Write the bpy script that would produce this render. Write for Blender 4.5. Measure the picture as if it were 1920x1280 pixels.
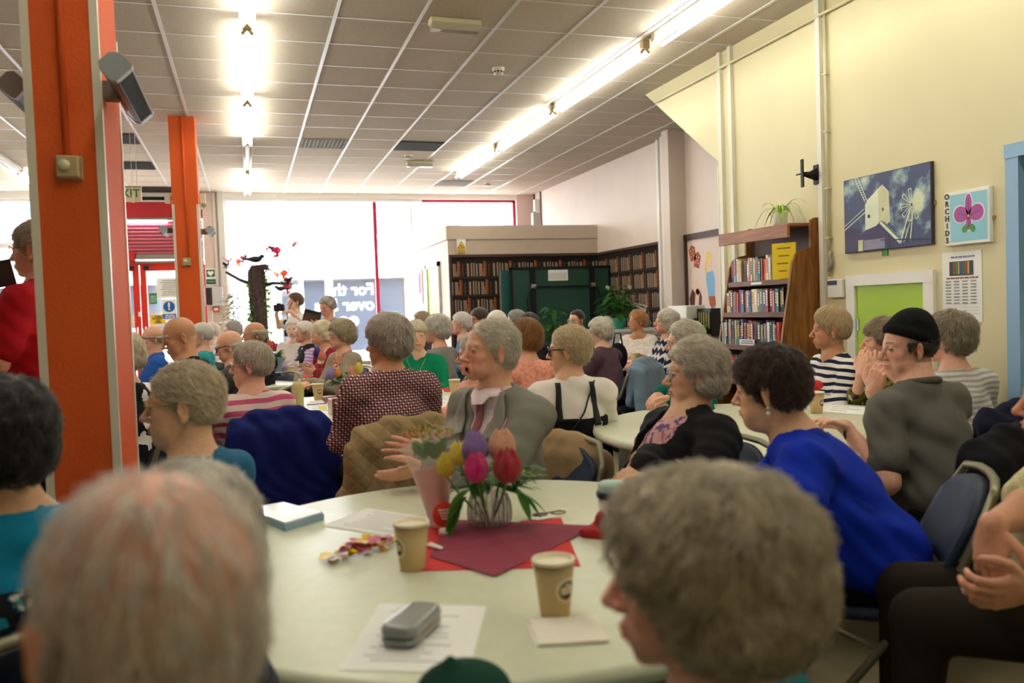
import bpy, bmesh, math, random
import numpy as np
from mathutils import Matrix, Vector
random.seed(7)
for o in list(bpy.data.objects): bpy.data.objects.remove(o)
S = bpy.context.scene
COL = S.collection
# ---------------- camera ----------------
HC = 1.33; CZ = 3.469
cam = bpy.data.cameras.new('camera'); camo = bpy.data.objects.new('camera', cam); COL.objects.link(camo)
S.camera = camo
YAW, PIT, ROL = .30517, -.03882, -.03513
_f = Vector((math.sin(YAW)*math.cos(PIT), math.cos(YAW)*math.cos(PIT), math.sin(PIT)))
_r = Vector((math.cos(YAW), -math.sin(YAW), 0)); _u = _r.cross(_f)
_r2 = _r*math.cos(ROL)+_u*math.sin(ROL); _u2 = _u*math.cos(ROL)-_r*math.sin(ROL)
camo.matrix_world = Matrix(((_r2.x,_u2.x,-_f.x,0),(_r2.y,_u2.y,-_f.y,0),(_r2.z,_u2.z,-_f.z,HC),(0,0,0,1)))
cam.sensor_width = 36; cam.lens = 36*1566.8/1920; cam.clip_start = .05; cam.clip_end = 200
cam.dof.use_dof = True; cam.dof.focus_distance = 5.2; cam.dof.aperture_fstop = 2.6
# ---------------- light ----------------
S.view_settings.view_transform = 'Standard'; S.view_settings.look = 'None'; S.view_settings.gamma = 1
S.view_settings.use_curve_mapping = False; S.view_settings.exposure = 1.2
W = bpy.data.worlds.new('sky'); S.world = W; W.use_nodes = True
bg = W.node_tree.nodes['Background']; bg.inputs[0].default_value = (.86,.93,1,1); bg.inputs[1].default_value = 9.0
sun = bpy.data.lights.new('sun','SUN'); sun.energy = 7; sun.angle = .01; sun.color = (1,.96,.9)
suno = bpy.data.objects.new('sun', sun); COL.objects.link(suno)
suno.rotation_euler = Vector((.35,.75,-.75)).to_track_quat('-Z','Y').to_euler()   # shines from behind the shop onto the street
for (x0,x1,z0,z1) in ((-.3,4.9,.45,3.36),(-2.3,-.65,.1,2.3),(-6,-2.4,.9,3.3)):
    l = bpy.data.lights.new('window_daylight','AREA'); l.shape='RECTANGLE'; l.size=x1-x0; l.size_y=z1-z0
    l.cycles.is_portal = True
    lo = bpy.data.objects.new('window_daylight', l); COL.objects.link(lo); lo.location=((x0+x1)/2,15.32,(z0+z1)/2)
    lo.rotation_euler=(math.radians(90),0,math.radians(180)) if False else Vector((0,-1,0)).to_track_quat('-Z','Y').to_euler()
TUBE_E = 11.5

# ---------------- materials ----------------
_M = {}
def srgb(c):
    if isinstance(c,str): c=[int(c[i:i+2],16)/255 for i in (0,2,4)]
    return tuple((v/12.92 if v<=.04045 else ((v+.055)/1.055)**2.4) for v in c)+(1,)
def mat(name, col='808080', rough=.6, metal=0, noise=0, nscale=20, bump=0, bscale=60, emit=0, trans=0, alpha=1, sheen=0, sub=0, attr=None, coat=0, spec=.5):
    if name in _M: return _M[name]
    m = bpy.data.materials.new(name); m.use_nodes=True; _M[name]=m
    nt=m.node_tree; N=nt.nodes; L=nt.links; b=N['Principled BSDF']
    b.inputs['Base Color'].default_value=srgb(col); b.inputs['Roughness'].default_value=rough; b.inputs['Metallic'].default_value=metal
    b.inputs['Specular IOR Level'].default_value=spec
    if trans: b.inputs['Transmission Weight'].default_value=trans
    if alpha<1: b.inputs['Alpha'].default_value=alpha
    if sheen: b.inputs['Sheen Weight'].default_value=sheen
    if coat: b.inputs['Coat Weight'].default_value=coat
    if sub: b.inputs['Subsurface Weight'].default_value=sub; b.inputs['Subsurface Radius'].default_value=(1,.3,.15); b.inputs['Subsurface Scale'].default_value=.012
    if emit:
        b.inputs['Emission Color'].default_value=srgb(col); b.inputs['Emission Strength'].default_value=emit
    tc=N.new('ShaderNodeTexCoord'); src=None
    if attr:
        a=N.new('ShaderNodeAttribute'); a.attribute_name=attr; src=a.outputs['Color']
    if noise:
        t=N.new('ShaderNodeTexNoise'); t.inputs['Scale'].default_value=nscale; t.inputs['Detail'].default_value=6; L.new(tc.outputs['Object'],t.inputs['Vector'])
        r=N.new('ShaderNodeMapRange'); r.inputs[1].default_value=.3; r.inputs[2].default_value=.7; r.inputs[3].default_value=1-noise; r.inputs[4].default_value=1+noise*.5; L.new(t.outputs[0],r.inputs[0])
        mx=N.new('ShaderNodeMix'); mx.data_type='RGBA'; mx.blend_type='MULTIPLY'; mx.inputs[0].default_value=1
        if src: L.new(src,mx.inputs[6])
        else: mx.inputs[6].default_value=srgb(col)
        L.new(r.outputs[0],mx.inputs[7]); src=mx.outputs[2]
    if src: L.new(src,b.inputs['Base Color'])
    if bump:
        t=N.new('ShaderNodeTexNoise'); t.inputs['Scale'].default_value=bscale; t.inputs['Detail'].default_value=4; L.new(tc.outputs['Object'],t.inputs['Vector'])
        bn=N.new('ShaderNodeBump'); bn.inputs['Strength'].default_value=bump; bn.inputs['Distance'].default_value=.01; L.new(t.outputs[0],bn.inputs['Height']); L.new(bn.outputs[0],b.inputs['Normal'])
    return m
def wood(name,c1,c2,scale=1,axis=2,rough=.5):
    if name in _M: return _M[name]
    m=mat(name,c1,rough); nt=m.node_tree; N=nt.nodes; L=nt.links; b=N['Principled BSDF']
    tc=N.new('ShaderNodeTexCoord'); mp=N.new('ShaderNodeMapping'); sc=[14*scale]*3; sc[axis]=1.2*scale; mp.inputs['Scale'].default_value=sc
    t=N.new('ShaderNodeTexNoise'); t.inputs['Scale'].default_value=3; t.inputs['Detail'].default_value=8; t.inputs['Distortion'].default_value=.8
    r=N.new('ShaderNodeValToRGB'); r.color_ramp.elements[0].position=.35; r.color_ramp.elements[1].position=.68
    r.color_ramp.elements[0].color=srgb(c1); r.color_ramp.elements[1].color=srgb(c2)
    L.new(tc.outputs['Object'],mp.inputs[0]); L.new(mp.outputs[0],t.inputs[0]); L.new(t.outputs[0],r.inputs[0]); L.new(r.outputs[0],b.inputs['Base Color'])
    return m
def cloth(name, kind='plain', c=('808080',), scale=1.0, rough=.85, axis=2, knit=.4):
    """fabric: plain, stripe, check, floral, speckle, quilt"""
    if name in _M: return _M[name]
    m=mat(name,c[0],rough,sheen=.0,spec=.2); nt=m.node_tree; N=nt.nodes; L=nt.links; b=N['Principled BSDF']
    tc=N.new('ShaderNodeTexCoord'); P=tc.outputs['Object']
    def math_(op,a,b_=None,c_=None):
        n=N.new('ShaderNodeMath'); n.operation=op
        for i,v in enumerate((a,b_,c_)):
            if v is None: continue
            if isinstance(v,(int,float)): n.inputs[i].default_value=v
            else: L.new(v,n.inputs[i])
        return n.outputs[0]
    def mixc(f,a,b_):
        n=N.new('ShaderNodeMix'); n.data_type='RGBA'; L.new(f,n.inputs[0])
        for i,v in ((6,a),(7,b_)):
            if isinstance(v,str): n.inputs[i].default_value=srgb(v)
            else: L.new(v,n.inputs[i])
        return n.outputs[2]
    def noise(s,d=3):
        t=N.new('ShaderNodeTexNoise'); t.inputs['Scale'].default_value=s; t.inputs['Detail'].default_value=d; L.new(P,t.inputs['Vector']); return t.outputs[0]
    sep=N.new('ShaderNodeSeparateXYZ'); L.new(P,sep.inputs[0])
    out=None; hgt=None
    if kind=='stripe':
        v=math_('ADD',sep.outputs[axis],math_('MULTIPLY',noise(5,1),.04))
        s=math_('SINE',math_('MULTIPLY',v,2*math.pi/(.035*scale)))
        out=mixc(math_('GREATER_THAN',s,.1),c[0],c[1])
        if len(c)>2:
            s2=math_('SINE',math_('MULTIPLY',v,2*math.pi/(.11*scale))); out=mixc(math_('GREATER_THAN',s2,.75),out,c[2])
    elif kind=='zigzag':
        x=math_('PINGPONG',math_('ADD',sep.outputs[0],5),.03*scale)
        v=math_('ADD',sep.outputs[2],x)
        s=math_('SINE',math_('MULTIPLY',v,2*math.pi/(.07*scale))); out=mixc(math_('GREATER_THAN',s,.15),c[0],c[1])
    elif kind=='check':
        s=2*math.pi/(.028*scale)
        a=math_('SINE',math_('MULTIPLY',math_('ADD',sep.outputs[0],sep.outputs[2]),s)); d=math_('SINE',math_('MULTIPLY',math_('SUBTRACT',sep.outputs[0],sep.outputs[2]),s))
        e=math_('MULTIPLY',a,d); out=mixc(math_('GREATER_THAN',e,.12),c[0],c[1])
        out=mixc(math_('GREATER_THAN',math_('MULTIPLY',a,-1),.8),out,c[2])
    elif kind=='floral':
        v=N.new('ShaderNodeTexVoronoi'); v.inputs['Scale'].default_value=14/scale; L.new(P,v.inputs['Vector'])
        f=math_('LESS_THAN',math_('ADD',v.outputs['Distance'],math_('MULTIPLY',noise(40/scale),.5)),.52)
        out=mixc(f,c[0],c[1])
        if len(c)>2:
            f=math_('GREATER_THAN',noise(28/scale,2),.58); out=mixc(f,out,c[2])
    elif kind=='speckle':
        f=math_('GREATER_THAN',noise(45/scale,5),.54); out=mixc(f,c[0],c[1])
        if len(c)>2: out=mixc(math_('GREATER_THAN',noise(30/scale,4),.6),out,c[2])
    elif kind=='quilt':
        s=math.pi/(.07*scale)
        a=math_('ABSOLUTE',math_('SINE',math_('MULTIPLY',math_('ADD',sep.outputs[0],sep.outputs[2]),s))); d=math_('ABSOLUTE',math_('SINE',math_('MULTIPLY',math_('SUBTRACT',sep.outputs[0],sep.outputs[2]),s)))
        hgt=math_('POWER',math_('MINIMUM',a,d),.4); out=None
    base=out
    # gentle weave variation
    nv=math_('ADD',math_('MULTIPLY',noise(9,3),.25),.87)
    n=N.new('ShaderNodeMix'); n.data_type='RGBA'; n.blend_type='MULTIPLY'; n.inputs[0].default_value=1
    if base is None: n.inputs[6].default_value=srgb(c[0])
    else: L.new(base,n.inputs[6])
    L.new(nv,n.inputs[7]); L.new(n.outputs[2],b.inputs['Base Color'])
    bn=N.new('ShaderNodeBump'); bn.inputs['Strength'].default_value=knit; bn.inputs['Distance'].default_value=.012
    if hgt is None:
        w=math_('ADD',math_('MULTIPLY',noise(10,2),1.0),math_('MULTIPLY',noise(160,2),.12)); L.new(w,bn.inputs['Height'])
    else: L.new(hgt,bn.inputs['Height'])
    L.new(bn.outputs[0],b.inputs['Normal'])
    return m
WHITE=lambda: mat('white_plastic','e8e6e0',.4)
# ---------------- mesh builder ----------------
class MB:
    def __init__(s): s.v=[];s.f=[];s.m=[];s.sm=[]
    def raw(s,vs,fs,mi=0,smooth=False):
        o=len(s.v); s.v+= [tuple(v) for v in vs]
        for f in fs: s.f.append(tuple(i+o for i in f)); s.m.append(mi); s.sm.append(smooth)
        return s
    def box(s,x0,x1,y0,y1,z0,z1,mi=0,M=None,bev=0):
        if bev:
            b=bev; vs=[];
            # chamfered box: 24 verts
            X=(x0,x1);Y=(y0,y1);Z=(z0,z1); idx={}
            for i in (0,1):
                for j in (0,1):
                    for k in (0,1):
                        sx=b if i==0 else -b; sy=b if j==0 else -b; sz=b if k==0 else -b
                        idx[i,j,k,0]=len(vs); vs.append((X[i],Y[j]+sy,Z[k]+sz))
                        idx[i,j,k,1]=len(vs); vs.append((X[i]+sx,Y[j],Z[k]+sz))
                        idx[i,j,k,2]=len(vs); vs.append((X[i]+sx,Y[j]+sy,Z[k]))
            fs=[]
            def q(*a): fs.append(tuple(idx[t] for t in a))
            for i in (0,1):
                q(*(((i,0,0,0),(i,0,1,0),(i,1,1,0),(i,1,0,0)) if i==0 else ((i,0,0,0),(i,1,0,0),(i,1,1,0),(i,0,1,0))))
                q(*(((0,i,0,1),(1,i,0,1),(1,i,1,1),(0,i,1,1)) if i==0 else ((0,i,0,1),(0,i,1,1),(1,i,1,1),(1,i,0,1))))
                q(*(((0,0,i,2),(0,1,i,2),(1,1,i,2),(1,0,i,2)) if i==0 else ((0,0,i,2),(1,0,i,2),(1,1,i,2),(0,1,i,2))))
            for i in (0,1):
                for j in (0,1):
                    q((i,j,0,0),(i,j,1,0),(i,j,1,1),(i,j,0,1)); q((i,0,j,0),(i,1,j,0),(i,1,j,2),(i,0,j,2)); q((0,i,j,1),(1,i,j,1),(1,i,j,2),(0,i,j,2))
                    for k in (0,1): q((i,j,k,0),(i,j,k,1),(i,j,k,2))
        else:
            vs=[(x,y,z) for x in (x0,x1) for y in (y0,y1) for z in (z0,z1)]
            fs=[(0,1,3,2),(4,6,7,5),(0,4,5,1),(2,3,7,6),(0,2,6,4),(1,5,7,3)]
        if M is not None: vs=[M@Vector(v) for v in vs]
        return s.raw(vs,fs,mi)
    def tube(s,pts,r,n=8,mi=0,closed=False,cap=True):
        P=[Vector(p) for p in pts]; m=len(P)
        rr=[r]*m if isinstance(r,(int,float)) else list(r)
        vs=[];pu=None
        for i,p in enumerate(P):
            a=P[(i-1)%m] if (i>0 or closed) else p; b=P[(i+1)%m] if (i<m-1 or closed) else p
            t=(b-a).normalized() if (b-a).length>1e-9 else Vector((0,0,1))
            if pu is None: u=t.cross(Vector((0,0,1)) if abs(t.z)<.9 else Vector((1,0,0))).normalized()
            else: u=(pu-t*pu.dot(t)).normalized()
            pu=u; w=t.cross(u)
            for k in range(n):
                an=2*math.pi*k/n; vs.append(p+u*math.cos(an)*rr[i]+w*math.sin(an)*rr[i])
        fs=[]
        for i in range(m if closed else m-1):
            j=(i+1)%m
            for k in range(n): fs.append((i*n+k,i*n+(k+1)%n,j*n+(k+1)%n,j*n+k))
        if cap and not closed: fs+= [tuple(range(n))[::-1],tuple((m-1)*n+k for k in range(n))]
        return s.raw(vs,fs,mi,True)
    def lathe(s,prof,n=24,mi=0,c=(0,0,0),M=None,smooth=True):
        vs=[];fs=[];m=len(prof)
        for (r,z) in prof:
            for k in range(n):
                a=2*math.pi*k/n; v=Vector((c[0]+r*math.cos(a),c[1]+r*math.sin(a),c[2]+z)); vs.append(M@v if M is not None else v)
        for i in range(m-1):
            for k in range(n): fs.append((i*n+k,i*n+(k+1)%n,(i+1)*n+(k+1)%n,(i+1)*n+k))
        s.raw(vs,fs,mi,smooth)
        if prof[0][0]>1e-6: s.raw(vs[:n],[tuple(range(n))[::-1]],mi)
        if prof[-1][0]>1e-6: s.raw(vs[-n:],[tuple(range(n))],mi)
        return s
    def poly(s,pts,h,mi=0,M=None):
        """closed outline (xy list) extruded 0..h along z"""
        n=len(pts); vs=[Vector((p[0],p[1],0)) for p in pts]+[Vector((p[0],p[1],h)) for p in pts]
        fs=[tuple(range(n))[::-1],tuple(range(n,2*n))]+[(i,(i+1)%n,n+(i+1)%n,n+i) for i in range(n)]
        if M is not None: vs=[M@v for v in vs]
        return s.raw(vs,fs,mi)
    def leaf(s,p,d,w,l,droop=.3,mi=0,n=5,fold=.15):
        p=Vector(p); d=Vector(d).normalized(); side=d.cross(Vector((0,0,1)))
        side=side.normalized() if side.length>.05 else Vector((1,0,0)); up=side.cross(d)
        vs=[];fs=[]
        for i in range(n+1):
            t=i/n; c=p+d*l*t-Vector((0,0,1))*droop*l*t*t; ww=w*math.sin(math.pi*min(1,t*.92+.06))**.8
            vs+= [c-side*ww+up*fold*ww,c,c+side*ww+up*fold*ww]
        for i in range(n):
            a=i*3; fs+= [(a,a+1,a+4,a+3),(a+1,a+2,a+5,a+4)]
        return s.raw(vs,fs,mi,True)
    def ball(s,c,r,n=12,mi=0,M=None):
        r=(r,r,r) if isinstance(r,(int,float)) else r
        vs=[];fs=[];h=n//2
        for i in range(h+1):
            th=math.pi*i/h
            for k in range(n):
                a=2*math.pi*k/n; v=Vector((c[0]+r[0]*math.sin(th)*math.cos(a),c[1]+r[1]*math.sin(th)*math.sin(a),c[2]-r[2]*math.cos(th))); vs.append(M@v if M is not None else v)
        for i in range(h):
            for k in range(n): fs.append((i*n+k,i*n+(k+1)%n,(i+1)*n+(k+1)%n,(i+1)*n+k))
        return s.raw(vs,fs,mi,True)
    def build(s,name,mats,parent=None,loc=(0,0,0),rot=(0,0,0)):
        me=bpy.data.meshes.new(name); me.from_pydata(s.v,[],s.f)
        if not isinstance(mats,(list,tuple)): mats=[mats]
        for m in mats: me.materials.append(m)
        bm_=bmesh.new(); bm_.from_mesh(me)
        if s.f and len(s.f)<20000: bmesh.ops.recalc_face_normals(bm_,faces=bm_.faces)
        bm_.to_mesh(me); bm_.free()
        me.polygons.foreach_set('material_index',s.m); me.polygons.foreach_set('use_smooth',s.sm); me.update()
        o=bpy.data.objects.new(name,me); COL.objects.link(o); o.location=loc; o.rotation_euler=rot
        if parent is not None: o.parent=parent
        return o
def vinyl(m):
    nt=m.node_tree; tr=nt.nodes.new('ShaderNodeBsdfTranslucent'); ad=nt.nodes.new('ShaderNodeMixShader'); ad.inputs[0].default_value=.75
    nt.links.new(nt.nodes['Principled BSDF'].outputs[0],ad.inputs[1]); nt.links.new(tr.outputs[0],ad.inputs[2]); nt.links.new(ad.outputs[0],nt.nodes['Material Output'].inputs[0]); return m
def leafy(m,w=.4):
    if m.get('leafy'): return m
    m['leafy']=1; nt=m.node_tree; b=nt.nodes['Principled BSDF']; tr=nt.nodes.new('ShaderNodeBsdfTranslucent'); ad=nt.nodes.new('ShaderNodeMixShader'); ad.inputs[0].default_value=w
    if b.inputs['Base Color'].links: nt.links.new(b.inputs['Base Color'].links[0].from_socket,tr.inputs[0])
    else: tr.inputs[0].default_value=b.inputs['Base Color'].default_value
    nt.links.new(b.outputs[0],ad.inputs[1]); nt.links.new(tr.outputs[0],ad.inputs[2]); nt.links.new(ad.outputs[0],nt.nodes['Material Output'].inputs[0]); return m
def thing(name,label,cat,loc=(0,0,0),rz=0,group=None):
    o=bpy.data.objects.new(name,None); COL.objects.link(o); o.location=loc; o.rotation_euler=(0,0,rz); o.empty_display_size=.1
    return tag(o,label,cat,group)
def tag(o,label,cat,group=None):
    o['label']=label; o['category']=cat
    if group: o['group']=group
    return o
def struct(o): o['kind']='structure'; return o
def copytree(o,parent=None):
    c=o.copy(); COL.objects.link(c)
    if parent is not None: c.parent=parent
    for ch in [x for x in o.children]: copytree(ch,c)
    return c
def text(s,size,m,name='lettering',parent=None,loc=(0,0,0),rot=(0,0,0),ext=.001,bold=0,align='CENTER',scale=(1,1,1),sp=1):
    cu=bpy.data.curves.new('t','FONT'); cu.body=s; cu.size=size; cu.extrude=ext; cu.offset=bold; cu.align_x=align; cu.align_y='CENTER'; cu.space_line=sp; cu.resolution_u=3
    t=bpy.data.objects.new('t',cu); COL.objects.link(t)
    dg=bpy.context.evaluated_depsgraph_get(); me=bpy.data.meshes.new_from_object(t.evaluated_get(dg)); bpy.data.objects.remove(t)
    me.materials.clear(); me.materials.append(m)
    o=bpy.data.objects.new(name,me); COL.objects.link(o); o.location=loc; o.rotation_euler=rot; o.scale=scale
    if parent is not None: o.parent=parent
    return o
PI=math.pi
def scribble(parent,w,lines,pitch,h,m,y=-.002,z=0.,x=0.,seed=1,name='printed_lines'):
    """rows of word-sized printed marks, for print too small to read"""
    rr=random.Random(seed); mb=MB()
    for k in range(lines):
        u=-w/2*rr.uniform(.7,1)
        while u<w/2*.9:
            l=min(rr.uniform(1.2,4)*h,w/2-u); mb.box(x+u,x+u+l,y-.0006,y,z-k*pitch-h/2,z-k*pitch+h/2); u+=l+h*.6
    return mb.build(name,m,parent)
def TP(x,y,z=.73):
    a=Vector(WPX(x,y,1)); a.z-=HC; k=(z-HC)/a.z; return (a.x*k,a.y*k)
def WPX(x,y,D):
    """point at depth D along the view axis, for a position read off the photograph"""
    k=1566.8; v=_f+_r2*((x-960)/k)+_u2*((640-y)/k); return (v.x*D,v.y*D,v.z*D+HC)
FACE_CAM=(PI/2,0,0)          # text that reads from -Y
FACE_LEFT=(PI/2,0,-PI/2)     # text on a wall facing -X

# ================= setting =================
WCREAM=lambda: mat('cream_wall','dbd1a9',.55,noise=.06,nscale=1.2,bump=.06,bscale=25)
WPINK=lambda: mat('pink_wall','e6d6cc',.6,noise=.05,nscale=1.3,bump=.05,bscale=30)
WHT=lambda: mat('white_paint','eceae4',.45)
BROWNF=lambda: mat('dark_brown_frame','4a2e2a',.5)
def sbox(name,x0,x1,y0,y1,z0,z1,m,bev=0): return struct(MB().box(x0,x1,y0,y1,z0,z1,bev=bev).build(name,m))
# floor
fl=mat('vinyl_floor','94886c',.5,noise=.15,nscale=4); sbox('floor',-6.2,5.4,-2.4,15.3,-.1,0,fl)
# ceiling slab and suspended grid
ct=mat('ceiling_tile','c6b9aa',.9,noise=.12,nscale=70,bump=.5,bscale=180,spec=.1)
sbox('ceiling',-6.2,5.4,-2.4,15.3,CZ,CZ+.1,ct)
g=MB(); X0=.6956; Y0=6.1685
for i in range(-11,8):
    x=X0+i*.6
    if -6.1<x<5.3: g.box(x-.013,x+.013,-2.3,15.1,CZ-.006,CZ+.002)
for j in range(-14,15):
    y=Y0+j*.6
    if -2.3<y<15.1: g.box(-6.1,5.3,y-.007,y+.007,CZ-.003,CZ+.002)
struct(g.build('trim_1',mat('grid_bar','d8d4d2',.35)))
# yellow wall with slanted end, doorway cut-outs
wl=MB(); ring=[(-2.3,0),(3.53-.0,0)]
def yz(pts,x0,x1,mb):
    n=len(pts); vs=[(x0,y,z) for y,z in pts]+[(x1,y,z) for y,z in pts]
    mb.raw(vs,[tuple(range(n)),tuple(range(n,2*n))[::-1]]+[(i,n+i,n+(i+1)%n,(i+1)%n) for i in range(n)])
yz([(6.455,0),(6.455,2.551),(7.803,CZ),(3.52,CZ),(3.52,0)],3.98,4.12,wl)
yz([(3.52,2.11),(3.52,CZ),(2.45,CZ),(2.45,2.11)],3.98,4.12,wl)
yz([(2.45,0),(2.45,CZ),(-2.3,CZ),(-2.3,0)],3.98,4.12,wl)
struct(wl.build('wall_right',WCREAM()))
sbox('wall_alcove',5.25,5.4,-2.3,15.3,0,CZ,WPINK())
cv=MB(); cv.tube([(3.955,-2.2,3.33),(3.955,7.55,3.33)],.012,6); 
struct(cv.build('trim_2',WCREAM()))
# back wall
PK=mat('pink_back_wall','dcc3bb',.6,noise=.04,nscale=2)
b=MB(); b.box(-.645,-.3,15.0,15.3,0,CZ); b.box(4.91,5.25,15.0,15.3,0,CZ); b.box(-.3,4.91,15.06,15.3,0,.45); b.box(-6,-2.32,15.1,15.3,0,.9); b.box(-2.45,-2.32,15.06,15.3,0,CZ)
struct(b.build('wall_back',PK))
b=MB(); b.box(-.3,4.91,15.02,15.3,3.38,CZ); b.box(-6,-2.45,15.08,15.3,3.36,CZ); b.box(-2.32,-.645,15.1,15.3,3.42,CZ)
struct(b.build('trim_3',WHT()))
sbox('wall_left',-6.2,-6.0,-2.4,15.3,0,CZ,WPINK()); sbox('wall_front',-6.2,5.4,-2.4,-2.3,0,CZ,WCREAM())
# main shop window
FR=mat('red_frame','b3123c',.4); FW=mat('white_frame','e9e9ea',.4)
GL=mat('window_glass','ffffff',.0,alpha=.08)
w=MB(); w.box(-.3,4.91,15.12,15.13,.5,3.36)
win=struct(w.build('window_1',GL))
w=MB(); w.box(3.12,4.9,15.08,15.16,3.33,3.375); w.box(4.86,4.91,15.08,15.16,.5,3.36); w.box(2.225,2.285,15.08,15.16,.5,3.34); w.build('window_frame',FR,win)
w=MB(); w.box(-.3,3.12,15.06,15.18,3.33,3.385); w.box(-.3,1.1,15.05,15.06,3.345,3.37); w.box(1.12,3.1,15.05,15.06,3.345,3.37); w.box(-.3,-.255,15.08,15.16,.5,3.33); w.box(2.9,2.94,15.1,15.15,.5,3.33); w.box(-.3,4.9,15.0,15.2,.45,.5); w.build('window_frame',FW,win)
vin=vinyl(mat('white_vinyl','f8f8f8',.5))
def wtext(s,size,x,z,bold=.008): return text(s,size,vin,'lettering',win,(x,15.118,z),(PI/2,0,PI),bold=bold)
wtext('For the',.29,1.76,1.77,.009); wtext('over 50s',.30,1.66,1.50,.009)
hp=[(.02*t,0) for t in ()]
h=[]; 
for k in range(28):
    a=2*PI*k/28; h.append((.0115*16*math.sin(a)**3,.0115*(13*math.cos(a)-5*math.cos(2*a)-2*math.cos(3*a)-math.cos(4*a))))
MB().poly(h,.002,M=Matrix.Translation((1.72,15.12,1.17))@Matrix.Rotation(PI/2,4,'X')).build('window_decal',vin,win)
# window far left with transom
w=MB(); w.box(-6,-2.45,15.16,15.17,.9,3.34); win2=struct(w.build('window_2',GL))
w=MB()
for x in (-6,-4.6,-3.08,-2.5): w.box(x,x+.05,15.12,15.2,.9,3.36)
w.box(-6,-2.45,15.12,15.2,3.31,3.36); w.box(-6,-2.45,15.1,15.22,2.58,2.66); w.box(-6,-2.45,15.1,15.22,.88,.93); w.build('window_frame',FW,win2)
# red fascia, roller shutter and entrance doors
RD=mat('red_fascia','c5232d',.35); RDD=mat('red_door','d8321c',.35); DK=mat('dark_gap','1c1416',.7)
b=MB(); b.box(-2.32,-.645,15.06,15.12,3.045,3.31); b.box(-2.32,-.645,15.0,15.07,3.03,3.06); struct(b.build('trim_4',RD))
b=MB(); b.box(-2.32,-.645,15.03,15.1,3.31,3.335); b.box(-2.32,-.645,15.08,15.12,3.4,3.425); struct(b.build('trim_5',WHT()))
b=MB(); b.box(-2.32,-.645,15.08,15.12,3.335,3.40); struct(b.build('trim_6',DK))
sh=MB(); N=11; z0=2.36; 
pts=[]
for i in range(N*6+1):
    t=i/(N*6); pts.append((15.06+.028*math.sin(t*N*2*PI),z0+t*(3.0-z0)))
vs=[(x,y,z) for (y,z) in pts for x in (-2.32,-.66)]
sh.raw(vs,[(2*i,2*i+1,2*i+3,2*i+2) for i in range(len(pts)-1)],0,True)
t=thing('roller_shutter','ribbed pink and red roller shutter panel above the entrance doors','shutter',(0,0,0))
sh.build('slat_panel',mat('shutter_slats','c86a7c',.25,metal=.0),t); MB().box(-2.3,-1.72,15.0,15.1,2.34,2.5).build('cover_plate',RD,t)
b=MB(); b.box(-1.7,-.66,14.98,15.1,2.36,2.44); b.box(-1.72,-.66,14.99,15.1,2.30,2.33); b.build('guide_rail',mat('galvanised','9a958c',.4,metal=.6),t)
t=thing('strip_light','short lit strip light under the red fascia board','light',(-1.5,15.0,3.0))
MB().box(-.75,.75,-.03,.03,.0,.04).build('housing',mat('grey_metal','77706e',.5),t); MB().box(-.32,.3,-.035,.035,-.04,.0).build('diffuser',mat('strip_glow','ffffff',.5,emit=5),t)
# doors
d=struct(MB().box(-1.78,-1.68,15.06,15.14,0,2.27).box(-1.665,-1.57,15.06,15.14,0,2.27).box(-2.32,-.66,15.05,15.15,2.27,2.34).box(-1.68,-.7,15.06,15.14,0,.35).box(-2.32,-1.78,15.06,15.14,0,.35).box(-.72,-.65,15.06,15.14,0,2.27).box(-2.32,-2.28,15.06,15.14,0,2.27).box(-1.57,-.7,15.06,15.14,2.17,2.27).box(-2.3,-1.78,15.06,15.14,2.17,2.27).build('door_1',RDD))
MB().box(-2.28,-1.78,15.1,15.105,.35,2.17).box(-1.57,-.72,15.1,15.105,.35,2.17).build('door_glass',GL,d)
for x in (-1.73,-1.615):
    MB().tube([(x,15.05,1.25),(x,14.99,1.22),(x,14.99,.82),(x,15.05,.79)],.014,8).build('door_handle',mat('steel','b9b9bb',.3,metal=.9),d)
MB().box(-1.72,-1.7+.02,15.05,15.06,1.42,1.5).build('lock_plate',WHT(),d)
for x in (-1.79,-1.56): MB().box(x-.04,x+.04,15.0,15.06,2.19,2.25).build('closer',DK,d)
YEL=mat('sign_yellow','f5c518',.5); BLU=mat('sign_blue','1d5fb4',.5); PAP=mat('white_paper','f1f1ee',.8); GRN=mat('sign_green','2f8a4a',.5); INK=mat('ink','30343a',.8)
def sign(name,label,cat,x0,x1,z0,z1,y,m,lines=(),ts=.04,tm=None,th=.006):
    o=thing(name,label,cat,((x0+x1)/2,y,(z0+z1)/2)); w=(x1-x0)/2;h=(z1-z0)/2
    MB().box(-w,w,0,th,-h,h).build('panel',m,o)
    n=len(lines)
    for i,s in enumerate(lines):
        if s: text(s,ts,tm or INK,'lettering',o,(0,-.002,h*.8-(i+.5)*(2*h*.8/n) if n>1 else 0),FACE_CAM,bold=.001)
    return o
sign('button_notice','yellow push button to open notice on the right red door','sign',-1.54,-1.30,1.28,1.44,15.04,YEL,('PUSH','BUTTON','TO','OPEN'),.042)
sign('door_notice','small yellow notice on the left red door glass by the column','sign',-1.93,-1.80,1.26,1.42,15.04,YEL,('PUSH',),.03)
t=thing('fire_door_sign','blue and white circular exclamation sign stuck on the entrance door glass','sign',(-1.24,15.03,1.52))
MB().box(-.11,.11,0,.006,-.17,.17).build('panel',PAP,t)
M=Matrix.Translation((0,-.003,.05))@Matrix.Rotation(PI/2,4,'X'); MB().lathe([(.09,0),(.09,.004)],28,M=M).build('disc',BLU,t); MB().box(-.105,.105,-.004,0,-.15,-.07).build('caption_bar',BLU,t)
text('!',.17,PAP,'exclamation_mark',t,(0,-.01,.05),FACE_CAM,bold=.006); scribble(t,.17,2,.03,.016,PAP,-.005,-.095)
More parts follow.
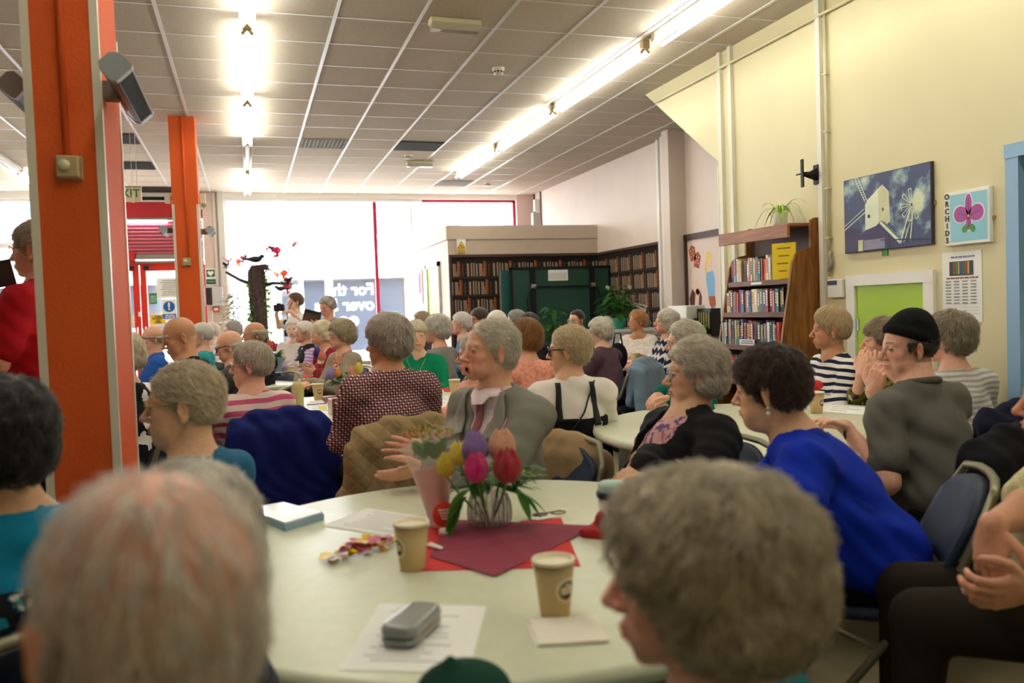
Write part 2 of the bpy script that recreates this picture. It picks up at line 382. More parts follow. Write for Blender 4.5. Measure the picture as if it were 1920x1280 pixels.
sign('paper_notice','large white printed notice taped inside the entrance door glass','notice',-1.42,-.95,1.72,2.05,15.03,PAP); scribble(bpy.data.objects['paper_notice'],.38,9,.03,.009,INK,-.002,.12)
sign('green_leaflet','green and white leaflet on the entrance door glass','notice',-1.54,-1.42,1.62,1.80,15.035,GRN); scribble(bpy.data.objects['green_leaflet'],.09,4,.03,.012,PAP,-.002,.04)
# exit sign hanging by the near column
t=thing('exit_sign','hanging EXIT sign with green letters on a cream panel','sign',(-1.17,9.85,2.71))
MB().box(-.14,.14,-.02,.02,-.075,.075,bev=.004).build('panel',mat('exit_panel','dccfb0',.5),t)
text('EXIT',.125,mat('exit_green','1f7a3a',.5),'lettering',t,(0,-.022,0),FACE_CAM,bold=.002)
MB().box(-.145,.145,-.022,.022,.068,.08).build('edge_strip',mat('exit_edge','6b7a4a',.5),t)
for x in(-.1,.1): MB().tube([(x,0,.075),(x,0,CZ-2.71)],.003,6).build('hanger',WHT(),t)
# pull cord
for (x,y,z,lab) in ((-1.07,9.4,2.56,'white light pull cord with a bell shaped end near the exit sign'),(-.78,3.75,1.45,'thin white pull cord hanging left of the near orange column')):
    t=thing('pull_cord',lab,'pull cord',(x,y,z)); MB().tube([(0,0,.06),(0.004,0,1),(0,0,CZ-z)],.0025,6).build('cord',WHT(),t); MB().lathe([(.0,.08),(.008,.075),(.012,.04),(.02,.005),(.019,0),(0,0)],12).build('bell',mat('cord_bell','c9b6a0',.5),t)
t=thing('blind_cord','thin pale cord with a small bead beside the far column','pull cord',(-.78,12,1.55)); MB().tube([(0,0,0),(0,0,CZ-1.55)],.003,5).build('cord',WHT(),t); MB().ball((0,0,0),.02,8).build('bead',WHT(),t)
# ---------- orange columns ----------
OR=mat('orange_paint','e0612e',.7,spec=.15,noise=.08,nscale=2,bump=.25,bscale=90)
for k,(x0,x1,y0,y1) in enumerate(((-.665,-.44,3.13,3.60),(-.70,-.44,9.45,9.75))):
    c=struct(MB().box(x0,x1,y0,y1,0,CZ,bev=.004).build('wall_column_%s'%('near','far')[k],OR))
    b=MB(); zt=(2.42,2.55)[k]
    for x in (x0,x1): 
        for y in (y0,y1): 
            sx=-.004 if x==x0 else .004; sy=-.004 if y==y0 else .004
            if x==x0: b.box(x-.004,x+.022,y-.004 if y==y0 else y,y if y==y0 else y+.004,0,zt)
            else: b.box(x-.022,x+.004,y-.004 if y==y0 else y,y if y==y0 else y+.004,0,zt); 
            b.box(x if x==x1 else x-.004,x+.004 if x==x1 else x,min(y,y-sy*5.5),max(y,y-sy*5.5),0,zt)
    b.build('corner_guard',mat('column_guard','d9d2c2',.4),c)
    MB().tube([(x0+.115+.02*k,y0-.008,(1.89,1.98)[k]),(x0+.112+.02*k,y0-.008,CZ-.01)],.011,8).build('conduit',OR,c)
def dial(x,y,z,s,lab):
    t=thing('heater_dial',lab,'switch',(x,y,z))
    MB().box(-.041*s,.041*s,-.012,0,-.04*s,.04*s,bev=.003).build('back_plate',mat('dial_plate','a39068',.5),t)
    MB().box(-.034*s,.034*s,-.045,-.012,-.036*s,.036*s,bev=.004).build('housing',mat('dial_box','b5a178',.5),t)
    MB().lathe([(.018*s,0),(.0165*s,.012),(0,.012)],24,M=Matrix.Translation((-.008*s,-.045,.004*s))@Matrix.Rotation(PI/2,4,'X')).build('knob',mat('dial_knob','d5cdae',.4),t)
dial(-.545,3.13,1.852,1,'square beige dial switch on the front of the near orange column')
dial(-.585,9.45,1.945,1.1,'square grey dial switch on the front of the far orange column')
HT=mat('heater_steel','66645c',.45,metal=.1); HG=mat('heater_mesh','3e3c34',.5); HE=mat('heater_end','9aa2a6',.35)
def heater(x,y,z,L,side,lab,ry,rx=0):
    t=thing('infrared_heater',lab,'heater',(x,y,z)); R=Matrix.Rotation(ry,4,'Y')@Matrix.Diagonal((.62,1,.62,1))
    prof=[(-.055,.03),(-.035,.058),(.03,.06),(.062,.03),(.066,-.045),(.052,-.056),(-.04,-.056),(-.055,-.03)]
    def ext(pr,y0,y1,mb):
        n=len(pr); vs=[R@Vector((a,yy,b)) for yy in (y0,y1) for a,b in pr]; mb.raw(vs,[tuple(range(n)),tuple(range(n,2*n))[::-1]]+[(i,(i+1)%n,n+(i+1)%n,n+i) for i in range(n)]); return mb
    ext(prof,-L/2+.03,L/2-.03,MB()).build('casing',HT,t)
    m=MB()
    for k in range(26):
        yy=-L/2+.04+k*(L-.08)/26; m.box(-.036,.05,yy,yy+.006,-.064,-.056,M=R)
    m.box(-.04,-.034,-L/2+.03,L/2-.03,-.068,-.055,M=R); m.box(.048,.054,-L/2+.03,L/2-.03,-.068,-.055,M=R); m.build('grille',HG,t)
    pr2=[(a*1.1,b*1.1) for a,b in prof]
    for s in (-1,1): ext(pr2,min(s*L/2,s*(L/2-.035)),max(s*L/2,s*(L/2-.035)),MB()).build('end_cap',HE,t)
    MB().box(-.03,.0,-.06,.06,.0,.03).box(-.09*side,-.03*side,-.03,.03,-.03,.03).build('bracket',HT,t)
heater(-.365,3.22,2.135,.64,1,'grey infrared heater on the right side of the near orange column',-.75)
heater(-.77,3.72,2.20,.6,-1,'dark infrared heater on the left side of the near orange column',.75)
heater(-.345,9.75,2.29,.40,1,'small grey heater on the right side of the far orange column',-.75)
heater(-.80,9.62,2.29,.40,-1,'small grey heater on the left side of the far orange column',.75)
for x,lab in ((-.745,'small beige junction box on the left of the far orange column'),(-.40,'small beige junction box on the right of the far orange column')):
    tag(MB().box(x-.03,x+.03,9.5,9.58,2.57,2.67,bev=.004).build('junction_box',mat('beige_box','d8c9b2',.5)),lab,'box')
# ---------- pink wall details ----------
b=MB(); b.box(5.02,5.25,9.28,9.45,0,CZ); struct(b.build('wall_pilaster',mat('pilaster','d6c8bc',.6)))
b=MB(); b.box(5.15,5.25,9.46,9.74,0,CZ); struct(b.build('trim_7',WPINK()))
b=MB(); b.box(5.19,5.25,9.88,9.93,0,CZ); b.tube([(5.2,9.80,0),(5.2,9.80,CZ)],.014,8); struct(b.build('trim_8',WHT()))
b=MB(); b.tube([(5.23,14.55,0),(5.23,14.55,CZ)],.012,6); b.tube([(5.23,14.9,2),(5.23,14.9,CZ)],.012,6); struct(b.build('trim_9',BROWNF()))
# box partition
b=MB(); b.box(2.86,5.25,12.07,15.0,0,2.38); b.box(2.84,5.25,12.05,15.0,2.385,2.59); struct(b.build('wall_partition',mat('partition_paint','cbb9a8',.6,noise=.03)))
for (ya,yb,n) in ((12.62,12.98,'door_2'),(13.05,13.55,'door_3')):
    pass
d=struct(MB().box(2.845,2.86,12.70,13.50,0,2.03).build('door_2',mat('lime_door','a8cc2e',.4))); b=MB(); b.box(2.82,2.86,12.62,12.70,0,2.1); b.box(2.82,2.86,13.50,13.60,0,2.1); b.box(2.82,2.86,12.62,13.60,2.03,2.1); b.build('door_frame',WHT(),d)
MB().tube([(2.84,13.42,1.15),(2.80,13.42,1.15),(2.80,13.42,1.0),(2.84,13.42,1.0)],.01,6).build('door_handle',mat('steel','b9b9bb',.3,metal=.9),d)
t=thing('wall_poster','tall narrow pink and white poster on the partition side near the window','poster',(2.85,14.15,1.75)); MB().box(-.01,0,-.16,.16,-.28,.3).build('sheet',PAP,t); MB().box(-.012,-.01,-.12,.12,-.1,.25).build('printed_picture',mat('poster_pink','c0405a',.7),t)
# --- bookshelf wallpaper, a printed pattern ---
def bookpaper(name,L,z0,z1,M,seed,ox=0):
    cols=['2a2422','d8c8b0','1f2b2e','24343a','8a4a2a','b0602e','5a2a22','c9b59a','3c332e','6b4a36','2f3f3c','7a5a40']; cols=['2a2422','b8a78e','1f2b2e','262a38','7a4630','a05a30','5a2a22','a8977e','3c332e','6b4a36','2f3f3c','7a5a40']
    mats=[mat('bookprint_'+c,c,.85,spec=.1) for c in cols]; mb=MB(); mb.box(0,L,0,.004,z0,z1,0)
    pat=[('w',.016,1,.8),('d',.03,3,.85),('w',.012,1,.82),('w',.012,5,.8),('w',.012,1,.8),('w',.014,6,.78),('s',.014,1,.8),('d',.03,5,.95),('d',.018,4,.9),('d',.03,3,.9),('d',.016,9,.8),('d',.042,2,.97),('d',.015,6,.9),('w',.028,7,.82),('d',.03,3,.8),('w',.013,1,.85),('d',.02,11,.88),('w',.012,4,.8),('w',.013,7,.84),('d',.026,10,.92)]
    h=.27; z=z1-.06; row=0; k=0
    while z>z0:
        zb=max(z0,z-h+.035); x=-.25*(row%2)-.13*(row%3)-ox; i=0
        while x<L:
            ty,w,c,hh=pat[i%len(pat)]; i+=1
            a=max(0,x); e=min(L,x+w-.002)
            if e>a:
                if ty=='s': mb.raw([(a,-.001,zb),(e,-.001,zb),(max(0,e-.018),-.001,zb+.23*hh),(max(0,a-.018),-.001,zb+.23*hh)],[(0,1,2,3)],c)
                else:
                    mb.raw([(a,-.001,zb),(e,-.001,zb),(e,-.001,min(z1,zb+.235*hh)),(a,-.001,min(z1,zb+.235*hh))],[(0,1,2,3)],c)
                    if ty=='d' and e-a>.012:
                        for q in (.25,.5,.75): 
                            zz=zb+.235*hh*q; mb.raw([(a,-.0015,zz),(e,-.0015,zz),(e,-.0015,zz+.004),(a,-.0015,zz+.004)],[(0,1,2,3)],7 if c in(5,) else 9)
            x+=w
        mb.raw([(0,-.002,zb-.03),(L,-.002,zb-.03),(L,-.002,zb-.004),(0,-.002,zb-.004)],[(0,1,2,3)],8)
        z-=h; row+=1
    for v in range(len(mb.v)): mb.v[v]=tuple(M@Vector(mb.v[v]))
    return struct(mb.build(name,mats))
bookpaper('wall_bookprint_back',2.37,.3,2.13,Matrix.Translation((2.88,12.062,0)),1)
bookpaper('wall_bookprint_right',2.12,.3,2.12,Matrix.Translation((5.243,12.06,0))@Matrix.Rotation(-PI/2,4,'Z'),2,.2)
b=MB(); b.box(2.865,5.25,12.045,12.07,2.12,2.16); b.box(2.86,2.90,12.045,12.07,.3,2.12); b.box(5.22,5.25,9.93,12.07,2.12,2.155); struct(b.build('trim_10',BROWNF()))
t=thing('camera_warning_sign','yellow triangle camera warning sign on the beige partition','sign',(3.06,12.045,2.285))
MB().box(-.068,.068,0,.004,-.1,.1).build('panel',PAP,t); tri=[(-.06,0),(.06,0),(0,.1)]
Mx=Matrix.Translation((0,-.001,-.03))@Matrix.Rotation(PI/2,4,'X'); MB().poly(tri,.003,M=Mx).build('triangle',mat('sign_black','161616',.5),t)
MB().poly([(-.047,.008),(.047,.008),(0,.086)],.003,M=Matrix.Translation((0,-.003,-.03))@Matrix.Rotation(PI/2,4,'X')).build('triangle_fill',YEL,t)
MB().box(-.022,.012,-.009,-.006,-.005,.008,M=Matrix.Rotation(.5,4,'Y')).box(.01,.03,-.009,-.006,-.018,-.012).build('camera_symbol',mat('sign_black'),t); MB().box(-.062,.062,-.003,0,-.095,-.035).build('caption_bar',YEL,t)
text('CCTV in',.026,INK,'lettering',t,(0,-.005,-.053),FACE_CAM); text('OPERATION',.022,INK,'lettering',t,(0,-.005,-.08),FACE_CAM)
# ---------- yellow wall details ----------
b=MB(); b.box(3.955,3.98,6.36,6.41,0,CZ); b.tube([(3.962,6.43,0),(3.962,6.43,2.5)],.01,6); struct(b.build('trim_11',mat('trunking','dcd8c6',.45)))
struct(MB().box(3.95,3.98,6.19,6.235,0,CZ).build('trim_12',mat('trunking')))
struct(MB().box(3.95,3.98,5.05,5.095,0,CZ).build('trim_13',mat('trunking_white','dedbcf',.45)))
b=MB(); b.tube([(3.96,5.0,1.48),(3.96,5.0,CZ)],.011,8)
for z in (1.75,2.1,2.5,2.9): b.box(3.945,3.98,4.98,5.02,z,z+.012)
struct(b.build('trim_14',mat('trunking_cream','d0c8a6',.5)))
d=struct(MB().box(3.972,3.982,4.135,4.745,0,1.405).build('door_3',mat('lime_door')))
b=MB(); b.box(3.955,3.981,4.055,4.135,0,1.405); b.box(3.955,3.981,4.745,4.825,0,1.405); b.box(3.952,3.98,4.052,4.828,1.405,1.478); b.build('door_frame',WHT(),d)
MB().box(3.965,3.975,4.72,4.745,1.1,1.18).build('hinge',mat('steel'),d)
BL=mat('pale_blue_paint','8fb4d8',.45)
d=struct(MB().box(3.93,4.13,3.44,3.52,0,2.045).box(3.93,4.13,2.45,2.53,0,2.045).box(3.925,4.13,2.448,3.522,2.045,2.118).build('door_4',BL))
MB().box(4.08,4.09,2.53,3.44,.0,2.04).build('door_glass',mat('green_view','4a6a3a',.3),d)
MB().box(4.06,4.08,2.53,3.44,.9,1.2).build('door_rail',WHT(),d)

# ================= ceiling fittings =================
TUBE=mat('lit_tube','fcfcee',.5,emit=TUBE_E); TOFF=mat('unlit_tube','dfe3e8',.3); HSG=mat('batten_white','e2ded2',.45); CAPB=mat('batten_cap','b9a27c',.5)
def batten(x,y0,y1,lit,lab,grp):
    t=thing('fluorescent_light',lab,'light',(x,(y0+y1)/2,CZ),0,grp); L=(y1-y0)/2
    MB().box(-.03,.03,-L,L,-.055,-.004,bev=.004).build('housing',HSG,t)
    for s in (-1,1):
        c=MB().box(-.032,.032,s*L-.03,s*L+.03,-.075,-.0,bev=.004)
        for q in (-1,1): c.tube([(0,s*(L),-.06),(q*.038,s*L,-.105)],.012,8)
        c.build('end_cap',CAPB,t)
    for q in (-1,1): MB().tube([(q*.038,-L+.02,-.10),(q*.038,L-.02,-.10)],.015,10).build('tube',TUBE if lit else TOFF,t)
rows=[(.09,[(-.1,1.95,1),(2.1,4.05,1),(4.25,6.2,1),(6.35,8.35,1),(8.5,10.4,1),(10.5,12.5,0),(12.6,14.5,1)],'left of centre'),(3.17,[(-.4,1.7,1),(1.95,3.9,1),(4.1,6.0,1),(6.2,8.2,1),(8.35,10.3,1),(10.45,12.5,1)],'beside the yellow wall'),(-2.83,[(4.3,6.2,1),(6.4,8.3,1),(8.5,10.5,1),(10.7,12.75,0),(12.8,14.8,1)],'beyond the orange columns')]  # first batten of the left row is unseen, added to brighten the foreground
ordn={.09:['rearmost','overhead','nearest visible','second visible','third visible','fourth visible','fifth visible'],3.17:['rearmost','overhead','nearest visible','second visible','third visible','fourth visible'],-2.83:['rearmost','second','third','fourth','farthest']}
for x,segs,where in rows:
    for i,(a,b_,lit) in enumerate(segs):
        batten(x,a,b_,lit,'%s %s twin tube fluorescent batten of the row %s'%(ordn[x][i],'lit' if lit else 'unlit',where),'fluorescent battens '+where)
# vents
def vent(x0,y0,dark,lab,w=.57):
    t=thing('ceiling_vent',lab,'vent',(x0,y0,CZ-.006)); MB().box(0,w,0,.57,-.004,0).build('backing',mat('vent_dark','2e2b2c',.7) if dark else mat('vent_grey','8f8a82',.6),t)
    m=MB()
    if dark:
        for k in range(14): m.box(.01,w-.01,.02+k*.04,.03+k*.04,-.012,-.004)
    else:
        for k in range(12):
            m.box(.0,w,.02+k*.047,.025+k*.047,-.01,-.004); m.box(.02+k*.047,.024+k*.047,0,.57,-.01,-.004)
    m.build('slats',mat('vent_dark_slat','45403f',.6) if dark else mat('vent_grey_slat','b5b0a6',.5),t)
vent(.71,10.38,0,'pale grey egg crate vent in the ceiling'); vent(1.91,10.38,1,'dark ceiling vent right of the pale grey one')
vent(-1.7,10.38,1,'dark ceiling vent between the columns, nearer the camera'); vent(-1.7,12.18,1,'dark ceiling vent between the columns, farther back')
vent(-1.72,14.4,1,'dark ceiling vent above the red fascia',.9)
vent(3.1,13.4,0,'grey ceiling tile vent near the window end',.57)
def smoke(x,y,lab):
    t=thing('smoke_detector',lab,'smoke detector',(x,y,CZ)); MB().lathe([(.055,0),(.055,-.018),(.046,-.022)],24).build('base',WHT(),t)
    MB().lathe([(.046,-.02),(.05,-.034),(.044,-.05),(.02,-.058),(0,-.058)],24).build('dome',mat('detector','d8d2c6',.4),t)
    m=MB()
    for k in range(10):
        a=2*PI*k/10; m.box(.043,.052,-.008,.008,-.044,-.032,M=Matrix.Rotation(a,4,'Z'))
    m.build('slot',mat('detector_slot','3a3230',.6),t)
smoke(2.22,7.17,'round smoke detector nearest the camera on the ceiling'); smoke(2.18,11.3,'round smoke detector beside the dark vent'); smoke(3.95,13.6,'small round smoke detector near the window end of the ceiling')
def emerg(x,y,rz,lab):
    t=thing('emergency_light',lab,'light',(x,y,CZ),rz); MB().box(-.19,.19,-.05,.05,-.045,-.002,bev=.006).build('housing',mat('emergency_body','d9cfae',.5),t)
    MB().poly([(-.05,-.045),(.05,-.045),(.036,-.085),(-.036,-.085)],.36,M=Matrix.Translation((-.18,0,0))@Matrix(((0,0,1,0),(1,0,0,0),(0,1,0,0),(0,0,0,1)))).build('diffuser',mat('emergency_lens','b9b3a2',.15,coat=1),t)
emerg(1.55,6.05,.02,'rectangular emergency light nearest the camera on the ceiling'); emerg(2.42,11.75,0,'small rectangular emergency light beyond the dark vent')
# back wall fittings
t=thing('wall_speaker','small beige box with round grille high on the pillar beside the window','speaker',(-.61,14.97,3.25)); MB().box(-.06,.07,0,.03,-.07,.07,bev=.004).build('case',mat('beige_box'),t); MB().lathe([(.04,0),(.04,.006),(0,.008)],20,M=Matrix.Translation((0,0,0))@Matrix.Rotation(PI/2,4,'X')).build('grille',mat('speaker_grille','9a9474',.6),t)
b=MB(); b.box(-.475,-.44,14.97,15.0,1.9,CZ); b.box(-.40,-.30,14.93,15.0,1.9,CZ); struct(b.build('trim_15',mat('trunk_grey','d7d4d2',.4)))
t=thing('defibrillator_sign','green and white heart sign above the grey cabinet','sign',(-.56,14.99,2.05)); MB().box(-.08,.08,0,.006,-.14,.14).build('panel',PAP,t)
MB().box(-.065,.065,-.004,0,0,.12).box(-.075,.075,-.004,0,-.125,-.04).build('field',mat('sign_dkgreen','1d5a44',.5),t)
hh=[(.0032*16*math.sin(a)**3,.0032*(13*math.cos(a)-5*math.cos(2*a)-2*math.cos(3*a)-math.cos(4*a))) for a in [2*PI*k/24 for k in range(24)]]
MB().poly(hh,.003,M=Matrix.Translation((0,-.004,.06))@Matrix.Rotation(PI/2,4,'X')).build('heart',PAP,t); text('Defibrillator',.024,PAP,'lettering',t,(0,-.006,-.08),FACE_CAM)
t=thing('defibrillator_cabinet','grey wall cabinet with dark window under the heart sign','cabinet',(-.52,14.9,1.72)); MB().box(-.14,.14,0,.1,-.16,.16,bev=.006).build('body',mat('cabinet_grey','cfccce',.4),t); MB().box(-.13,-.03,-.006,0,-.145,.145).build('window',mat('cabinet_window','3b2a30',.3),t)
t=thing('call_point','small red break glass call point under the grey cabinet','alarm',(-.50,14.96,1.50)); MB().box(-.05,.05,0,.04,-.045,.045,bev=.004).build('case',mat('alarm_red','d3202a',.4),t); MB().box(-.03,.03,-.003,0,-.02,.02).build('label',PAP,t)
struct(MB().tube([(-.56,14.98,1.47),(-.56,14.98,1.27)],.012,6).tube([(-.64,14.98,1.27),(-.3,14.98,1.27)],.014,6).build('trim_16',WHT()))
t=thing('wall_sensor','small white sensor box high on the pink wall near the window','sensor',(5.2,14.7,3.22)); MB().box(-.05,.05,-.05,.05,-.1,.12,bev=.008).build('case',WHT(),t); struct(MB().box(5.12,5.25,14.68,14.8,0,3.1).build('trim_17',mat('grey_duct','b9b6b4',.5)))
# ---------- things on the yellow wall ----------
def wallpic(name,lab,cat,yl,yr,z0,z1,th,m):
    """frame on the yellow wall: local x runs to the viewer's right, y into wall, z up"""
    t=thing(name,lab,cat,(3.98,(yl+yr)/2,(z0+z1)/2),-PI/2); w=(yl-yr)/2; h=(z1-z0)/2
    # rotated -90: local x -> -Y, local y -> +X
    MB().box(-w,w,-th,0,-h,h,bev=.003).build('canvas',m,t); return t,w,h
def flat(pts,y,mb,mi=0,th=.001):
    n=len(pts); vs=[(p[0],y,p[1]) for p in pts]; mb.raw(vs,[tuple(range(n))],mi)
t,w,h=wallpic('windmill_picture','large blue and white windmill picture on the yellow wall','picture',4.83,4.055,1.63,2.13,.025,mat('canvas_edge','3a2c3c',.5))
C=['3d4668','dfe6cf','6f8aa0','cfd0a8','3b3560','8d8aa5','a9bfa6']; mm=[mat('print_'+c,c,.5,noise=.1,nscale=12) for c in C]
skym=mat('print_sky','3f4a72',.5)
nt=skym.node_tree; tcx=nt.nodes.new('ShaderNodeTexCoord'); nz=nt.nodes.new('ShaderNodeTexNoise'); nz.inputs['Scale'].default_value=5.5; nz.inputs['Detail'].default_value=7; rp=nt.nodes.new('ShaderNodeValToRGB')
rp.color_ramp.elements[0].position=.5; rp.color_ramp.elements[0].color=srgb('3f4a72'); rp.color_ramp.elements[1].position=.66; rp.color_ramp.elements[1].color=srgb('dde5c8'); e_=rp.color_ramp.elements.new(.57); e_.color=srgb('7f9aa6')
nt.links.new(tcx.outputs['Object'],nz.inputs[0]); nt.links.new(nz.outputs[0],rp.inputs[0]); nt.links.new(rp.outputs[0],nt.nodes['Principled BSDF'].inputs[0])
m=MB(); F=-.0262
def U(u,v): return (-w+2*w*u,-h+2*h*v)
def fp(pts,mi,k=0): flat([U(*p) for p in pts],F-.0004*k,m,mi)
fp([(.01,.01),(.99,.01),(.99,.99),(.01,.99)],0)
fp([(.01,.01),(.22,.01),(.22,.30),(.1,.34),(.01,.32)],5,1)
fp([(.27,.27),(.27,.62),(.30,.68),(.43,.80),(.48,.84),(.55,.74),(.56,.35),(.5,.30)],2,2); fp([(.43,.35),(.43,.78),(.48,.84),(.55,.74),(.56,.35),(.5,.30)],4,3)
fp([(.30,.44),(.33,.44),(.33,.48),(.30,.48)],5,4); fp([(.47,.5),(.49,.5),(.49,.54),(.47,.54)],5,4)
fp([(.16,.16),(.27,.28),(.4,.32),(.46,.38),(.52,.33),(.56,.22),(.56,.01),(.16,.01)],5,5); fp([(.18,.01),(.24,.01),(.24,.16),(.18,.16)],4,6); fp([(.25,.02),(.5,.02),(.5,.15),(.25,.15)],6,6)
def bar(a,b_,wd,mi,k):
    A=Vector(U(*a));B=Vector(U(*b_)); d=(B-A).normalized(); nn=Vector((-d.y,d.x))*wd; flat([A-nn,B-nn,B+nn,A+nn],F-.0004*k,m,mi)
bar((.19,.99),(.30,.66),.003,2,4); bar((.15,.99),(.27,.66),.003,2,4)
for k in range(10):
    q=k/10; bar((.15+.12*q,.99-.33*q),(.19+.11*q,.99-.33*q),.0015,2,4)
bar((.01,.32),(.27,.52),.003,2,4); bar((.01,.37),(.26,.57),.002,2,4)
bar((.45,.36),(.68,.06),.010,2,7); bar((.49,.36),(.72,.06),.004,3,8)
for a in range(9):
    an=2*PI*a/9+.2; c0=(.80,.52); e0=(c0[0]+.15*math.cos(an)*.8,c0[1]+.2*math.sin(an)); e1=(c0[0]+.15*math.cos(an+.28)*.8,c0[1]+.2*math.sin(an+.28))
    bar(c0,e0,.002,2,7); bar(c0,e1,.002,2,7); bar(e0,e1,.0035,2,7)
bar((.79,.5),(.68,.08),.005,2,7); bar((.82,.5),(.78,.08),.004,2,7); bar((.78,.3),(.72,.08),.003,2,7); bar((.45,.13),(.98,.07),.004,5,8)
for k in range(6): bar((.6+.07*k,.11),(.6+.07*k,.03),.002,5,8)
m.build('print',[skym]+mm,t)
for u,v in ((1.01,.5),(-.01,.5)):
    x,z=U(u,v); MB().box(x-.006,x+.006,-.012,-.002,z-.012,z+.012).build('clip',mat('brass','b08a3a',.3,metal=.8),t)
t,w,h=wallpic('orchid_sign','square orchid board with ORCHIDS in vertical letters','sign',3.955,3.64,1.61,1.92,.03,mat('white_board','eceae6',.45))
F=-.0312; m=MB(); fp([(.14,.06),(.96,.06),(.96,.94),(.14,.94)],0)
m.build('blue_field',mat('orchid_blue','8ec8dc',.5),t)
def petal(cx,cz,ang,l,wd,mi,k,mbx):
    pts=[]
    for i in range(20):
        a=2*PI*i/20; r=(l*(.5+.5*math.cos(a)),wd*math.sin(a)*(1+.15*math.cos(a))); pts.append((cx+r[0]*math.cos(ang)-r[1]*math.sin(ang),cz+r[0]*math.sin(ang)+r[1]*math.cos(ang)))
    flat(pts,F-.0006*k,mbx,mi)
m=MB(); cx,cz=.018,.005
for k,(ang,l,wd) in enumerate(((PI/2,.125,.022),(.25,.105,.045),(PI-.25,.105,.045),(-PI/2,.08,.018),)):
    petal(cx,cz,ang,l+.008,wd+.006,0,1,m); petal(cx,cz,ang,l,wd,1,2,m)
    bx=(cx+math.cos(ang)*l*.8,cz+math.sin(ang)*l*.8); px_=-math.sin(ang)*.0015,math.cos(ang)*.0015; flat([(cx-px_[0],cz-px_[1]),(bx[0]-px_[0],bx[1]-px_[1]),(bx[0]+px_[0],bx[1]+px_[1]),(cx+px_[0],cz+px_[1])],F-.002,m,2)
petal(cx-.01,cz-.05,-2.2,.05,.018,3,3,m); petal(cx+.01,cz-.05,-.9,.05,.018,3,3,m); petal(cx-.008,cz,0,.016,.008,4,5,m)
m.build('orchid_flower',[mat('petal_edge','f0dff0',.5),mat('petal_purple','a8489c',.5),mat('petal_vein','5f2060',.5),mat('leaf_print','3f8a3a',.5),mat('flower_eye','d8b040',.5)],t)
for i,ch in enumerate('ORCHIDS'): text(ch,.044,mat('letter_grey','3c3a3e',.5),'lettering',t,(-w+.022,F-.001,h*.84-i*.0425),FACE_CAM,bold=.0015)
MB().box(w+.002,w+.016,-.012,-.002,-.03,-.012).build('clip',mat('brass'),t)
t,w,h=wallpic('notice_poster','white printed notice with a photo of books above a table of times','poster',4.005,3.72,1.16,1.575,.004,PAP)
F=-.006; m=MB(); fp([(.2,.66),(.8,.66),(.8,.86),(.2,.86)],0)
for k,c in enumerate((1,2,3,4,2,1,3)): fp([(.3+.06*k,.68),(.34+.06*k,.68),(.34+.06*k,.85),(.3+.06*k,.85)],c,1)
m.build('photo',[mat('photo_dark','3a4048',.6)]+[mat('photo_%s'%c,c,.6) for c in ('b04a30','3a7a50','c8a040','3a60a0')],t)
scribble(t,.19,1,.02,.009,mat('print_blue','6a78a0',.7),F,h*.84,seed=3); scribble(t,.24,1,.02,.008,mat('print_red','8a4a50',.7),F,h*.25,seed=5)
m=MB()
for r in range(8):
    for c_ in range(4): m.box(-w*.8+c_*w*.42,-w*.8+c_*w*.42+.04,F-.0005,F,h*.14-r*.018,h*.14-r*.018+.006)
for r in range(6): m.box(-w*.85,w*.85,F-.0005,F,-h*.28-r*.02,-h*.28-r*.02+.001)
m.build('printed_rows',mat('pale_ink','8a8a92',.8),t)
for k,(y,z,lab) in enumerate(((5.275,1.60,'small green paper tag on the wall beside the bookcase'),(4.47,1.61,'small green paper tag under the windmill picture'))):
    tag(MB().box(3.972,3.98,y-.025,y+.025,z-.02,z+.02).build('paper_tag',mat('green_tag','5aa05a',.7)),lab,'tag')
t=thing('thermostat','white wall controller box beside the lime door','thermostat',(3.95,4.94,1.395)); MB().box(-.0,.03,-.075,.075,-.065,.065,bev=.006).build('case',WHT(),t); MB().box(-.003,.0,-.03,.07,.025,.055).build('display',mat('lcd','4a5a70',.3),t)
t=thing('wall_bracket','black swivel bracket on the yellow wall above the bookcase','bracket',(3.95,5.11,2.22)); 
MB().box(-.005,.03,-.03,.03,-.07,.07,bev=.004).build('plate',mat('black_metal','1a1718',.4,metal=.5),t); MB().tube([(0,0,0),(-.06,.02,.0),(-.10,.03,.01)],[.045,.02,.014],10).tube([(-.10,-.03,.01),(-.10,.09,.01)],.006,6).build('arm',mat('black_metal'),t); MB().box(-.112,-.10,.0,.03,-.09,.11,bev=.003).build('mount_bar',mat('black_metal'),t)
tag(MB().tube([(3.965,4.99,1.66),(3.95,4.985,1.62),(3.955,4.97,1.58),(3.95,4.99,1.52)],.012,6).build('cable_tie',mat('tape_grey','9a8f86',.7)),'small bundle of wires hanging above the wall controller','wires')
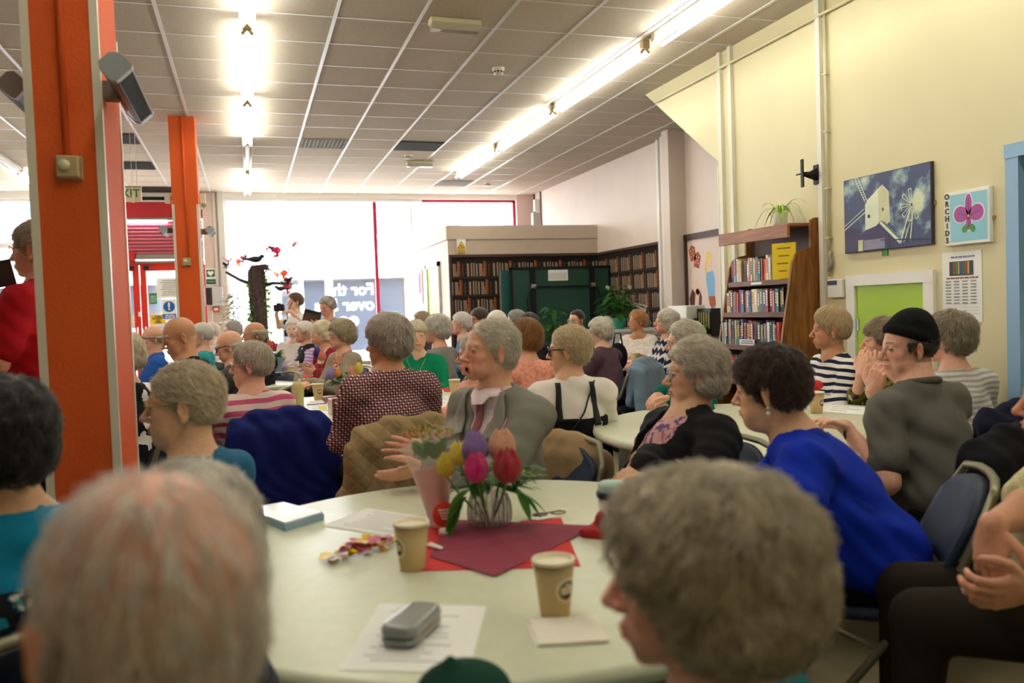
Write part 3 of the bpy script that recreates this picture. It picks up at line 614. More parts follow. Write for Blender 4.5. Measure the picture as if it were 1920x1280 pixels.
# mural poster on pink wall
t=thing('mural_poster','framed wall mural with dice, a bald reader and a girl in blue','poster',(5.25,8.72,1.6),-PI/2)
w,h=.55,.53; MB().box(-w,w,-.02,0,-h,h).build('board',mat('mural_ground','e2cfc6',.7),t); MB().box(-w-.04,-w+.03,-.05,0,-h,h+.04).box(-w-.04,w,-.05,0,h-.03,h+.04).box(w-.03,w+.02,-.05,0,-h,h).build('frame',BROWNF(),t)
F=-.021; m=MB()
def blob(pts,mi,k=0): flat(pts,F-.0006*k,m,mi)
def oval(cx,cz,rx,rz,mi,k=0,ang=0): blob([(cx+rx*math.cos(a)*math.cos(ang)-rz*math.sin(a)*math.sin(ang),cz+rx*math.cos(a)*math.sin(ang)+rz*math.sin(a)*math.cos(ang)) for a in [2*PI*i/20 for i in range(20)]],mi,k)
for cx,cz,an in ((-.40,.33,.25),(-.29,.24,-.25)):
    R=Matrix.Rotation(an,2); q=[R@Vector(v)+Vector((cx,cz)) for v in ((-.06,-.09),(.06,-.09),(.075,.06),(0,.11),(-.075,.06))]; blob(q,0,1)
    for dx,dz in ((-.03,-.03),(.03,-.03),(0,.0),(-.03,.04),(.03,.04)): 
        v=R@Vector((dx,dz)); oval(cx+v.x,cz+v.y,.009,.009,1,2)
oval(-.30,-.09,.055,.09,2,1); oval(-.30,-.17,.05,.07,2,1); blob([(-.50,-.22),(-.42,-.1),(-.35,-.16),(-.38,-.32),(-.46,-.38)],3,1); blob([(-.25,-.12),(-.2,-.2),(-.22,-.36),(-.30,-.40)],3,1); blob([(-.5,-.5),(-.36,-.32),(-.28,-.42),(-.18,-.3),(-.12,-.5)],2,1)
for k in range(6): bar0=(-.45+.06*k,-.5); blob([(bar0[0],bar0[1]),(bar0[0]+.01,bar0[1]),(bar0[0]+.05,-.36),(bar0[0]+.04,-.36)],3,2)
oval(-.03,.25,.055,.075,4,1); oval(0,.20,.04,.055,2,2); oval(-.09,.13,.025,.09,4,1); blob([(-.08,.08),(.06,.1),(.1,0),(.09,-.2),(-.05,-.2),(-.1,0)],5,1); blob([(-.05,-.2),(.09,-.2),(.11,-.3),(.02,-.35),(-.03,-.3)],0,2); blob([(0,-.35),(.1,-.3),(.1,-.45),(.02,-.45)],5,2); blob([(.0,-.45),(.1,-.45),(.09,-.52),(.02,-.52)],0,2)
m.build('painted_figures',[mat('mural_rust','a8522e',.7),mat('mural_white','f2ead8',.7),mat('mural_skin','eec6a8',.7),mat('mural_maroon','6a2f2c',.7),mat('mural_yellow','e8c860',.7),mat('mural_blue','7fb6dd',.7)],t)
# ---------- outside ----------
GRD=mat('road','9a9a9c',.8,noise=.1,nscale=2); struct(MB().box(-40,45,15.3,60,-.25,-.12).build('floor_street',GRD)); struct(MB().box(-40,45,15.3,18,-.15,-.02).build('floor_pavement',mat('pavement','c2bfba',.8,noise=.1,nscale=3)))
BW=mat('facade_white','e9e7e2',.7,noise=.04,nscale=1); GB=mat('facade_glass','4a5866',.1); BK=mat('facade_brick','84786f',.8)
nt=BK.node_tree; br=nt.nodes.new('ShaderNodeTexBrick'); br.inputs['Scale'].default_value=4.5; br.inputs['Color1'].default_value=srgb('7c706a'); br.inputs['Color2'].default_value=srgb('5a5452'); br.inputs['Mortar'].default_value=srgb('a8a49e'); tcx=nt.nodes.new('ShaderNodeTexCoord'); mpx=nt.nodes.new('ShaderNodeMapping'); mpx.inputs['Rotation'].default_value=(PI/2,0,0); nt.links.new(tcx.outputs['Object'],mpx.inputs[0]); nt.links.new(mpx.outputs[0],br.inputs[0]); nt.links.new(br.outputs[0],nt.nodes['Principled BSDF'].inputs[0])
Y=24
t=thing('white_building','white fronted building across the street with sash windows above a shop','building',(0,Y,0))
MB().box(-.35,14,0,8,2.4,9).box(-.35,.9,0,8,0,2.4).box(4.55,14,0,8,0,2.4).box(.9,4.55,.9,8,0,2.4).build('wall',BW,t)
MB().box(-.1,5.5,-.25,0,2.35,2.75).build('cornice',BW,t); MB().box(1.4,9,-.12,0,2.5,3.1).build('fascia_board',mat('fascia_blue','9ab6c4',.5),t)

for wx in (.85,2.85,5.2,7.4):
    for dx in (0,.48):
        f=MB().box(wx+dx-.03,wx+dx+.43,-.03,.05,3.55,4.75).build('window_frame',mat('facade_frame','dfe4e8',.5),t); 
        g=MB()
        for i in range(3):
            for j in range(5): g.box(wx+dx+.01+i*.135,wx+dx+.13+i*.135,-.04,-.03,3.6+j*.225,3.8+j*.225)
        g.build('pane',mat('pane_blue','3c4c5e',.4,spec=.2),f)
    MB().box(wx-.1,wx+1.0,-.12,0,3.36,3.44).build('sill',mat('sill_grey','52606c',.6),t)
MB().box(1.55,2.1,.02,.04,.3,2.3).box(2.35,4.35,.02,.04,.3,2.3).box(.95,1.4,.02,.04,.5,1.9).build('shop_window',mat('shop_dark','1c2430',.5,spec=.1),t)
MB().box(1.4,1.52,-.05,.1,0,2.35).box(2.12,2.32,-.05,.1,0,2.35).box(.9,4.5,-.05,.1,0,.3).build('shop_frame',mat('facade_frame'),t); MB().box(.95,1.42,-.06,0,2.0,2.2).build('street_sign',mat('street_sign','7fb0c8',.5),t)
MB().box(4.36,4.52,-.06,.1,0,2.35).build('brick_pier',mat('orange_brick','d2694a',.7),t); MB().box(4.62,4.95,-.03,.02,0,2.35).build('side_window',mat('shop_dark'),t)
t=thing('brick_building','grey brick building at the left of the view through the window','building',(0,Y,0)); MB().box(-1.15,-.38,-.3,8,2.9,9).build('wall',BK,t); MB().box(-1.15,-.38,-.3,8,0,2.9).build('ground_floor',BW,t); MB().tube([(-.42,-.35,0),(-.42,-.35,9)],.05,8).build('drainpipe',mat('pipe_blue','8fa8b8',.5),t)
t=thing('shop_row','row of shops across the street seen through the entrance doors','building',(0,Y,0)); MB().box(-12,-1.2,0,8,2.6,7).build('wall',BW,t); MB().box(-12,-1.2,0,8,0,2.6).build('shop_front',mat('shop_dark'),t); MB().box(-12,-1.2,-.2,0,2.3,2.9).build('fascia_board',mat('facade_frame'),t)
for x in (-7.9,-6.6,-5.3): 
    f=MB().box(x,x+.9,-.04,.02,4.0,5.6).build('window_frame',mat('facade_frame'),t); MB().box(x+.06,x+.84,-.05,-.04,4.06,5.54).build('pane',mat('pane_blue'),f)
MB().box(-6.3,-5.5,-.06,0,3.4,6.4).box(-12,-8,-.06,0,3.4,6.4).build('brick_panel',BK,t)
t=thing('parked_car','pale parked car on the street outside the entrance doors','car',(-2.8,19.5,-.12)); 
MB().poly([(-1.9,.3),(-1.9,.75),(-1.2,.85),(-.7,1.3),(.7,1.32),(1.3,.88),(1.9,.75),(1.9,.3)],1.6,M=Matrix.Translation((0,.8,0))@Matrix.Rotation(PI/2,4,'X')).build('body',mat('car_white','e4e6ea',.2,coat=1),t)
MB().poly([(-1.05,.88),(-.65,1.24),(.62,1.26),(1.1,.9)],1.62,M=Matrix.Translation((0,.81,0))@Matrix.Rotation(PI/2,4,'X')).build('window',GB,t)
for sx in (-1.15,1.15):
    for sy in (-.75,.75): MB().lathe([(0,-.1),(.3,-.1),(.32,0),(.3,.1),(0,.1)],20,M=Matrix.Translation((sx,sy,.32))@Matrix.Rotation(PI/2,4,'X')).build('wheel',mat('tyre','202022',.7),t)

# ================= figures =================
class Field:
    """signed distance samples on a rectilinear grid, turned into one continuous surface"""
    def __init__(s,xs,ys,zs):
        s.ax=[np.asarray(a,np.float32) for a in (xs,ys,zs)]; s.F=np.full([len(a) for a in s.ax],1.0,np.float32)
    def blk(s,lo,hi):
        sl=[]; 
        for a,l,h in zip(s.ax,lo,hi):
            i=int(np.searchsorted(a,l)); j=int(np.searchsorted(a,h))
            i=max(0,i-1); j=min(len(a),j+1)
            if j-i<2: return None,None
            sl.append(slice(i,j))
        P=np.meshgrid(s.ax[0][sl[0]],s.ax[1][sl[1]],s.ax[2][sl[2]],indexing='ij')
        return tuple(sl),P
    def _apply(s,sl,d,k,op):
        A=s.F[sl]
        if op=='u':
            h=np.maximum(k-np.abs(A-d),0)/k; s.F[sl]=np.minimum(A,d)-h*h*k*.25
        else:
            d=-d; h=np.maximum(k-np.abs(A-d),0)/k; s.F[sl]=np.maximum(A,d)+h*h*k*.25
    def ell(s,c,r,k=.015,R=None,op='u'):
        c=np.array(c,np.float32); r=np.array(r,np.float32); e=np.array([max(r)]*3) if R is not None else r
        sl,P=s.blk(c-e-k-.03,c+e+k+.03)
        if sl is None: return
        q=[P[i]-c[i] for i in range(3)]
        if R is not None: q=[R[0][i]*q[0]+R[1][i]*q[1]+R[2][i]*q[2] for i in range(3)]
        k0=np.sqrt((q[0]/r[0])**2+(q[1]/r[1])**2+(q[2]/r[2])**2); k1=np.sqrt((q[0]/r[0]**2)**2+(q[1]/r[1]**2)**2+(q[2]/r[2]**2)**2)+1e-9
        d=k0*(k0-1)/k1; d=np.where(k0<1e-4,-min(r),d)
        s._apply(sl,d.astype(np.float32),k,op)
    def cap(s,a,b,ra,rb,k=.015,op='u',flat=None):
        a=np.array(a,np.float32); b=np.array(b,np.float32); m=max(ra,rb)
        sl,P=s.blk(np.minimum(a,b)-m-k-.03,np.maximum(a,b)+m+k+.03)
        if sl is None: return
        ab=b-a; L=float(ab@ab)+1e-9
        t=np.clip(((P[0]-a[0])*ab[0]+(P[1]-a[1])*ab[1]+(P[2]-a[2])*ab[2])/L,0,1)
        d=np.sqrt((P[0]-a[0]-t*ab[0])**2+(P[1]-a[1]-t*ab[1])**2+(P[2]-a[2]-t*ab[2])**2)-(ra+(rb-ra)*t)
        s._apply(sl,d.astype(np.float32),k,op)
    def func(s,lo,hi,f,k=.01,op='s'):
        sl,P=s.blk(np.array(lo),np.array(hi))
        if sl is None: return
        s._apply(sl,f(P).astype(np.float32),k,op)
    def displace(s,f):
        P=np.meshgrid(*s.ax,indexing='ij'); m=np.abs(s.F)<.05; s.F[m]+=f(P[0][m],P[1][m],P[2][m]).astype(np.float32)
    def mesh(s):
        F=s.F; 
        for ax in range(3):
            idx=[slice(None)]*3
            for e in (0,-1): idx[ax]=e; F[tuple(idx)]=np.maximum(F[tuple(idx)],.002)
        nx,ny,nz=F.shape; S_=F<0; ps=np.zeros((nx-1,ny-1,nz-1,3),np.float32); ct=np.zeros((nx-1,ny-1,nz-1),np.float32); quads=[]
        X=s.ax
        edges=[]
        for ax in range(3):
            a=[slice(None)]*3; b=[slice(None)]*3; a[ax]=slice(0,-1); b[ax]=slice(1,None)
            sa=S_[tuple(a)]; sb=S_[tuple(b)]; I=np.argwhere(sa!=sb)
            if len(I)==0: continue
            fa=F[tuple(a)][tuple(I.T)]; fb=F[tuple(b)][tuple(I.T)]; t=fa/(fa-fb)
            pos=np.stack([X[d][I[:,d]] for d in range(3)],-1); pos[:,ax]+=t*(X[ax][I[:,ax]+1]-X[ax][I[:,ax]])
            o=[d for d in range(3) if d!=ax]
            ok=(I[:,o[0]]>0)&(I[:,o[1]]>0)&(I[:,o[0]]<F.shape[o[0]]-1)&(I[:,o[1]]<F.shape[o[1]]-1)
            I=I[ok]; pos=pos[ok]; sg=sa[tuple(I.T)]
            for du in (0,1):
                for dv in (0,1):
                    J=I.copy(); J[:,o[0]]-=du; J[:,o[1]]-=dv
                    np.add.at(ps,tuple(J.T),pos); np.add.at(ct,tuple(J.T),1)
            edges.append((I,o,sg,ax))
        act=ct>0; ids=np.full(ct.shape,-1,np.int64); ids[act]=np.arange(act.sum()); V=ps[act]/ct[act][:,None]
        for I,o,sg,ax in edges:
            def cid(du,dv): J=I.copy(); J[:,o[0]]-=du; J[:,o[1]]-=dv; return ids[tuple(J.T)]
            q=np.stack([cid(0,0),cid(1,0),cid(1,1),cid(0,1)],-1)
            flip=sg if ax!=1 else ~sg
            q[flip]=q[flip][:,::-1]; quads.append(q)
        return V,(np.concatenate(quads) if quads else np.zeros((0,4),int))
def bands(lo,hi,coarse,fine=()):
    """axis positions from lo to hi, with finer steps inside (a,b,step) bands"""
    out=[lo]; x=lo
    while x<hi:
        st=coarse
        for a,b,f in fine:
            if a-f<=x<b: st=min(st,f)
        x+=st; out.append(x)
    return out
def npmesh(name,V,Q,mats,cols=None,mi=None,parent=None,tris=False):
    me=bpy.data.meshes.new(name); n=len(V); me.vertices.add(n); me.vertices.foreach_set('co',np.asarray(V,np.float32).ravel())
    k=Q.shape[1]; me.loops.add(len(Q)*k); me.loops.foreach_set('vertex_index',Q.ravel().astype(np.int32)); me.polygons.add(len(Q)); me.polygons.foreach_set('loop_start',np.arange(0,len(Q)*k,k,dtype=np.int32)); me.update(calc_edges=True)
    me.polygons.foreach_set('use_smooth',np.ones(len(Q),bool))
    for m in (mats if isinstance(mats,(list,tuple)) else [mats]): me.materials.append(m)
    if mi is not None: me.polygons.foreach_set('material_index',mi.astype(np.int32))
    if cols is not None:
        a=me.color_attributes.new('Col','FLOAT_COLOR','POINT'); c=np.ones((n,4),np.float32); c[:,:3]=cols; a.data.foreach_set('color',c.ravel())
    me.update(); o=bpy.data.objects.new(name,me); COL.objects.link(o)
    if parent is not None: o.parent=parent
    return o
def lin(c): return np.array(srgb(c)[:3],np.float32)
def rotz(a): return np.array([[math.cos(a),-math.sin(a),0],[math.sin(a),math.cos(a),0],[0,0,1]])
def rotx(a): return np.array([[1,0,0],[0,math.cos(a),-math.sin(a)],[0,math.sin(a),math.cos(a)]])
def roty(a): return np.array([[math.cos(a),0,math.sin(a)],[0,1,0],[-math.sin(a),0,math.cos(a)]])
def SKIN():
    return mat('skin','c89a80',.5,noise=.10,nscale=90,bump=.12,bscale=140,sub=.05,attr='Col',spec=.35)
def HAIR(): return leafy(mat('hair','888888',.55,noise=.15,nscale=140,bump=.2,bscale=160,attr='Col',spec=.35,sheen=.5),.2)
def head_field(f,hc,Rh,s=1.,o={}):
    """face +y, z up, origin between the eyes inside the skull"""
    hc=np.array(hc); T=lambda p: hc+Rh@(np.array(p)*s)
    E=lambda c,r,k=.014,op='u',R=None: f.ell(T(c),np.array(r)*s,k,(Rh@R) if R is not None else Rh,op)
    C=lambda a,b,ra,rb,k=.01,op='u': f.cap(T(a),T(b),ra*s,rb*s,k,op)
    fat=o.get('fat',0); nose=o.get('nose',1.)
    E((0,-.010,.030),(.074,.094,.082)); E((0,.030,-.008),(.060+fat*.004,.060,.085)); E((0,.022,-.062),(.052+fat*.008,.056,.048),.02)
    E((0,.070,-.100),(.018,.014,.014),.03); 
    if fat: E((0,.03,-.108),(.045,.045,.022+fat*.008),.03)
    for q in (-1,1):
        E((q*.042,.056,-.032),(.022,.018,.018),.02); E((q*.034,.052,-.070),(.024+fat*.004,.022,.026),.02)
        E((q*.0325,.094,-.000),(.017,.013,.011),.012,'s')
        E((q*.032,.0735,-.002),(.0155,.0135,.0125),.003)      # lids
        C((q*.014,.083,.017),(q*.047,.070,.018),.008,.006,.014)
    # nose
    C((0,.084,.006),(0,.104+.004*nose,-.034),.0075,.010,.010); E((0,.104+.005*nose,-.038),(.011,.011,.009),.008)
    for q in (-1,1): E((q*.012,.096,-.042),(.007,.009,.007),.006)
    for q in (-1,1): E((q*.006,.101,-.050),(.003,.004,.003),.002,'s')
    # mouth
    E((0,.080,-.070),(.026,.016,.018),.015)
    if o.get('mouth')=='open':
        E((0,.092,-.0610),(.019,.008,.005),.006); E((0,.085,-.088),(.016,.009,.006),.006); E((0,.094,-.074),(.014,.017,.010),.004,'s')
    else:
        E((0,.094,-.0665),(.021,.007,.004),.004); E((0,.092,-.0765),(.018,.007,.0048),.004); C((-.02,.097,-.0712),(.02,.097,-.0712),.002,.002,.003,'s')
    for q in (-1,1): C((q*.022,.088,-.050),(q*.033,.078,-.078),.0022,.0018,.008,'s')   # smile folds
    for q in (-1,1):   # ears
        R=roty(q*.25)@rotx(-.15)@rotz(q*-.45)
        if not o.get('noear'):
            E((q*.080,-.012,-.012),(.006,.018,.032),.008,'u',R); E((q*.079,-.010,-.040),(.006,.009,.010),.008,'u',R); E((q*.089,-.006,-.006),(.006,.010,.018),.004,'s',R)
def hand_pts(w,d,n,side,curl,spread=.16,thumb=1.,s=1.):
    """w wrist, d direction of the palm, n palm-facing normal; returns capsules"""
    w=np.array(w,float); d=np.array(d,float); d/=np.linalg.norm(d); n=np.array(n,float); n-=d*(n@d); n/=np.linalg.norm(n); l=np.cross(n,d)*side   # l towards the thumb
    caps=[]
    pc=w+d*.045*s
    for i,(off,L) in enumerate(((.027,.068),(.009,.076),(-.009,.071),(-.026,.056))):
        b=w+d*(.086-(.004*abs(i-1)))*s+l*off*s; dd=d+l*spread*(off/.027)*.6; dd/=np.linalg.norm(dd)
        caps.append((w+d*.02*s+l*off*.8*s,b,.0125*s,.0105*s))
        cu=curl[i] if isinstance(curl,(list,tuple)) else curl
        p=b; ang=cu*.7
        for j,(fr,rr) in enumerate(((.45,.0092),(.30,.0084),(.25,.0074))):
            v=dd*math.cos(ang)+n*math.sin(ang); q=p+v*L*fr*s; caps.append((p,q,rr*s,(rr-.0008)*s)); p=q; ang+=cu
    tb=w+d*.025*s+l*.026*s+n*.004; t1=tb+(d*.55+l*.75*thumb+n*.25)*.036*s; t2=t1+(d*.8+l*.35*thumb+n*.3)*.032*s; t3=t2+(d*.92+l*.1*thumb+n*.35)*.026*s
    caps+= [(tb,t1,.015*s,.0115*s),(t1,t2,.0108*s,.0098*s),(t2,t3,.0095*s,.0082*s)]
    return caps,pc,l
def ik(S0,Wt,l1,l2,pole):
    S0=np.array(S0,float); Wt=np.array(Wt,float); v=Wt-S0; D=np.linalg.norm(v)
    if D>(l1+l2)*.995: Wt=S0+v/D*(l1+l2)*.995; v=Wt-S0; D=np.linalg.norm(v)
    u=v/D; a=(l1*l1-l2*l2+D*D)/(2*D); h=math.sqrt(max(0,l1*l1-a*a)); p=np.array(pole,float); p-=u*(p@u); p/=np.linalg.norm(p)+1e-9
    return S0+u*a+p*h,Wt
SK={'fair':'ecc0a6','pale':'f0d2c0','pink':'ebb49c','tan':'cc946f','ruddy':'e2a88c','warm':'e0b08e'}
STY={ # t: thickness, low: lower edge at back, front: hairline height, ear: ears uncovered, side: lower edge at the sides
 'short':dict(t=.010,low=-.055,front=.062,side=-.015,ear=1), 'set':dict(t=.020,low=-.075,front=.055,side=-.035,ear=.6), 'bouffant':dict(t=.030,low=-.085,front=.052,side=-.04,ear=.5),
 'bob':dict(t=.018,low=-.10,front=.045,side=-.075,ear=0), 'curly':dict(t=.025,low=-.08,front=.055,side=-.035,ear=.5), 'crop':dict(t=.010,low=-.06,front=.07,side=-.02,ear=1),
 'thin':dict(t=.002,low=-.065,front=.075,side=-.02,ear=1),
 'balding':dict(t=.008,low=-.06,front=.06,side=-.02,ear=1), 'big':dict(t=.052,low=-.12,front=.05,side=-.08,ear=0)}
def hair_field(style,h,s,amp,rng,ext):
    st=dict(STY[style]); st.update(ext); t=st['t']; f=Field(bands(-.15,.15,h),bands(-.19,.16,h),bands(-.15,.19,h))
    if style=='balding':
        f.ell((0,-.012,.025),(.076+t,.096+t,.082+t),.004); f.func((-.2,-.2,-.2),(.2,.2,.2),lambda P: -(np.maximum(P[2]-(.035-.15*(P[1]+.03)),P[1]-.035)+0*P[0]),.012,'s') if False else None
        cut=np.maximum
        P=np.meshgrid(*f.ax,indexing='ij'); d=P[2]-(st.get('ring',.045)+0*P[0]); h2=np.maximum(f.F,d); 
        top=f.F+.0; f.F=h2
    else:
        f.ell((0,-.013,.030+t*.15*st.get('tz',1)),(.075+t*.8,.095+t*.85,.083+t*.9*st.get('tz',1)),.01)
        f.ell((0,-.040-t*.2,-.012),(.066+t*.75,.058+t*.9,.070+t*.3),.014)
        if st['low']<-.09: f.ell((0,-.035,-.05),(.078+t*.5,.062+t*.6,.06),.03)
        if st.get('top'): f.ell((0,st.get('topy',0.0),.09),(.055+t*.4,.075,.035+st['top']),.03)
    P=np.meshgrid(*f.ax,indexing='ij'); x,y,z=P
    # lower edge: rises from the nape to the temples
    u=np.clip((y+.06)/.10,0,1); edge=st['low']+(st['side']-st['low'])*u
    k_=.045; d_=((edge-z)*.9).astype(np.float32)-.004; h_=np.maximum(k_-np.abs(f.F-d_),0)/k_; f.F=np.maximum(f.F,d_)+h_*h_*k_*.25
    # face opening
    fr=st['front']; wv=.008*np.sin(x*60+rng.uniform(0,6))
    k0=np.sqrt((x/.135)**2+((y-.150)/(.150-.022*bool(st.get('bang') or (st['ear']==0 and not st.get('face')))+.8*wv))**2+((z+.055)/(fr+.075+wv))**2)+1e-6; df=-((k0-1)*.09).astype(np.float32); k_=.014; h_=np.maximum(k_-np.abs(f.F-df),0)/k_; f.F=np.maximum(f.F,df)+h_*h_*k_*.25
    if style=='balding': f.F=np.maximum(f.F,y-.03)
    if st['ear']>0:
        for q in (-1,1):
            d=-(np.sqrt(((x-q*.09)/1.1)**2+((y+.004)/.9)**2+((z+.020)/1.25)**2)-.030*st['ear']).astype(np.float32); k_=.010; h_=np.maximum(k_-np.abs(f.F-d),0)/k_; f.F=np.maximum(f.F,d)+h_*h_*k_*.25
    if st.get('bang'):   # fringe over the forehead
        f.ell((0,.062,.055),(.058,.032,.03),.015)
    a=amp*st.get('wav',1)
    ph=rng.uniform(0,6,6)
    if style in('curly','set','bouffant','big'):
        fq=st.get('fq',95.)
        f.F+= (a*(np.sin(x*fq+ph[0]+2*np.sin(z*40))*np.sin(y*fq*.9+ph[1]+2*np.sin(x*45))*np.sin(z*fq*.95+ph[2]+2*np.sin(y*42)))).astype(np.float32)*1.6
        f.F+= (a*.5*np.sin(z*60+6*np.sin(y*30+ph[3])+ph[4])).astype(np.float32)
    else: f.F+= (a*.5*np.sin(x*70+4*np.sin(y*25+ph[0]))*np.sin(y*50+4*np.sin(z*30+ph[1]))+a*.35*np.sin((np.arctan2(x,z))*26+ph[2])).astype(np.float32)
    return f
def strands(f,V,n,rng,style,L,w,col,comb,cv=.25,lift=.004,s=1.,mess=.5):
    """thin tapering locks that follow the hair surface"""
    if n<=0 or len(V)==0: return None
    G=[np.gradient(f.F,f.ax[d],axis=d) for d in range(3)]
    def look(p):
        ix=tuple(np.clip(np.searchsorted(f.ax[d],p[:,d]),1,len(f.ax[d])-2) for d in range(3))
        g=np.stack([G[d][ix] for d in range(3)],-1); g/=np.linalg.norm(g,axis=1)[:,None]+1e-6; return f.F[ix],g
    ii=rng.integers(0,len(V),n); p=V[ii].astype(np.float64).copy(); d0,g=look(p)
    K=6; pts=[p.copy()]; ph=rng.uniform(-1,1,(n,3)); LL=L*rng.uniform(.5,1.25,n)
    curl=rng.uniform(-1,1,n)
    for k in range(K):
        if comb=='whorl': d=p-np.array([0.01,-.06,.16]); 
        elif comb=='back': d=np.stack([p[:,0]*1.2,-.12+0*p[:,1],-.05-.9*(p[:,2]<.0)*.15+0*p[:,2]-.03],-1)
        elif comb=='side': d=np.stack([-.10+0*p[:,0],-.05+p[:,1]*.3,-.06-p[:,2]*.3],-1)
        elif comb=='down': d=np.stack([p[:,0]*.6,p[:,1]*.4,-.12+0*p[:,2]],-1)
        d=d/(np.linalg.norm(d,axis=1)[:,None]+1e-9)+ph*mess*.5
        F0,g=look(p); d-=g*(d*g).sum(1)[:,None]; 
        b=np.cross(g,d)
        if style in('curly','set','bouffant','big'): d=d+b*(curl*.9*math.sin(k*1.1+.5))[:,None]
        d/=np.linalg.norm(d,axis=1)[:,None]+1e-9
        p=p+d*(LL/K)[:,None]; F0,g=look(p); tgt=lift*(.3+.7*math.sin(math.pi*k/K))*rng.exponential(.7,n).clip(0,3.)+(.002 if k<K-1 else -.001)
        p=p+g*(np.clip(tgt-F0,-.008,.008))[:,None]; pts.append(p.copy())
    pts=np.stack(pts,1); M=K+1   # n,M,3
    tan=np.gradient(pts,axis=1); tan/=np.linalg.norm(tan,axis=2)[:,:,None]+1e-9
    F0,g=look(pts.reshape(-1,3)); g=g.reshape(n,M,3); sd=np.cross(tan,g); sd/=np.linalg.norm(sd,axis=2)[:,:,None]+1e-9
    tp=np.array([.5,.9,1,1,.9,.65,.08])[:M][None,:,None]*w*rng.uniform(.6,1.4,(n,1,1))
    ring=np.stack([pts-sd*tp,pts+g*tp*.8,pts+sd*tp],2)  # n,M,3,3
    VV=ring.reshape(-1,3); base=(np.arange(n)*M*3)[:,None,None]; k=np.arange(M-1)[None,:,None]*3; e=np.arange(2)[None,None,:]
    q=np.stack([base+k+e,base+k+e+1,base+k+e+4,base+k+e+3],-1).reshape(-1,4)
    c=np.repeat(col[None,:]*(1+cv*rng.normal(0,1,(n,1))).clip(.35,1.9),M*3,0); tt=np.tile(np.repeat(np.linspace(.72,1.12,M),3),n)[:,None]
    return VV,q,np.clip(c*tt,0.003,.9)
def P_(**k): return k
PCOUNT=[0]
def person(hx,hy,hz,bf,hf,label,D=5.,sex='f',skin='fair',hair='c8c4bc',style='set',hpitch=0,htilt=0,hs=1.,lean=.04,leanx=0.,build=1.,stand=False,
           top=('jumper','plain',('607080',)),under=None,neck='round',sleeve='long',legs=('trousers','plain',('22242c',)),arms=None,glasses=None,fat=0,nose=1.,mouth=None,hx_={},
           comb='whorl',strand=1.,pole=None,hands=None,topkw={},chair=None,hem=0,hair2=None,brow=None,seatz=.44,bodyback=0,extra=None,hlen=1.,over=None):
    """hx,hy,hz: head centre at eye level. bf/hf: compass heading (radians) of body and head, 0 = +y"""
    rng=np.random.default_rng(1000+PCOUNT[0]); PCOUNT[0]+=1
    near=D<5.9; mid=D<8
    cb,sb=math.cos(bf),math.sin(bf); fwd=np.array([-sb,cb,0])
    bx=hx-fwd[0]*lean-cb*leanx; by=hy-fwd[1]*lean-sb*leanx
    root=thing('person',label,'person',(bx,by,0),bf)
    H=np.array([leanx,lean,hz]); Rh=rotz(hf-bf)@roty(htilt)@rotx(hpitch)
    m=sex=='m'; sw=(.195 if m else .172)*build; b=build
    neckb=H+Rh@np.array([0,-.030,-.075*hs])*1.0; nb=np.array([leanx*.75,lean*.72-.005,hz-.155*hs])
    hipz=(.92*(hz/1.6)) if stand else seatz+.09; hip=np.array([0,-.0+bodyback,hipz])
    sh=np.array([leanx*.72,lean*.66-.01,hz-(.225 if m else .215)])
    chest=hip*.35+sh*.65+np.array([0,.015,-.01]); belly=hip*.72+sh*.28+np.array([0,.03,0])
    # arms
    l1,l2=(.285,.255) if m else (.262,.235)
    A=arms or {}
    joints=[]
    for q,nm in ((-1,'l'),(1,'r')):
        S0=sh+np.array([q*(sw-.02),0,-.015])
        a=A.get(nm)
        if a is None: a=P_(w=(q*.10,.30+lean*.5,.95 if stand else .775),d=(-q*.5,.8,-.1),n=(0,0,-1),curl=.45)
        if isinstance(a,dict) and a.get('rest')=='lap': a=P_(w=(q*.09,.26,seatz+.20),d=(-q*.8,.5,-.1),n=(0,0,-1),curl=.5)
        if a.get('W') is not None:
            a=dict(a); Ri=rotz(-bf); tl=lambda v: Ri@np.array(v,float)
            a['w']=Ri@(np.array(a['W'],float)-np.array([bx,by,0])); a['d']=tl(a['d']); a['n']=tl(a['n'])
            if 'pole' in a: a['pole']=tl(a['pole'])
        if a.get('rest')=='side': a=P_(w=(q*(sw+.06),.02,sh[2]-.50),d=(0,.1,-1),n=(-q,0,0),curl=.3)
        E_,W_=ik(S0,a['w'],l1,l2,a.get('pole',(q*.55,-.35,-.8))); joints.append((q,S0,E_,W_,a))
    hh=(.0028 if D<3.4 else .0038 if near else .0050 if mid else .0065); ch=.011 if near else .016 if mid else .02
    # ---- body: head, neck, bust
    lo=H-.17; hi=H+.17
    z_lo=hipz-.1
    f=Field(bands(min(lo[0],-sw-.05),max(hi[0],sw+.05),ch,((H[0]-.1,H[0]+.1,hh),)),bands(min(lo[1],-.2),max(hi[1],.2),ch,((H[1]-.11,H[1]+.13,hh),)),bands(z_lo,hi[2],ch*1.3,((H[2]-.125,H[2]+.13,hh),)))
    nr=(.056 if m else .047)+fat*.006
    f.cap(nb,neckb+Rh@np.array([0,.006,.03]),nr*1.12,nr,.03); f.cap(nb+[0,.0,-.02],sh+[-(sw-.05),0,.0],.05*b,.04*b,.05); f.cap(nb+[0,.0,-.02],sh+[(sw-.05),0,.0],.05*b,.04*b,.05)
    f.ell(chest,(sw*.78,.085*b,.17),.06); f.ell(belly,(sw*.72,.08*b,.15),.06); f.ell(hip,(sw*.8,.10*b,.11),.05)
    head_field(f,H,Rh,hs,dict(fat=fat,nose=nose,mouth=mouth))
    V,Q=f.mesh(); parts=[(V,Q)]
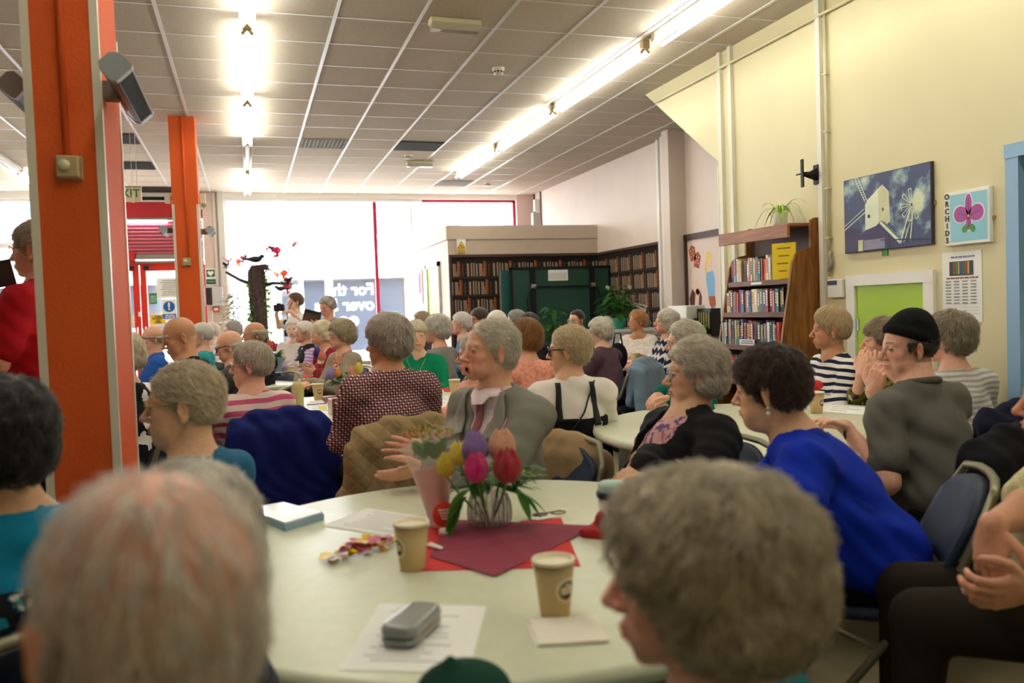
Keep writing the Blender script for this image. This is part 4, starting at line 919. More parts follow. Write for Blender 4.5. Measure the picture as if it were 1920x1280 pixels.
    # ---- arms and hands as parts of the same skin
    for q,S0,E_,W_,a in joints:
        d=np.array(a['d'],float); d/=np.linalg.norm(d); hsz=1.06 if m else .96
        caps,pc,l=hand_pts(W_,d,a['n'],-q,a.get('curl',.4),a.get('spread',.16),a.get('thumb',1.),hsz)
        allp=np.array([c[0] for c in caps]+[c[1] for c in caps]+[W_]); g0=allp.min(0)-.03; g1=allp.max(0)+.03
        el=W_+(E_-W_)*(.62 if sleeve!='long' else .35)
        hd=a.get('res',.0034 if D<4.2 else .0042 if near else .006 if mid else .009)
        lo2=np.minimum(g0,np.minimum(el,W_)-.05); hi2=np.maximum(g1,np.maximum(el,W_)+.05)
        if sleeve!='long': lo2=np.minimum(lo2,np.minimum(E_,S0+(E_-S0)*.4)-.06); hi2=np.maximum(hi2,np.maximum(E_,S0+(E_-S0)*.4)+.06)
        cc=max(hd,.007)
        bd=[bands(lo2[i],hi2[i],cc,((g0[i],g1[i],hd),)) for i in range(3)]
        g=Field(*bd); ra=(.044 if m else .040)*b; rw=.026 if m else .023
        if sleeve!='long': g.cap(S0+(E_-S0)*.45,E_,ra*1.05,ra*.92,.02); g.cap(E_,W_,ra*.95,rw,.02)
        else: g.cap(el,W_,rw*1.35,rw,.02)
        n_=np.array(a['n'],float); n_-=d*(n_@d); n_/=np.linalg.norm(n_)
        Rp=np.stack([l,d,n_],1)
        g.ell(pc,(.040*hsz,.050*hsz,.0145*hsz),.012,Rp); g.cap(W_,W_+d*.02,rw*.95,rw*.8,.02)
        for c in caps: g.cap(c[0],c[1],c[2],c[3],.004)
        v,qd=g.mesh(); parts.append((v,qd))
    off=0; VV=[];QQ=[]
    for v,qd in parts: VV.append(v); QQ.append(qd+off); off+=len(v)
    V=np.concatenate(VV); Q=np.concatenate(QQ)
    # skin tint by anatomy
    base=lin(SK.get(skin,skin)); cols=np.repeat(base[None,:],len(V),0); n0=len(parts[0][0])
    hl=(V[:n0]-H)@Rh/hs; c0=cols[:n0]
    def blend(mask,c,a): cols[:n0][mask]=cols[:n0][mask]*(1-a)+np.array(c)*a
    red=base*np.array([1.0,.66,.62])
    g=lambda c,r: np.exp(-(((hl-np.array(c))/np.array(r))**2).sum(1))
    wt=np.clip(g((.042,.07,-.032),(.022,.03,.02))+g((-.042,.07,-.032),(.022,.03,.02))+g((0,.11,-.038),(.016,.02,.012))+.8*g((.082,-.01,-.01),(.012,.03,.035))+.8*g((-.082,-.01,-.01),(.012,.03,.035)),0,1)[:,None]*.55
    cols[:n0]=cols[:n0]*(1-wt)+red*wt
    lip=((np.abs(hl[:,0])<.023)&(hl[:,1]>.084)&(hl[:,2]<-.0625)&(hl[:,2]>-.081)); blend(lip,base*np.array([.85,.42,.42]) if not m else base*np.array([.85,.6,.56]),.75)
    ins=((np.abs(hl[:,0])<.017)&(hl[:,1]<.093)&(hl[:,1]>.06)&(hl[:,2]<-.064)&(hl[:,2]>-.086))
    if mouth=='open': blend(ins,(.06,.015,.012),.95)
    bc=lin(brow or (hair2 or hair))*.75; 
    for q in (-1,1):
        e=((hl[:,0]*q>.012)&(hl[:,0]*q<.050)&(hl[:,1]>.058)&(np.abs(hl[:,2]-(.0205+.004*np.sin((hl[:,0]*q-.012)*75)))<.0042)); blend(e,bc,.6)
        lid=((hl[:,0]*q>.019)&(hl[:,0]*q<.046)&(hl[:,1]>.07)&(np.abs(hl[:,2]+.002)<.0032)); blend(lid,(.05,.03,.025),.85)
    if style in ('short','crop','balding','shave','thin') :
        hc_=lin(hair); wq=(np.clip((.05-hl[:,2])/.03,0,1)*np.clip((.01-hl[:,1])/.02,0,1)*(hl[:,2]>-.06))[:,None]*(.5 if style!='shave' else .28)*(np.abs(hl[:,0])<.0795)[:,None]; cols[:n0]=cols[:n0]*(1-wq)+hc_*wq
    npmesh('body',V,Q,SKIN(),cols,parent=root)
    # ---- eyes
    if D<9:
        mb=MB()
        for q in (-1,1):
            p=H+Rh@(np.array((q*.032,.0775,-.0022))*hs); 
            M=Matrix.Translation(p)@Matrix([list(r)+[0] for r in Rh]+[[0,0,0,1]])
            mb.ball((0,0,0),(.0105*hs,.0102*hs,.0058*hs),12,0,M); gx=.0; mb.ball((gx,.0055*hs,0),(.0050*hs,.0052*hs,.0050*hs),10,1,M)
        mb.build('eyes',[mat('eye_white','d8d0c8',.25),mat('eye_iris','3a3430',.15)],root)
    # ---- hair
    if style not in ('bald','shave'):
        hf_=.0036 if D<3.5 else .0042 if near else .0065 if mid else .009
        fh=hair_field(style,hf_,hs,.0028 if near else .003,rng,hx_); Vh,Qh=fh.mesh(); colh=lin(hair); col2=lin(hair2) if hair2 else colh
        tone=.5+.5*np.sin(Vh[:,0]*55+3*np.sin(Vh[:,2]*38)+rng.uniform(0,6))*np.sin(Vh[:,1]*42+Vh[:,2]*30); ch_=(colh[None]*(1-tone[:,None])+col2[None]*tone[:,None])*min(1.5,.88/float(max(colh.max(),col2.max())))
        nst=int((1900 if D<1.6 else 2300 if near else 600 if mid else 0)*strand)
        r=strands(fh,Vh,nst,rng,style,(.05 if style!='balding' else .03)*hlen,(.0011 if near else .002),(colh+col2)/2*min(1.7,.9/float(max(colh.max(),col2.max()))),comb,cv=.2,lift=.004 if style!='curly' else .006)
        if r is not None:
            if style=='thin': Vh2,Qh2,ch_=r
            else: Vh2=np.concatenate([Vh,r[0]]); Qh2=np.concatenate([Qh,r[1]+len(Vh)]); ch_=np.concatenate([ch_,r[2]])
        else: Vh2,Qh2=Vh,Qh
        Vh2=(Vh2*hs)@Rh.T+H
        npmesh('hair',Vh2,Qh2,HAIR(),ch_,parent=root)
    if glasses: make_glasses(root,H,Rh,hs,glasses,near)
    # ---- clothes
    tn,tk,tc=top; FL={}
    def garment(name,kind,cs,infl,neckcut,slv,zlo,openf=0,nmat=None,kw={}):
        gl=ch if near else ch*1.05
        jm=[sh]+[j[2] for j in joints]+[j[3] for j in joints]
        lo3=np.minimum.reduce(jm+[hip-.1])-.12; hi3=np.maximum.reduce(jm+[sh+.1])+.12; lo3[2]=zlo-.03; hi3[2]=max(hi3[2],nb[2]+.09)
        if slv=='none': lo3=hip-.3; hi3=hip+.3; lo3[1]=min(-.25,-.2); hi3[1]=max(.3,lean+.2); lo3[2]=zlo-.03; hi3[2]=nb[2]+.09; lo3[0]=-sw-.1+min(0,leanx); hi3[0]=sw+.1+max(0,leanx)
        gs=.0075 if D<3.5 else .009 if D<4.8 else gl*.95
        f=Field(bands(lo3[0],hi3[0],gs),bands(lo3[1],hi3[1],gs),bands(lo3[2],hi3[2],gs))
        i=infl
        f.ell(chest,(sw*.86+i,.105*b+i,.175+i),.07); f.ell(belly,(sw*.84+i+fat*.012,.108*b+i+fat*.02,.16+i),.07); f.ell(hip+[0,0,.02],(sw*.93+i,.125*b+i,.12+i),.06)
        if not m:
            for q in (-1,1): f.ell(chest+[q*.065,.065*b,-.01],(.058*b+i,.05*b+i,.062*b+i),.05)
        for q in (-1,1): f.cap(nb+[0,-.005,-.03],sh+[q*(sw-.035),0,-.005],.052*b+i,.050*b+i,.05)
        if fat>.5: f.ell(belly+[0,.05,-.02],(sw*.8+i,.10*b,.14),.08)
        for q,S0,E_,W_,a in joints:
            ru=.055*b+i; re=.045*b+i; rc=.034*b+i*1.1
            if slv=='long': f.cap(S0,E_,ru,re,.03); f.cap(E_,E_+(W_-E_)*.93,re,rc,.025)
            elif slv=='elbow': f.cap(S0,E_,ru,re*1.1,.03); f.cap(E_,E_+(W_-E_)*.25,re,re,.02)
            elif slv=='short': f.cap(S0,S0+(E_-S0)*.72,ru,re*1.25,.03)
        ph=rng.uniform(0,6,8); am=kw.get('fold',.006)
        def fold(x,y,z):
            r=am*np.sin(z*34+2.5*np.sin(x*9+ph[0])+1.5*np.sin(y*11+ph[1])+ph[2])*.55+am*np.sin((x*.8+z*.6)*48+2*np.sin(z*13+ph[3])+ph[4])*.3+am*.35*np.sin((y-z)*70+ph[5]+3*np.sin(x*12))
            return r
        f.displace(fold)
        P=np.meshgrid(*f.ax,indexing='ij')
        def cut(dd): f.F=np.maximum(f.F,-dd).astype(np.float32)
        # neckline
        N0=nb+np.array([0,.0,.0])
        if neckcut=='round': cut(np.sqrt((P[0]-N0[0])**2+((P[1]-N0[1]-.02)*1.0)**2+((P[2]-N0[2]-.035)*1.1)**2)-.075)
        elif neckcut=='crew': cut(np.sqrt((P[0]-N0[0])**2+((P[1]-N0[1]-.01)*1.0)**2+((P[2]-N0[2]-.05)*1.1)**2)-.070)
        elif neckcut=='wide': cut(np.sqrt(((P[0]-N0[0])*.72)**2+((P[1]-N0[1]-.03))**2+((P[2]-N0[2]-.03)*1.0)**2)-.088)
        elif neckcut=='polo': cut(np.sqrt((P[0]-N0[0])**2+((P[1]-N0[1]-.02)*1.0)**2+((P[2]-N0[2]-.06)*.8)**2)-.072)
        elif neckcut=='high': cut(np.sqrt((P[0]-N0[0])**2+((P[1]-N0[1])*1.0)**2+((P[2]-N0[2]-.10)*.8)**2)-.075)
        elif neckcut in('vee','open','lapel'):
            cut(np.sqrt((P[0]-N0[0])**2+((P[1]-N0[1]-.01)*1.0)**2+((P[2]-N0[2]-.045)*1.05)**2)-.072)
            dep={'vee':.17,'open':.55,'lapel':.30}[neckcut]; wd={'vee':.075,'open':.085,'lapel':.095}[neckcut]
            tz=(N0[2]+.03-P[2])/dep; hw=wd*(np.clip(1-tz,0,1)) if neckcut!='open' else wd*(1-.25*np.clip(tz,0,1))
            d=np.maximum(np.abs(P[0]-N0[0]*(1-np.clip(tz,0,1)))-hw, N0[1]*.5+.0-P[1]+.01); d=np.maximum(d,tz*.1-.1 if neckcut!='open' else d*0-1); 
            cut(d)
        elif neckcut=='bib':
            cut((nb[2]-kw.get('drop',.2))-P[2]+0*P[0])
        cut(P[2]-zlo+0*P[0])
        # thickness: leave hollow near openings
        if kw.get('hollow',1): f.F=np.maximum(f.F,-(f.F+.012+0*f.F)).astype(np.float32) if False else f.F
        V,Q=f.mesh(); FL[name]=f; return npmesh(name,V,Q,nmat or cloth('cloth_'+name+'_%d'%PCOUNT[0],kind,cs,**{k:v for k,v in kw.items() if k in('scale','axis','knit','rough')}),parent=root)
    zl=hipz-.06-hem
    if under: garment(under[0],under[1],under[2],.006,under[3] if len(under)>3 else 'round','none' if sleeve!='under' else 'long',zl,kw=topkw.get('under',{}))
    garment(tn,tk,tc,.015 if under else .009,neck,sleeve if sleeve!='under' else 'none',zl,kw=topkw)
    if over: garment(over[0],over[1],over[2],.017,over[3],'none',zl-.02,kw=over[4] if len(over)>4 else {})
    # ---- legs
    ln,lk,lc=legs
    kz=seatz+.08; 
    ls=.014 if D<4 else .02 if near else .028
    if not (stand and D<0):
        if stand: knee=[np.array([q*.09,.02,.50]) for q in (-1,1)]; ank=[np.array([q*.10,-.02,.08]) for q in (-1,1)]
        else: knee=[np.array([q*.11,.44,kz-.01]) for q in (-1,1)]; ank=[np.array([q*.11,.47,.08]) for q in (-1,1)]
        f=Field(bands(-.3,.3,ls),bands(-.22,.62 if not stand else .25,ls),bands(.02,hipz+.12,ls))
        for q,k_,a_ in zip((-1,1),knee,ank):
            f.cap(hip+[q*.085,0,-.02],k_,.092*b,.068*b,.04); f.cap(k_,a_,.062*b,.045,.02)
        f.ell(hip+[0,-.01,.0],(sw*.92,.12*b,.115),.04)
        if ln=='skirt': f.cap(hip+[0,.1,-.02],(0,.42,kz-.03),.13*b,.11*b,.08); f.cap((0,.40,kz-.03),(0,.46,.30),.11*b,.12,.05)
        V,Q=f.mesh(); npmesh(ln,V,Q,cloth('cloth_'+ln+'_'+lc[0],lk,lc),parent=root)
        for q,a_ in zip((-1,1),ank):
            MB().ball((a_[0],a_[1]+.05,.035),(.042,.12,.042),12).box(a_[0]-.035,a_[0]+.035,a_[1]-.06,a_[1]+.14,0,.018,bev=.006).build('shoe',mat('shoe_dark','1d1a1a',.5),root)
    info=dict(root=root,FL=FL,H=H,Rh=Rh,joints=joints,sh=sh,nb=nb,hip=hip,chest=chest,belly=belly,sw=sw,bf=bf,loc=(bx,by))
    if chair and not stand:
        folding_chair(bx,by,bf,chair,back=bodyback)
    return info
def make_glasses(root,H,Rh,hs,kind,near):
    col={'gold':'b59a5a','dark':'2a2426','silver':'a8a8ac','red':'8a2a34','brown':'6a4030','clear':'c8b8a8','sun':'1a1a1e'}[kind]
    fm=mat('glasses_'+kind,col,.3,metal=.6 if kind in('gold','silver') else 0)
    T=lambda p: Vector(H+Rh@(np.array(p)*hs)); mb=MB(); r=.0017 if kind!='sun' else .0028
    for q in (-1,1):
        mb.tube([T((q*.033+.0245*math.cos(a),.099-.012*abs(math.cos(a)*1)*(1 if math.cos(a)*q>0 else 0),-.004+.0195*math.sin(a))) for a in [2*PI*i/20 for i in range(20)]],r*(1.2 if near else 2.2),6,closed=True)
        mb.tube([T((q*.057,.090,.002)),T((q*.076,.05,.004)),T((q*.079,.0,.004)),T((q*.079,-.022,-.014))],r*(1.3 if near else 2),6)
    mb.tube([T((-.009,.101,0)),T((0,.104,.003)),T((.009,.101,0))],r*1.2,6)
    g=mb.build('glasses',fm,root)
    lm=MB()
    for q in (-1,1):
        c=T((q*.033,.0975,-.004)); vs=[T((q*.033+.023*math.cos(a),.0985-.012*abs(math.cos(a))*(1 if math.cos(a)*q>0 else 0),-.004+.018*math.sin(a))) for a in [2*PI*i/16 for i in range(16)]]
        lm.raw(vs,[tuple(range(16))])
    lm.build('lenses',mat('sun_lens','141418',.08) if kind=='sun' else mat('lens','ffffff',.02,alpha=.12),g)
_CH=[]
def folding_chair(x,y,rz,label,back=0,group=None,cat='chair'):
    if _CH:
        c=copytree(_CH[0]); c['label']=label; c.location=(x,y,0); c.rotation_euler=(0,0,rz)
        if 'group' in c: del c['group']
        return c
    t=thing('folding_chair',label,'chair',(x,y,0),rz); _CH.append(t)
    FRM=mat('chair_frame','8f8a72',.35,metal=.5); FAB=mat('chair_fabric','1c2c48',.6,noise=.1,bump=.1)
    # curved padded back: half round top
    n=16; vs=[];fs=[]
    W_=.235
    def bp(u,v,o):   # u -1..1, v 0..1
        return (u*W_*(1 if v<.75 else math.sqrt(max(.0,1-((v-.75)/.25)**2*.35))), -.215-.10*v+.045*(1-u*u)*-1+o+.03, .54+.25*v-.05*abs(u)**3*v)
    rows=8; 
    for o in (0,.028):
        for j in range(rows+1):
            for i in range(n+1): vs.append(bp(-1+2*i/n,j/rows,o))
    A=(rows+1)*(n+1)
    for j in range(rows):
        for i in range(n):
            a=j*(n+1)+i; fs.append((a,a+1,a+n+2,a+n+1)); fs.append((A+a,A+a+n+1,A+a+n+2,A+a+1))
    for i in range(n): fs.append((i,A+i,A+i+1,i+1)); a=rows*(n+1)+i; fs.append((a,a+1,A+a+1,A+a))
    for j in range(rows): a=j*(n+1); fs.append((a,a+n+1,A+a+n+1,A+a)); a+=n; fs.append((a,A+a,A+a+n+1,a+n+1))
    MB().raw(vs,fs,0,True).build('backrest',FAB,t)
    MB().box(-.21,.21,-.19,.20,.41,.445,bev=.014).build('seat',FAB,t)
    top=[(-.245,.22,.02),(-.245,-.02,.35),(-.245,-.215,.56),(-.243,-.28,.72),(-.20,-.315,.792),(-.1,-.335,.805),(0,-.34,.808),(.1,-.335,.805),(.20,-.315,.792),(.243,-.28,.72),(.245,-.215,.56),(.245,-.02,.35),(.245,.22,.02)]
    P=[]
    for a,b_ in zip(top[:-1],top[1:]):
        for k in range(4): P.append(Vector(a).lerp(Vector(b_),k/4))
    P.append(Vector(top[-1])); MB().tube(P,.0125,10).build('frame',FRM,t)
    for s in (-1,1): MB().tube([(s*.22,-.26,.02),(s*.22,-.02,.34),(s*.22,.19,.43)],.011,8).build('rear_leg',FRM,t)
    MB().tube([(-.22,-.25,.06),(.22,-.25,.06)],.009,8).build('stretcher',FRM,t); MB().tube([(-.245,.18,.09),(.245,.18,.09)],.009,8).build('stretcher',FRM,t)
    return t
def drape(info,fld,L_,R_,name,m,off=.003,side=1,n=4,parent=None,seg=6):
    """cloth strip lying on a garment: two edge polylines given as (x,z)"""
    f=info['FL'][fld]; xs,ys,zs=f.ax
    def yy(x,z):
        i=min(max(int(np.searchsorted(xs,x)),1),len(xs)-1); k=min(max(int(np.searchsorted(zs,z)),1),len(zs)-1)
        u=(x-xs[i-1])/(xs[i]-xs[i-1]); v=(z-zs[k-1])/(zs[k]-zs[k-1])
        col=(f.F[i-1,:,k-1]*(1-u)*(1-v)+f.F[i,:,k-1]*u*(1-v)+f.F[i-1,:,k]*(1-u)*v+f.F[i,:,k]*u*v)
        ix=np.where(col<0)[0]
        if len(ix)==0: return None
        j=ix[-1] if side>0 else ix[0]; j2=j+side
        if not 0<=j2<len(ys): return float(ys[j])
        t=col[j]/(col[j]-col[j2]); return float(ys[j]+t*(ys[j2]-ys[j]))
    def res(P):
        out=[]
        for a,b in zip(P[:-1],P[1:]):
            for k in range(seg): out.append((a[0]+(b[0]-a[0])*k/seg,a[1]+(b[1]-a[1])*k/seg))
        return out+[P[-1]]
    A=res(L_);B=res(R_); rows=[]; last=None
    for a,b in zip(A,B):
        r=[]
        for k in range(n+1):
            x=a[0]+(b[0]-a[0])*k/n; z=a[1]+(b[1]-a[1])*k/n; y=yy(x,z)
            if y is None: y=last if last is not None else 0
            last=y; r.append((x,y+side*(off+(.002 if 0<k<n else 0)),z))
        rows.append(r)
    vs=[p for r in rows for p in r]; fs=[(i*(n+1)+k,i*(n+1)+k+1,(i+1)*(n+1)+k+1,(i+1)*(n+1)+k) for i in range(len(rows)-1) for k in range(n)]
    o=MB().raw(vs,fs,0,True).build(name,m,parent or info['root']); md=o.modifiers.new('thick','SOLIDIFY'); md.thickness=.003; md.offset=0
    return o
def coat(x,y,rz,label,m,w=.25,top=.90,bot=.30,th=.042,name='coat',front=.12,seed=0,yo=-.345,wide=0):
    """garment hung over a chair back"""
    t=thing(name,label,'coat',(x,y,0),rz); rng=np.random.default_rng(seed)
    f=Field(bands(-w-.15,w+.15,.012),bands(yo-.22,yo+front+.12,.012),bands(bot-.05,top+.08,.014))
    f.cap((-w+.05,yo+.02,top-.05),(w-.05,yo+.02,top-.05),th,th,.03); f.cap((-w*.4,yo+.01,top-.02),(w*.4,yo+.01,top-.02),th,th,.05)
    for k in range(17):
        u=-1+k/8; f.cap((u*(w-.02),yo-.02,top-.10),(u*(w+.02+wide),yo-.05-.02*math.sin(k*.9+seed),bot+.03+.02*rng.uniform(0,1)),th*.8,th*.95,.06)
        if front>0: f.cap((u*(w-.04),yo+.05,top-.08),(u*(w-.02),yo+front*.6,top-.30-.08*rng.uniform(0,1)),th*.55,th*.5,.05)
    ph=rng.uniform(0,6,5)
    f.displace(lambda X,Y,Z: .0035*np.sin(X*38+5*np.sin(Z*6+ph[0])+ph[1])+.005*np.sin(Z*22+5*np.sin(X*9+ph[2]))+.003*np.sin(X*60+Z*45+3*np.sin(Z*14)+ph[3]))
    V,Q=f.mesh(); npmesh('cloth',V,Q,m,parent=t); return t
_pp=[]
_person=person
def person(*a,**k):
    r=_person(*a,**k); r['n']=PCOUNT[0]; _pp.append(r); return r
# --- foreground ---
TR=('trousers','plain',('22242c',)); JN=('trousers','plain',('2c3a55',)); BK_=('trousers','plain',('17171b',)); BR_=('trousers','plain',('3a3226',))
person(-0.087,0.721,1.096,0.208,0.505,D=0.67,label='bald man seen from behind nearest the camera, with a hearing aid',sex='m',skin='pink',hair='f4e8dc',style='thin',top=('shirt','plain',('8a9298',)),neck='polo',comb='down',legs=BK_,hs=1.02,strand=.55,chair='folding chair under the bald man nearest the camera',arms=dict(l=P_(rest='lap'),r=P_(rest='lap')))
HAID=_pp[-1]
MB().tube([Vector(HAID['H']+HAID['Rh']@np.array(p)) for p in ((-.082,-.036,.012),(-.088,-.040,-.004),(-.087,-.036,-.022),(-.083,-.030,-.034))],[.005,.006,.006,.004],8).build('hearing_aid',mat('hearing_aid','8d7f74',.3),HAID['root'])
person(0.498,0.879,1.009,0.706,0.916,D=1.00,label='woman with large fluffy grey hair nearest the camera on the right',skin='pink',hair='c8bca4',hair2='6e6450',style='big',hx_=dict(face=1,t=.050,low=-.15,side=-.075,tz=.30,front=.085),hpitch=-.06,top=('blouse','plain',('1f6f7c',)),legs=BK_,strand=1.6,hlen=.9,lean=.08,chair='folding chair under the woman with large fluffy grey hair',arms=dict(l=P_(rest='lap'),r=P_(rest='lap')))
person(-0.103,1.361,0.986,1.559,0.774,D=1.28,label='grey haired person mostly hidden behind the nearest bald head',sex='m',hair='a8a29a',style='short',skin='pink',top=('jumper','plain',('3a3e48',)),legs=BK_,hx_=dict(t=.02),arms=dict(l=P_(rest='lap'),r=P_(rest='lap')))
person(-0.484,1.948,1.094,0.506,0.383,D=1.72,label='dark haired woman in turquoise top at the left edge',hair='17120f',style='set',hx_=dict(t=.026,ear=0,low=-.09,side=-.06),skin='warm',top=('tunic','plain',('1583ad',)),neck='wide',legs=BK_,build=1.12,chair='folding chair under the dark haired woman in turquoise')
TQ=_pp[-1]
person(-0.192,2.621,1.086,0.859,1.504,D=2.45,label='woman in teal blue top with short hair and glasses beside the near orange column',hair='c4b49c',hair2='9c8e78',style='short',hx_=dict(t=.012,ear=.85),skin='warm',glasses='gold',top=('jumper','plain',('2c6488',)),neck='round',fat=.7,comb='back',legs=BK_,lean=.10)
person(-0.624,4.649,1.159,1.093,1.093,D=4.25,label='woman in black blouse with white flowers half hidden by the near orange column',hair='c9bda6',style='set',skin='pink',top=('blouse','floral',('15141a','15141a','e4e0dc')),topkw=dict(scale=2.2),build=1.15,legs=BK_,lean=.06,chair='folding chair under the woman in the black and white flowered blouse')
person(-0.850,4.058,1.657,1.166,1.289,D=3.60,label='standing person in red top with grey hair and glasses behind the near column',stand=True,hair='8f877c',hair2='b5a99a',style='crop',hx_=dict(t=.016,low=-.07),skin='pink',glasses='red',top=('polo_shirt','plain',('c01c2a',)),sleeve='short',legs=BK_,build=1.1,lean=.02,arms=dict(l=P_(W=(-0.999,3.988,1.359),d=(-0.526,0.058,0.849),n=(0.953,-0.302,-0.035),curl=.5),r=P_(rest='side')))
# --- suited man and his neighbours ---
person(0.863,3.017,1.179,2.025,1.676,D=3.14,label='white haired man in grey suit and pink tie talking with open hands',sex='m',hair='f0e8d8',hair2='dcd2c0',style='short',hx_=dict(t=.007,low=-.085,front=.072,side=-.02,ear=.85),mouth='open',skin='ruddy',hs=1.0,hpitch=.07,top=('jacket','plain',('86857e',)),neck='lapel',under=('shirt','plain',('e8d3d8',),'polo'),legs=('trousers','plain',('55535a',)),lean=.06,leanx=-.0,comb='back',nose=1.1,topkw=dict(fold=.005,knit=.2),build=1.1,strand=1.1,
  arms=dict(r=P_(W=(0.602,2.938,0.830),d=(-0.967,0.203,0.153),n=(0.394,0.892,-0.219),curl=.16,spread=.3,pole=(0.374,0.195,-0.907)),l=P_(W=(0.553,2.763,0.810),d=(-0.951,0.200,-0.237),n=(0.272,0.494,0.826),curl=.12,spread=.12,pole=(0.483,-0.053,-0.874))),chair='blue folding chair behind the man in the grey suit')
SUIT=_pp[-1]
person(1.226,4.587,1.080,1.833,1.484,D=4.75,label='grey haired woman in peach top hidden behind the suited man',hair='cfc8bc',style='set',skin='ruddy',glasses='dark',top=('jumper','plain',('e8a48c',)),legs=BK_,chair='folding chair under the woman hidden behind the suited man')
person(1.548,3.963,1.114,-0.076,0.954,D=4.25,label='blonde woman in sunglasses, white top and black dungarees',hair='f2dfb8',hair2='dcc49a',style='short',hx_=dict(t=.013,low=-.08,ear=.9),skin='warm',glasses='sun',comb='back',top=('t_shirt','plain',('efe9e4',)),neck='crew',over=('dungarees','plain',('141418',),'bib',dict(drop=.18)),legs=('trousers','plain',('141418',)),build=1.12,fat=.6,lean=.04)
DUNG=_pp[-1]
person(0.632,3.992,1.196,0.105,0.855,D=4.00,label='grey haired woman in maroon and white patterned top seen from behind',hair='8f877f',hair2='bdb3a8',style='curly',skin='tan',top=('tunic','check',('6e1c34','dcc8c4','1d1926')),topkw=dict(scale=.9),neck='crew',legs=BK_,build=1.15,fat=.6,lean=.05,chair='folding chair under the woman in the maroon patterned top',strand=1.3)
MAR=_pp[-1]
person(0.005,4.762,1.079,0.313,1.325,D=4.55,label='woman in pink and white striped top with short grey hair and glasses',hair='ccc0b2',hair2='a09486',style='short',hx_=dict(t=.015,ear=.9),skin='pink',glasses='clear',top=('jumper','stripe',('ead6cf','cf5f86')),topkw=dict(scale=1.7),neck='wide',legs=BK_,fat=.4,build=1.05,lean=.05,chair='folding chair under the woman in the pink striped top')
PINKS=_pp[-1]
person(1.673,5.026,1.142,0.202,0.586,D=5.30,label='auburn haired woman in peach lace cardigan seen from behind',hair='96683a',hair2='6e4a28',style='bob',hx_=dict(t=.018,low=-.09),skin='ruddy',top=('cardigan','speckle',('f0a590','e08f7c')),under=('blouse','plain',('c42a78',)),neck='open',legs=BK_,lean=.10,chair='folding chair under the auburn haired woman')
# --- right side near ---
person(1.582,2.765,1.070,1.644,1.156,D=3.12,label='grey haired woman in black cardigan and pink patterned blouse with clasped hands',hair='ccc2b0',hair2='a0968a',style='set',hx_=dict(t=.023,low=-.095,side=-.045,ear=.5),skin='warm',glasses='silver',top=('cardigan','plain',('17161a',)),under=('blouse','speckle',('d9a5a5','6a5a8a','c47c86')),neck='open',legs=BK_,fat=1.,build=1.2,lean=-.12,comb='back',nose=1.3,strand=1.2,
  arms=dict(r=P_(W=(1.201,2.452,0.759),d=(-0.984,-0.015,-0.175),n=(0.095,0.301,-0.949),curl=.5,pole=(-0.126,0.243,-0.962)),l=P_(W=(1.190,2.352,0.790),d=(-0.912,0.404,-0.075),n=(0.038,-0.237,-0.971),curl=.55,pole=(0.362,-0.297,-0.884))),chair='folding chair under the woman in the black cardigan')
BCARD=_pp[-1]
person(1.545,2.251,1.055,0.934,0.760,D=2.62,label='dark haired woman in royal blue cardigan with pearl earring leaning forward',hair='2a1912',hair2='3d261a',style='bouffant',hx_=dict(t=.027,low=-.075,side=-.03,ear=.75),skin='warm',top=('cardigan','plain',('0b2fb4',)),under=('blouse','plain',('0b2a9c',)),neck='vee',legs=('trousers','plain',('12141f',)),fat=1.,build=1.25,lean=.27,hpitch=-.10,strand=1.3,topkw=dict(fold=.008),bodyback=-.02,
  arms=dict(r=P_(W=(1.201,2.164,0.639),d=(-0.951,0.301,-0.076),n=(0,0,-1),curl=.4),l=P_(W=(1.104,1.881,0.681),d=(-0.951,0.301,-0.076),n=(0,0,-1),curl=.4)),chair='blue folding chair with beige frame behind the woman in royal blue')
BLUE=_pp[-1]
_e=MB()
for zz,rr in ((-.055,.0055),(-.070,.0075)): _e.ball(tuple(BLUE['H']+BLUE['Rh']@np.array((-.084,-.010,zz))),rr,10)
_e.tube([Vector(BLUE['H']+BLUE['Rh']@np.array((-.084,-.010,z))) for z in (-.045,-.075)],.001,5); _e.build('earring',mat('pearl','e8dccb',.15,coat=1),BLUE['root'])
person(2.508,4.499,1.097,1.237,1.237,D=5.05,label='white haired woman in green fleece with clear glasses and clasped hands',hair='d8d2c4',hair2='b5aea0',style='set',hx_=dict(t=.020,ear=.3,low=-.08),skin='pink',glasses='clear',top=('fleece','plain',('14655a',)),neck='open',under=('blouse','plain',('3a3f74',),'round'),legs=('trousers','plain',('8a8a80',)),lean=.10,comb='back',nose=1.4,
  arms=dict(r=P_(W=(2.210,4.267,0.814),d=(-0.828,-0.320,-0.461),n=(0.134,0.426,-0.895),curl=.5),l=P_(W=(2.212,4.109,0.813),d=(-0.905,0.416,-0.089),n=(0.038,-0.237,-0.971),curl=.5)),chair='folding chair under the woman in the green fleece')
person(3.286,4.151,1.144,1.460,0.971,D=4.95,label='woman in navy and white striped top with hoop earring by the lime door',hair='c0a884',hair2='9b8668',style='short',hx_=dict(t=.013,top=.012),skin='tan',top=('jumper','stripe',('eeeae4','1c2340')),topkw=dict(scale=1.15),neck='round',legs=BK_,build=1.05,lean=.05,chair='folding chair under the woman with the hoop earring')
STR=_pp[-1]
MB().tube([Vector(STR['H']+STR['Rh']@np.array((-.083,-.012+.016*math.sin(a),-.062+.018*math.cos(a)))) for a in [2*PI*i/16 for i in range(16)]],.0016,5,closed=True).build('earring',mat('silver_hoop','d8d4cc',.2,metal=.8),STR['root'])
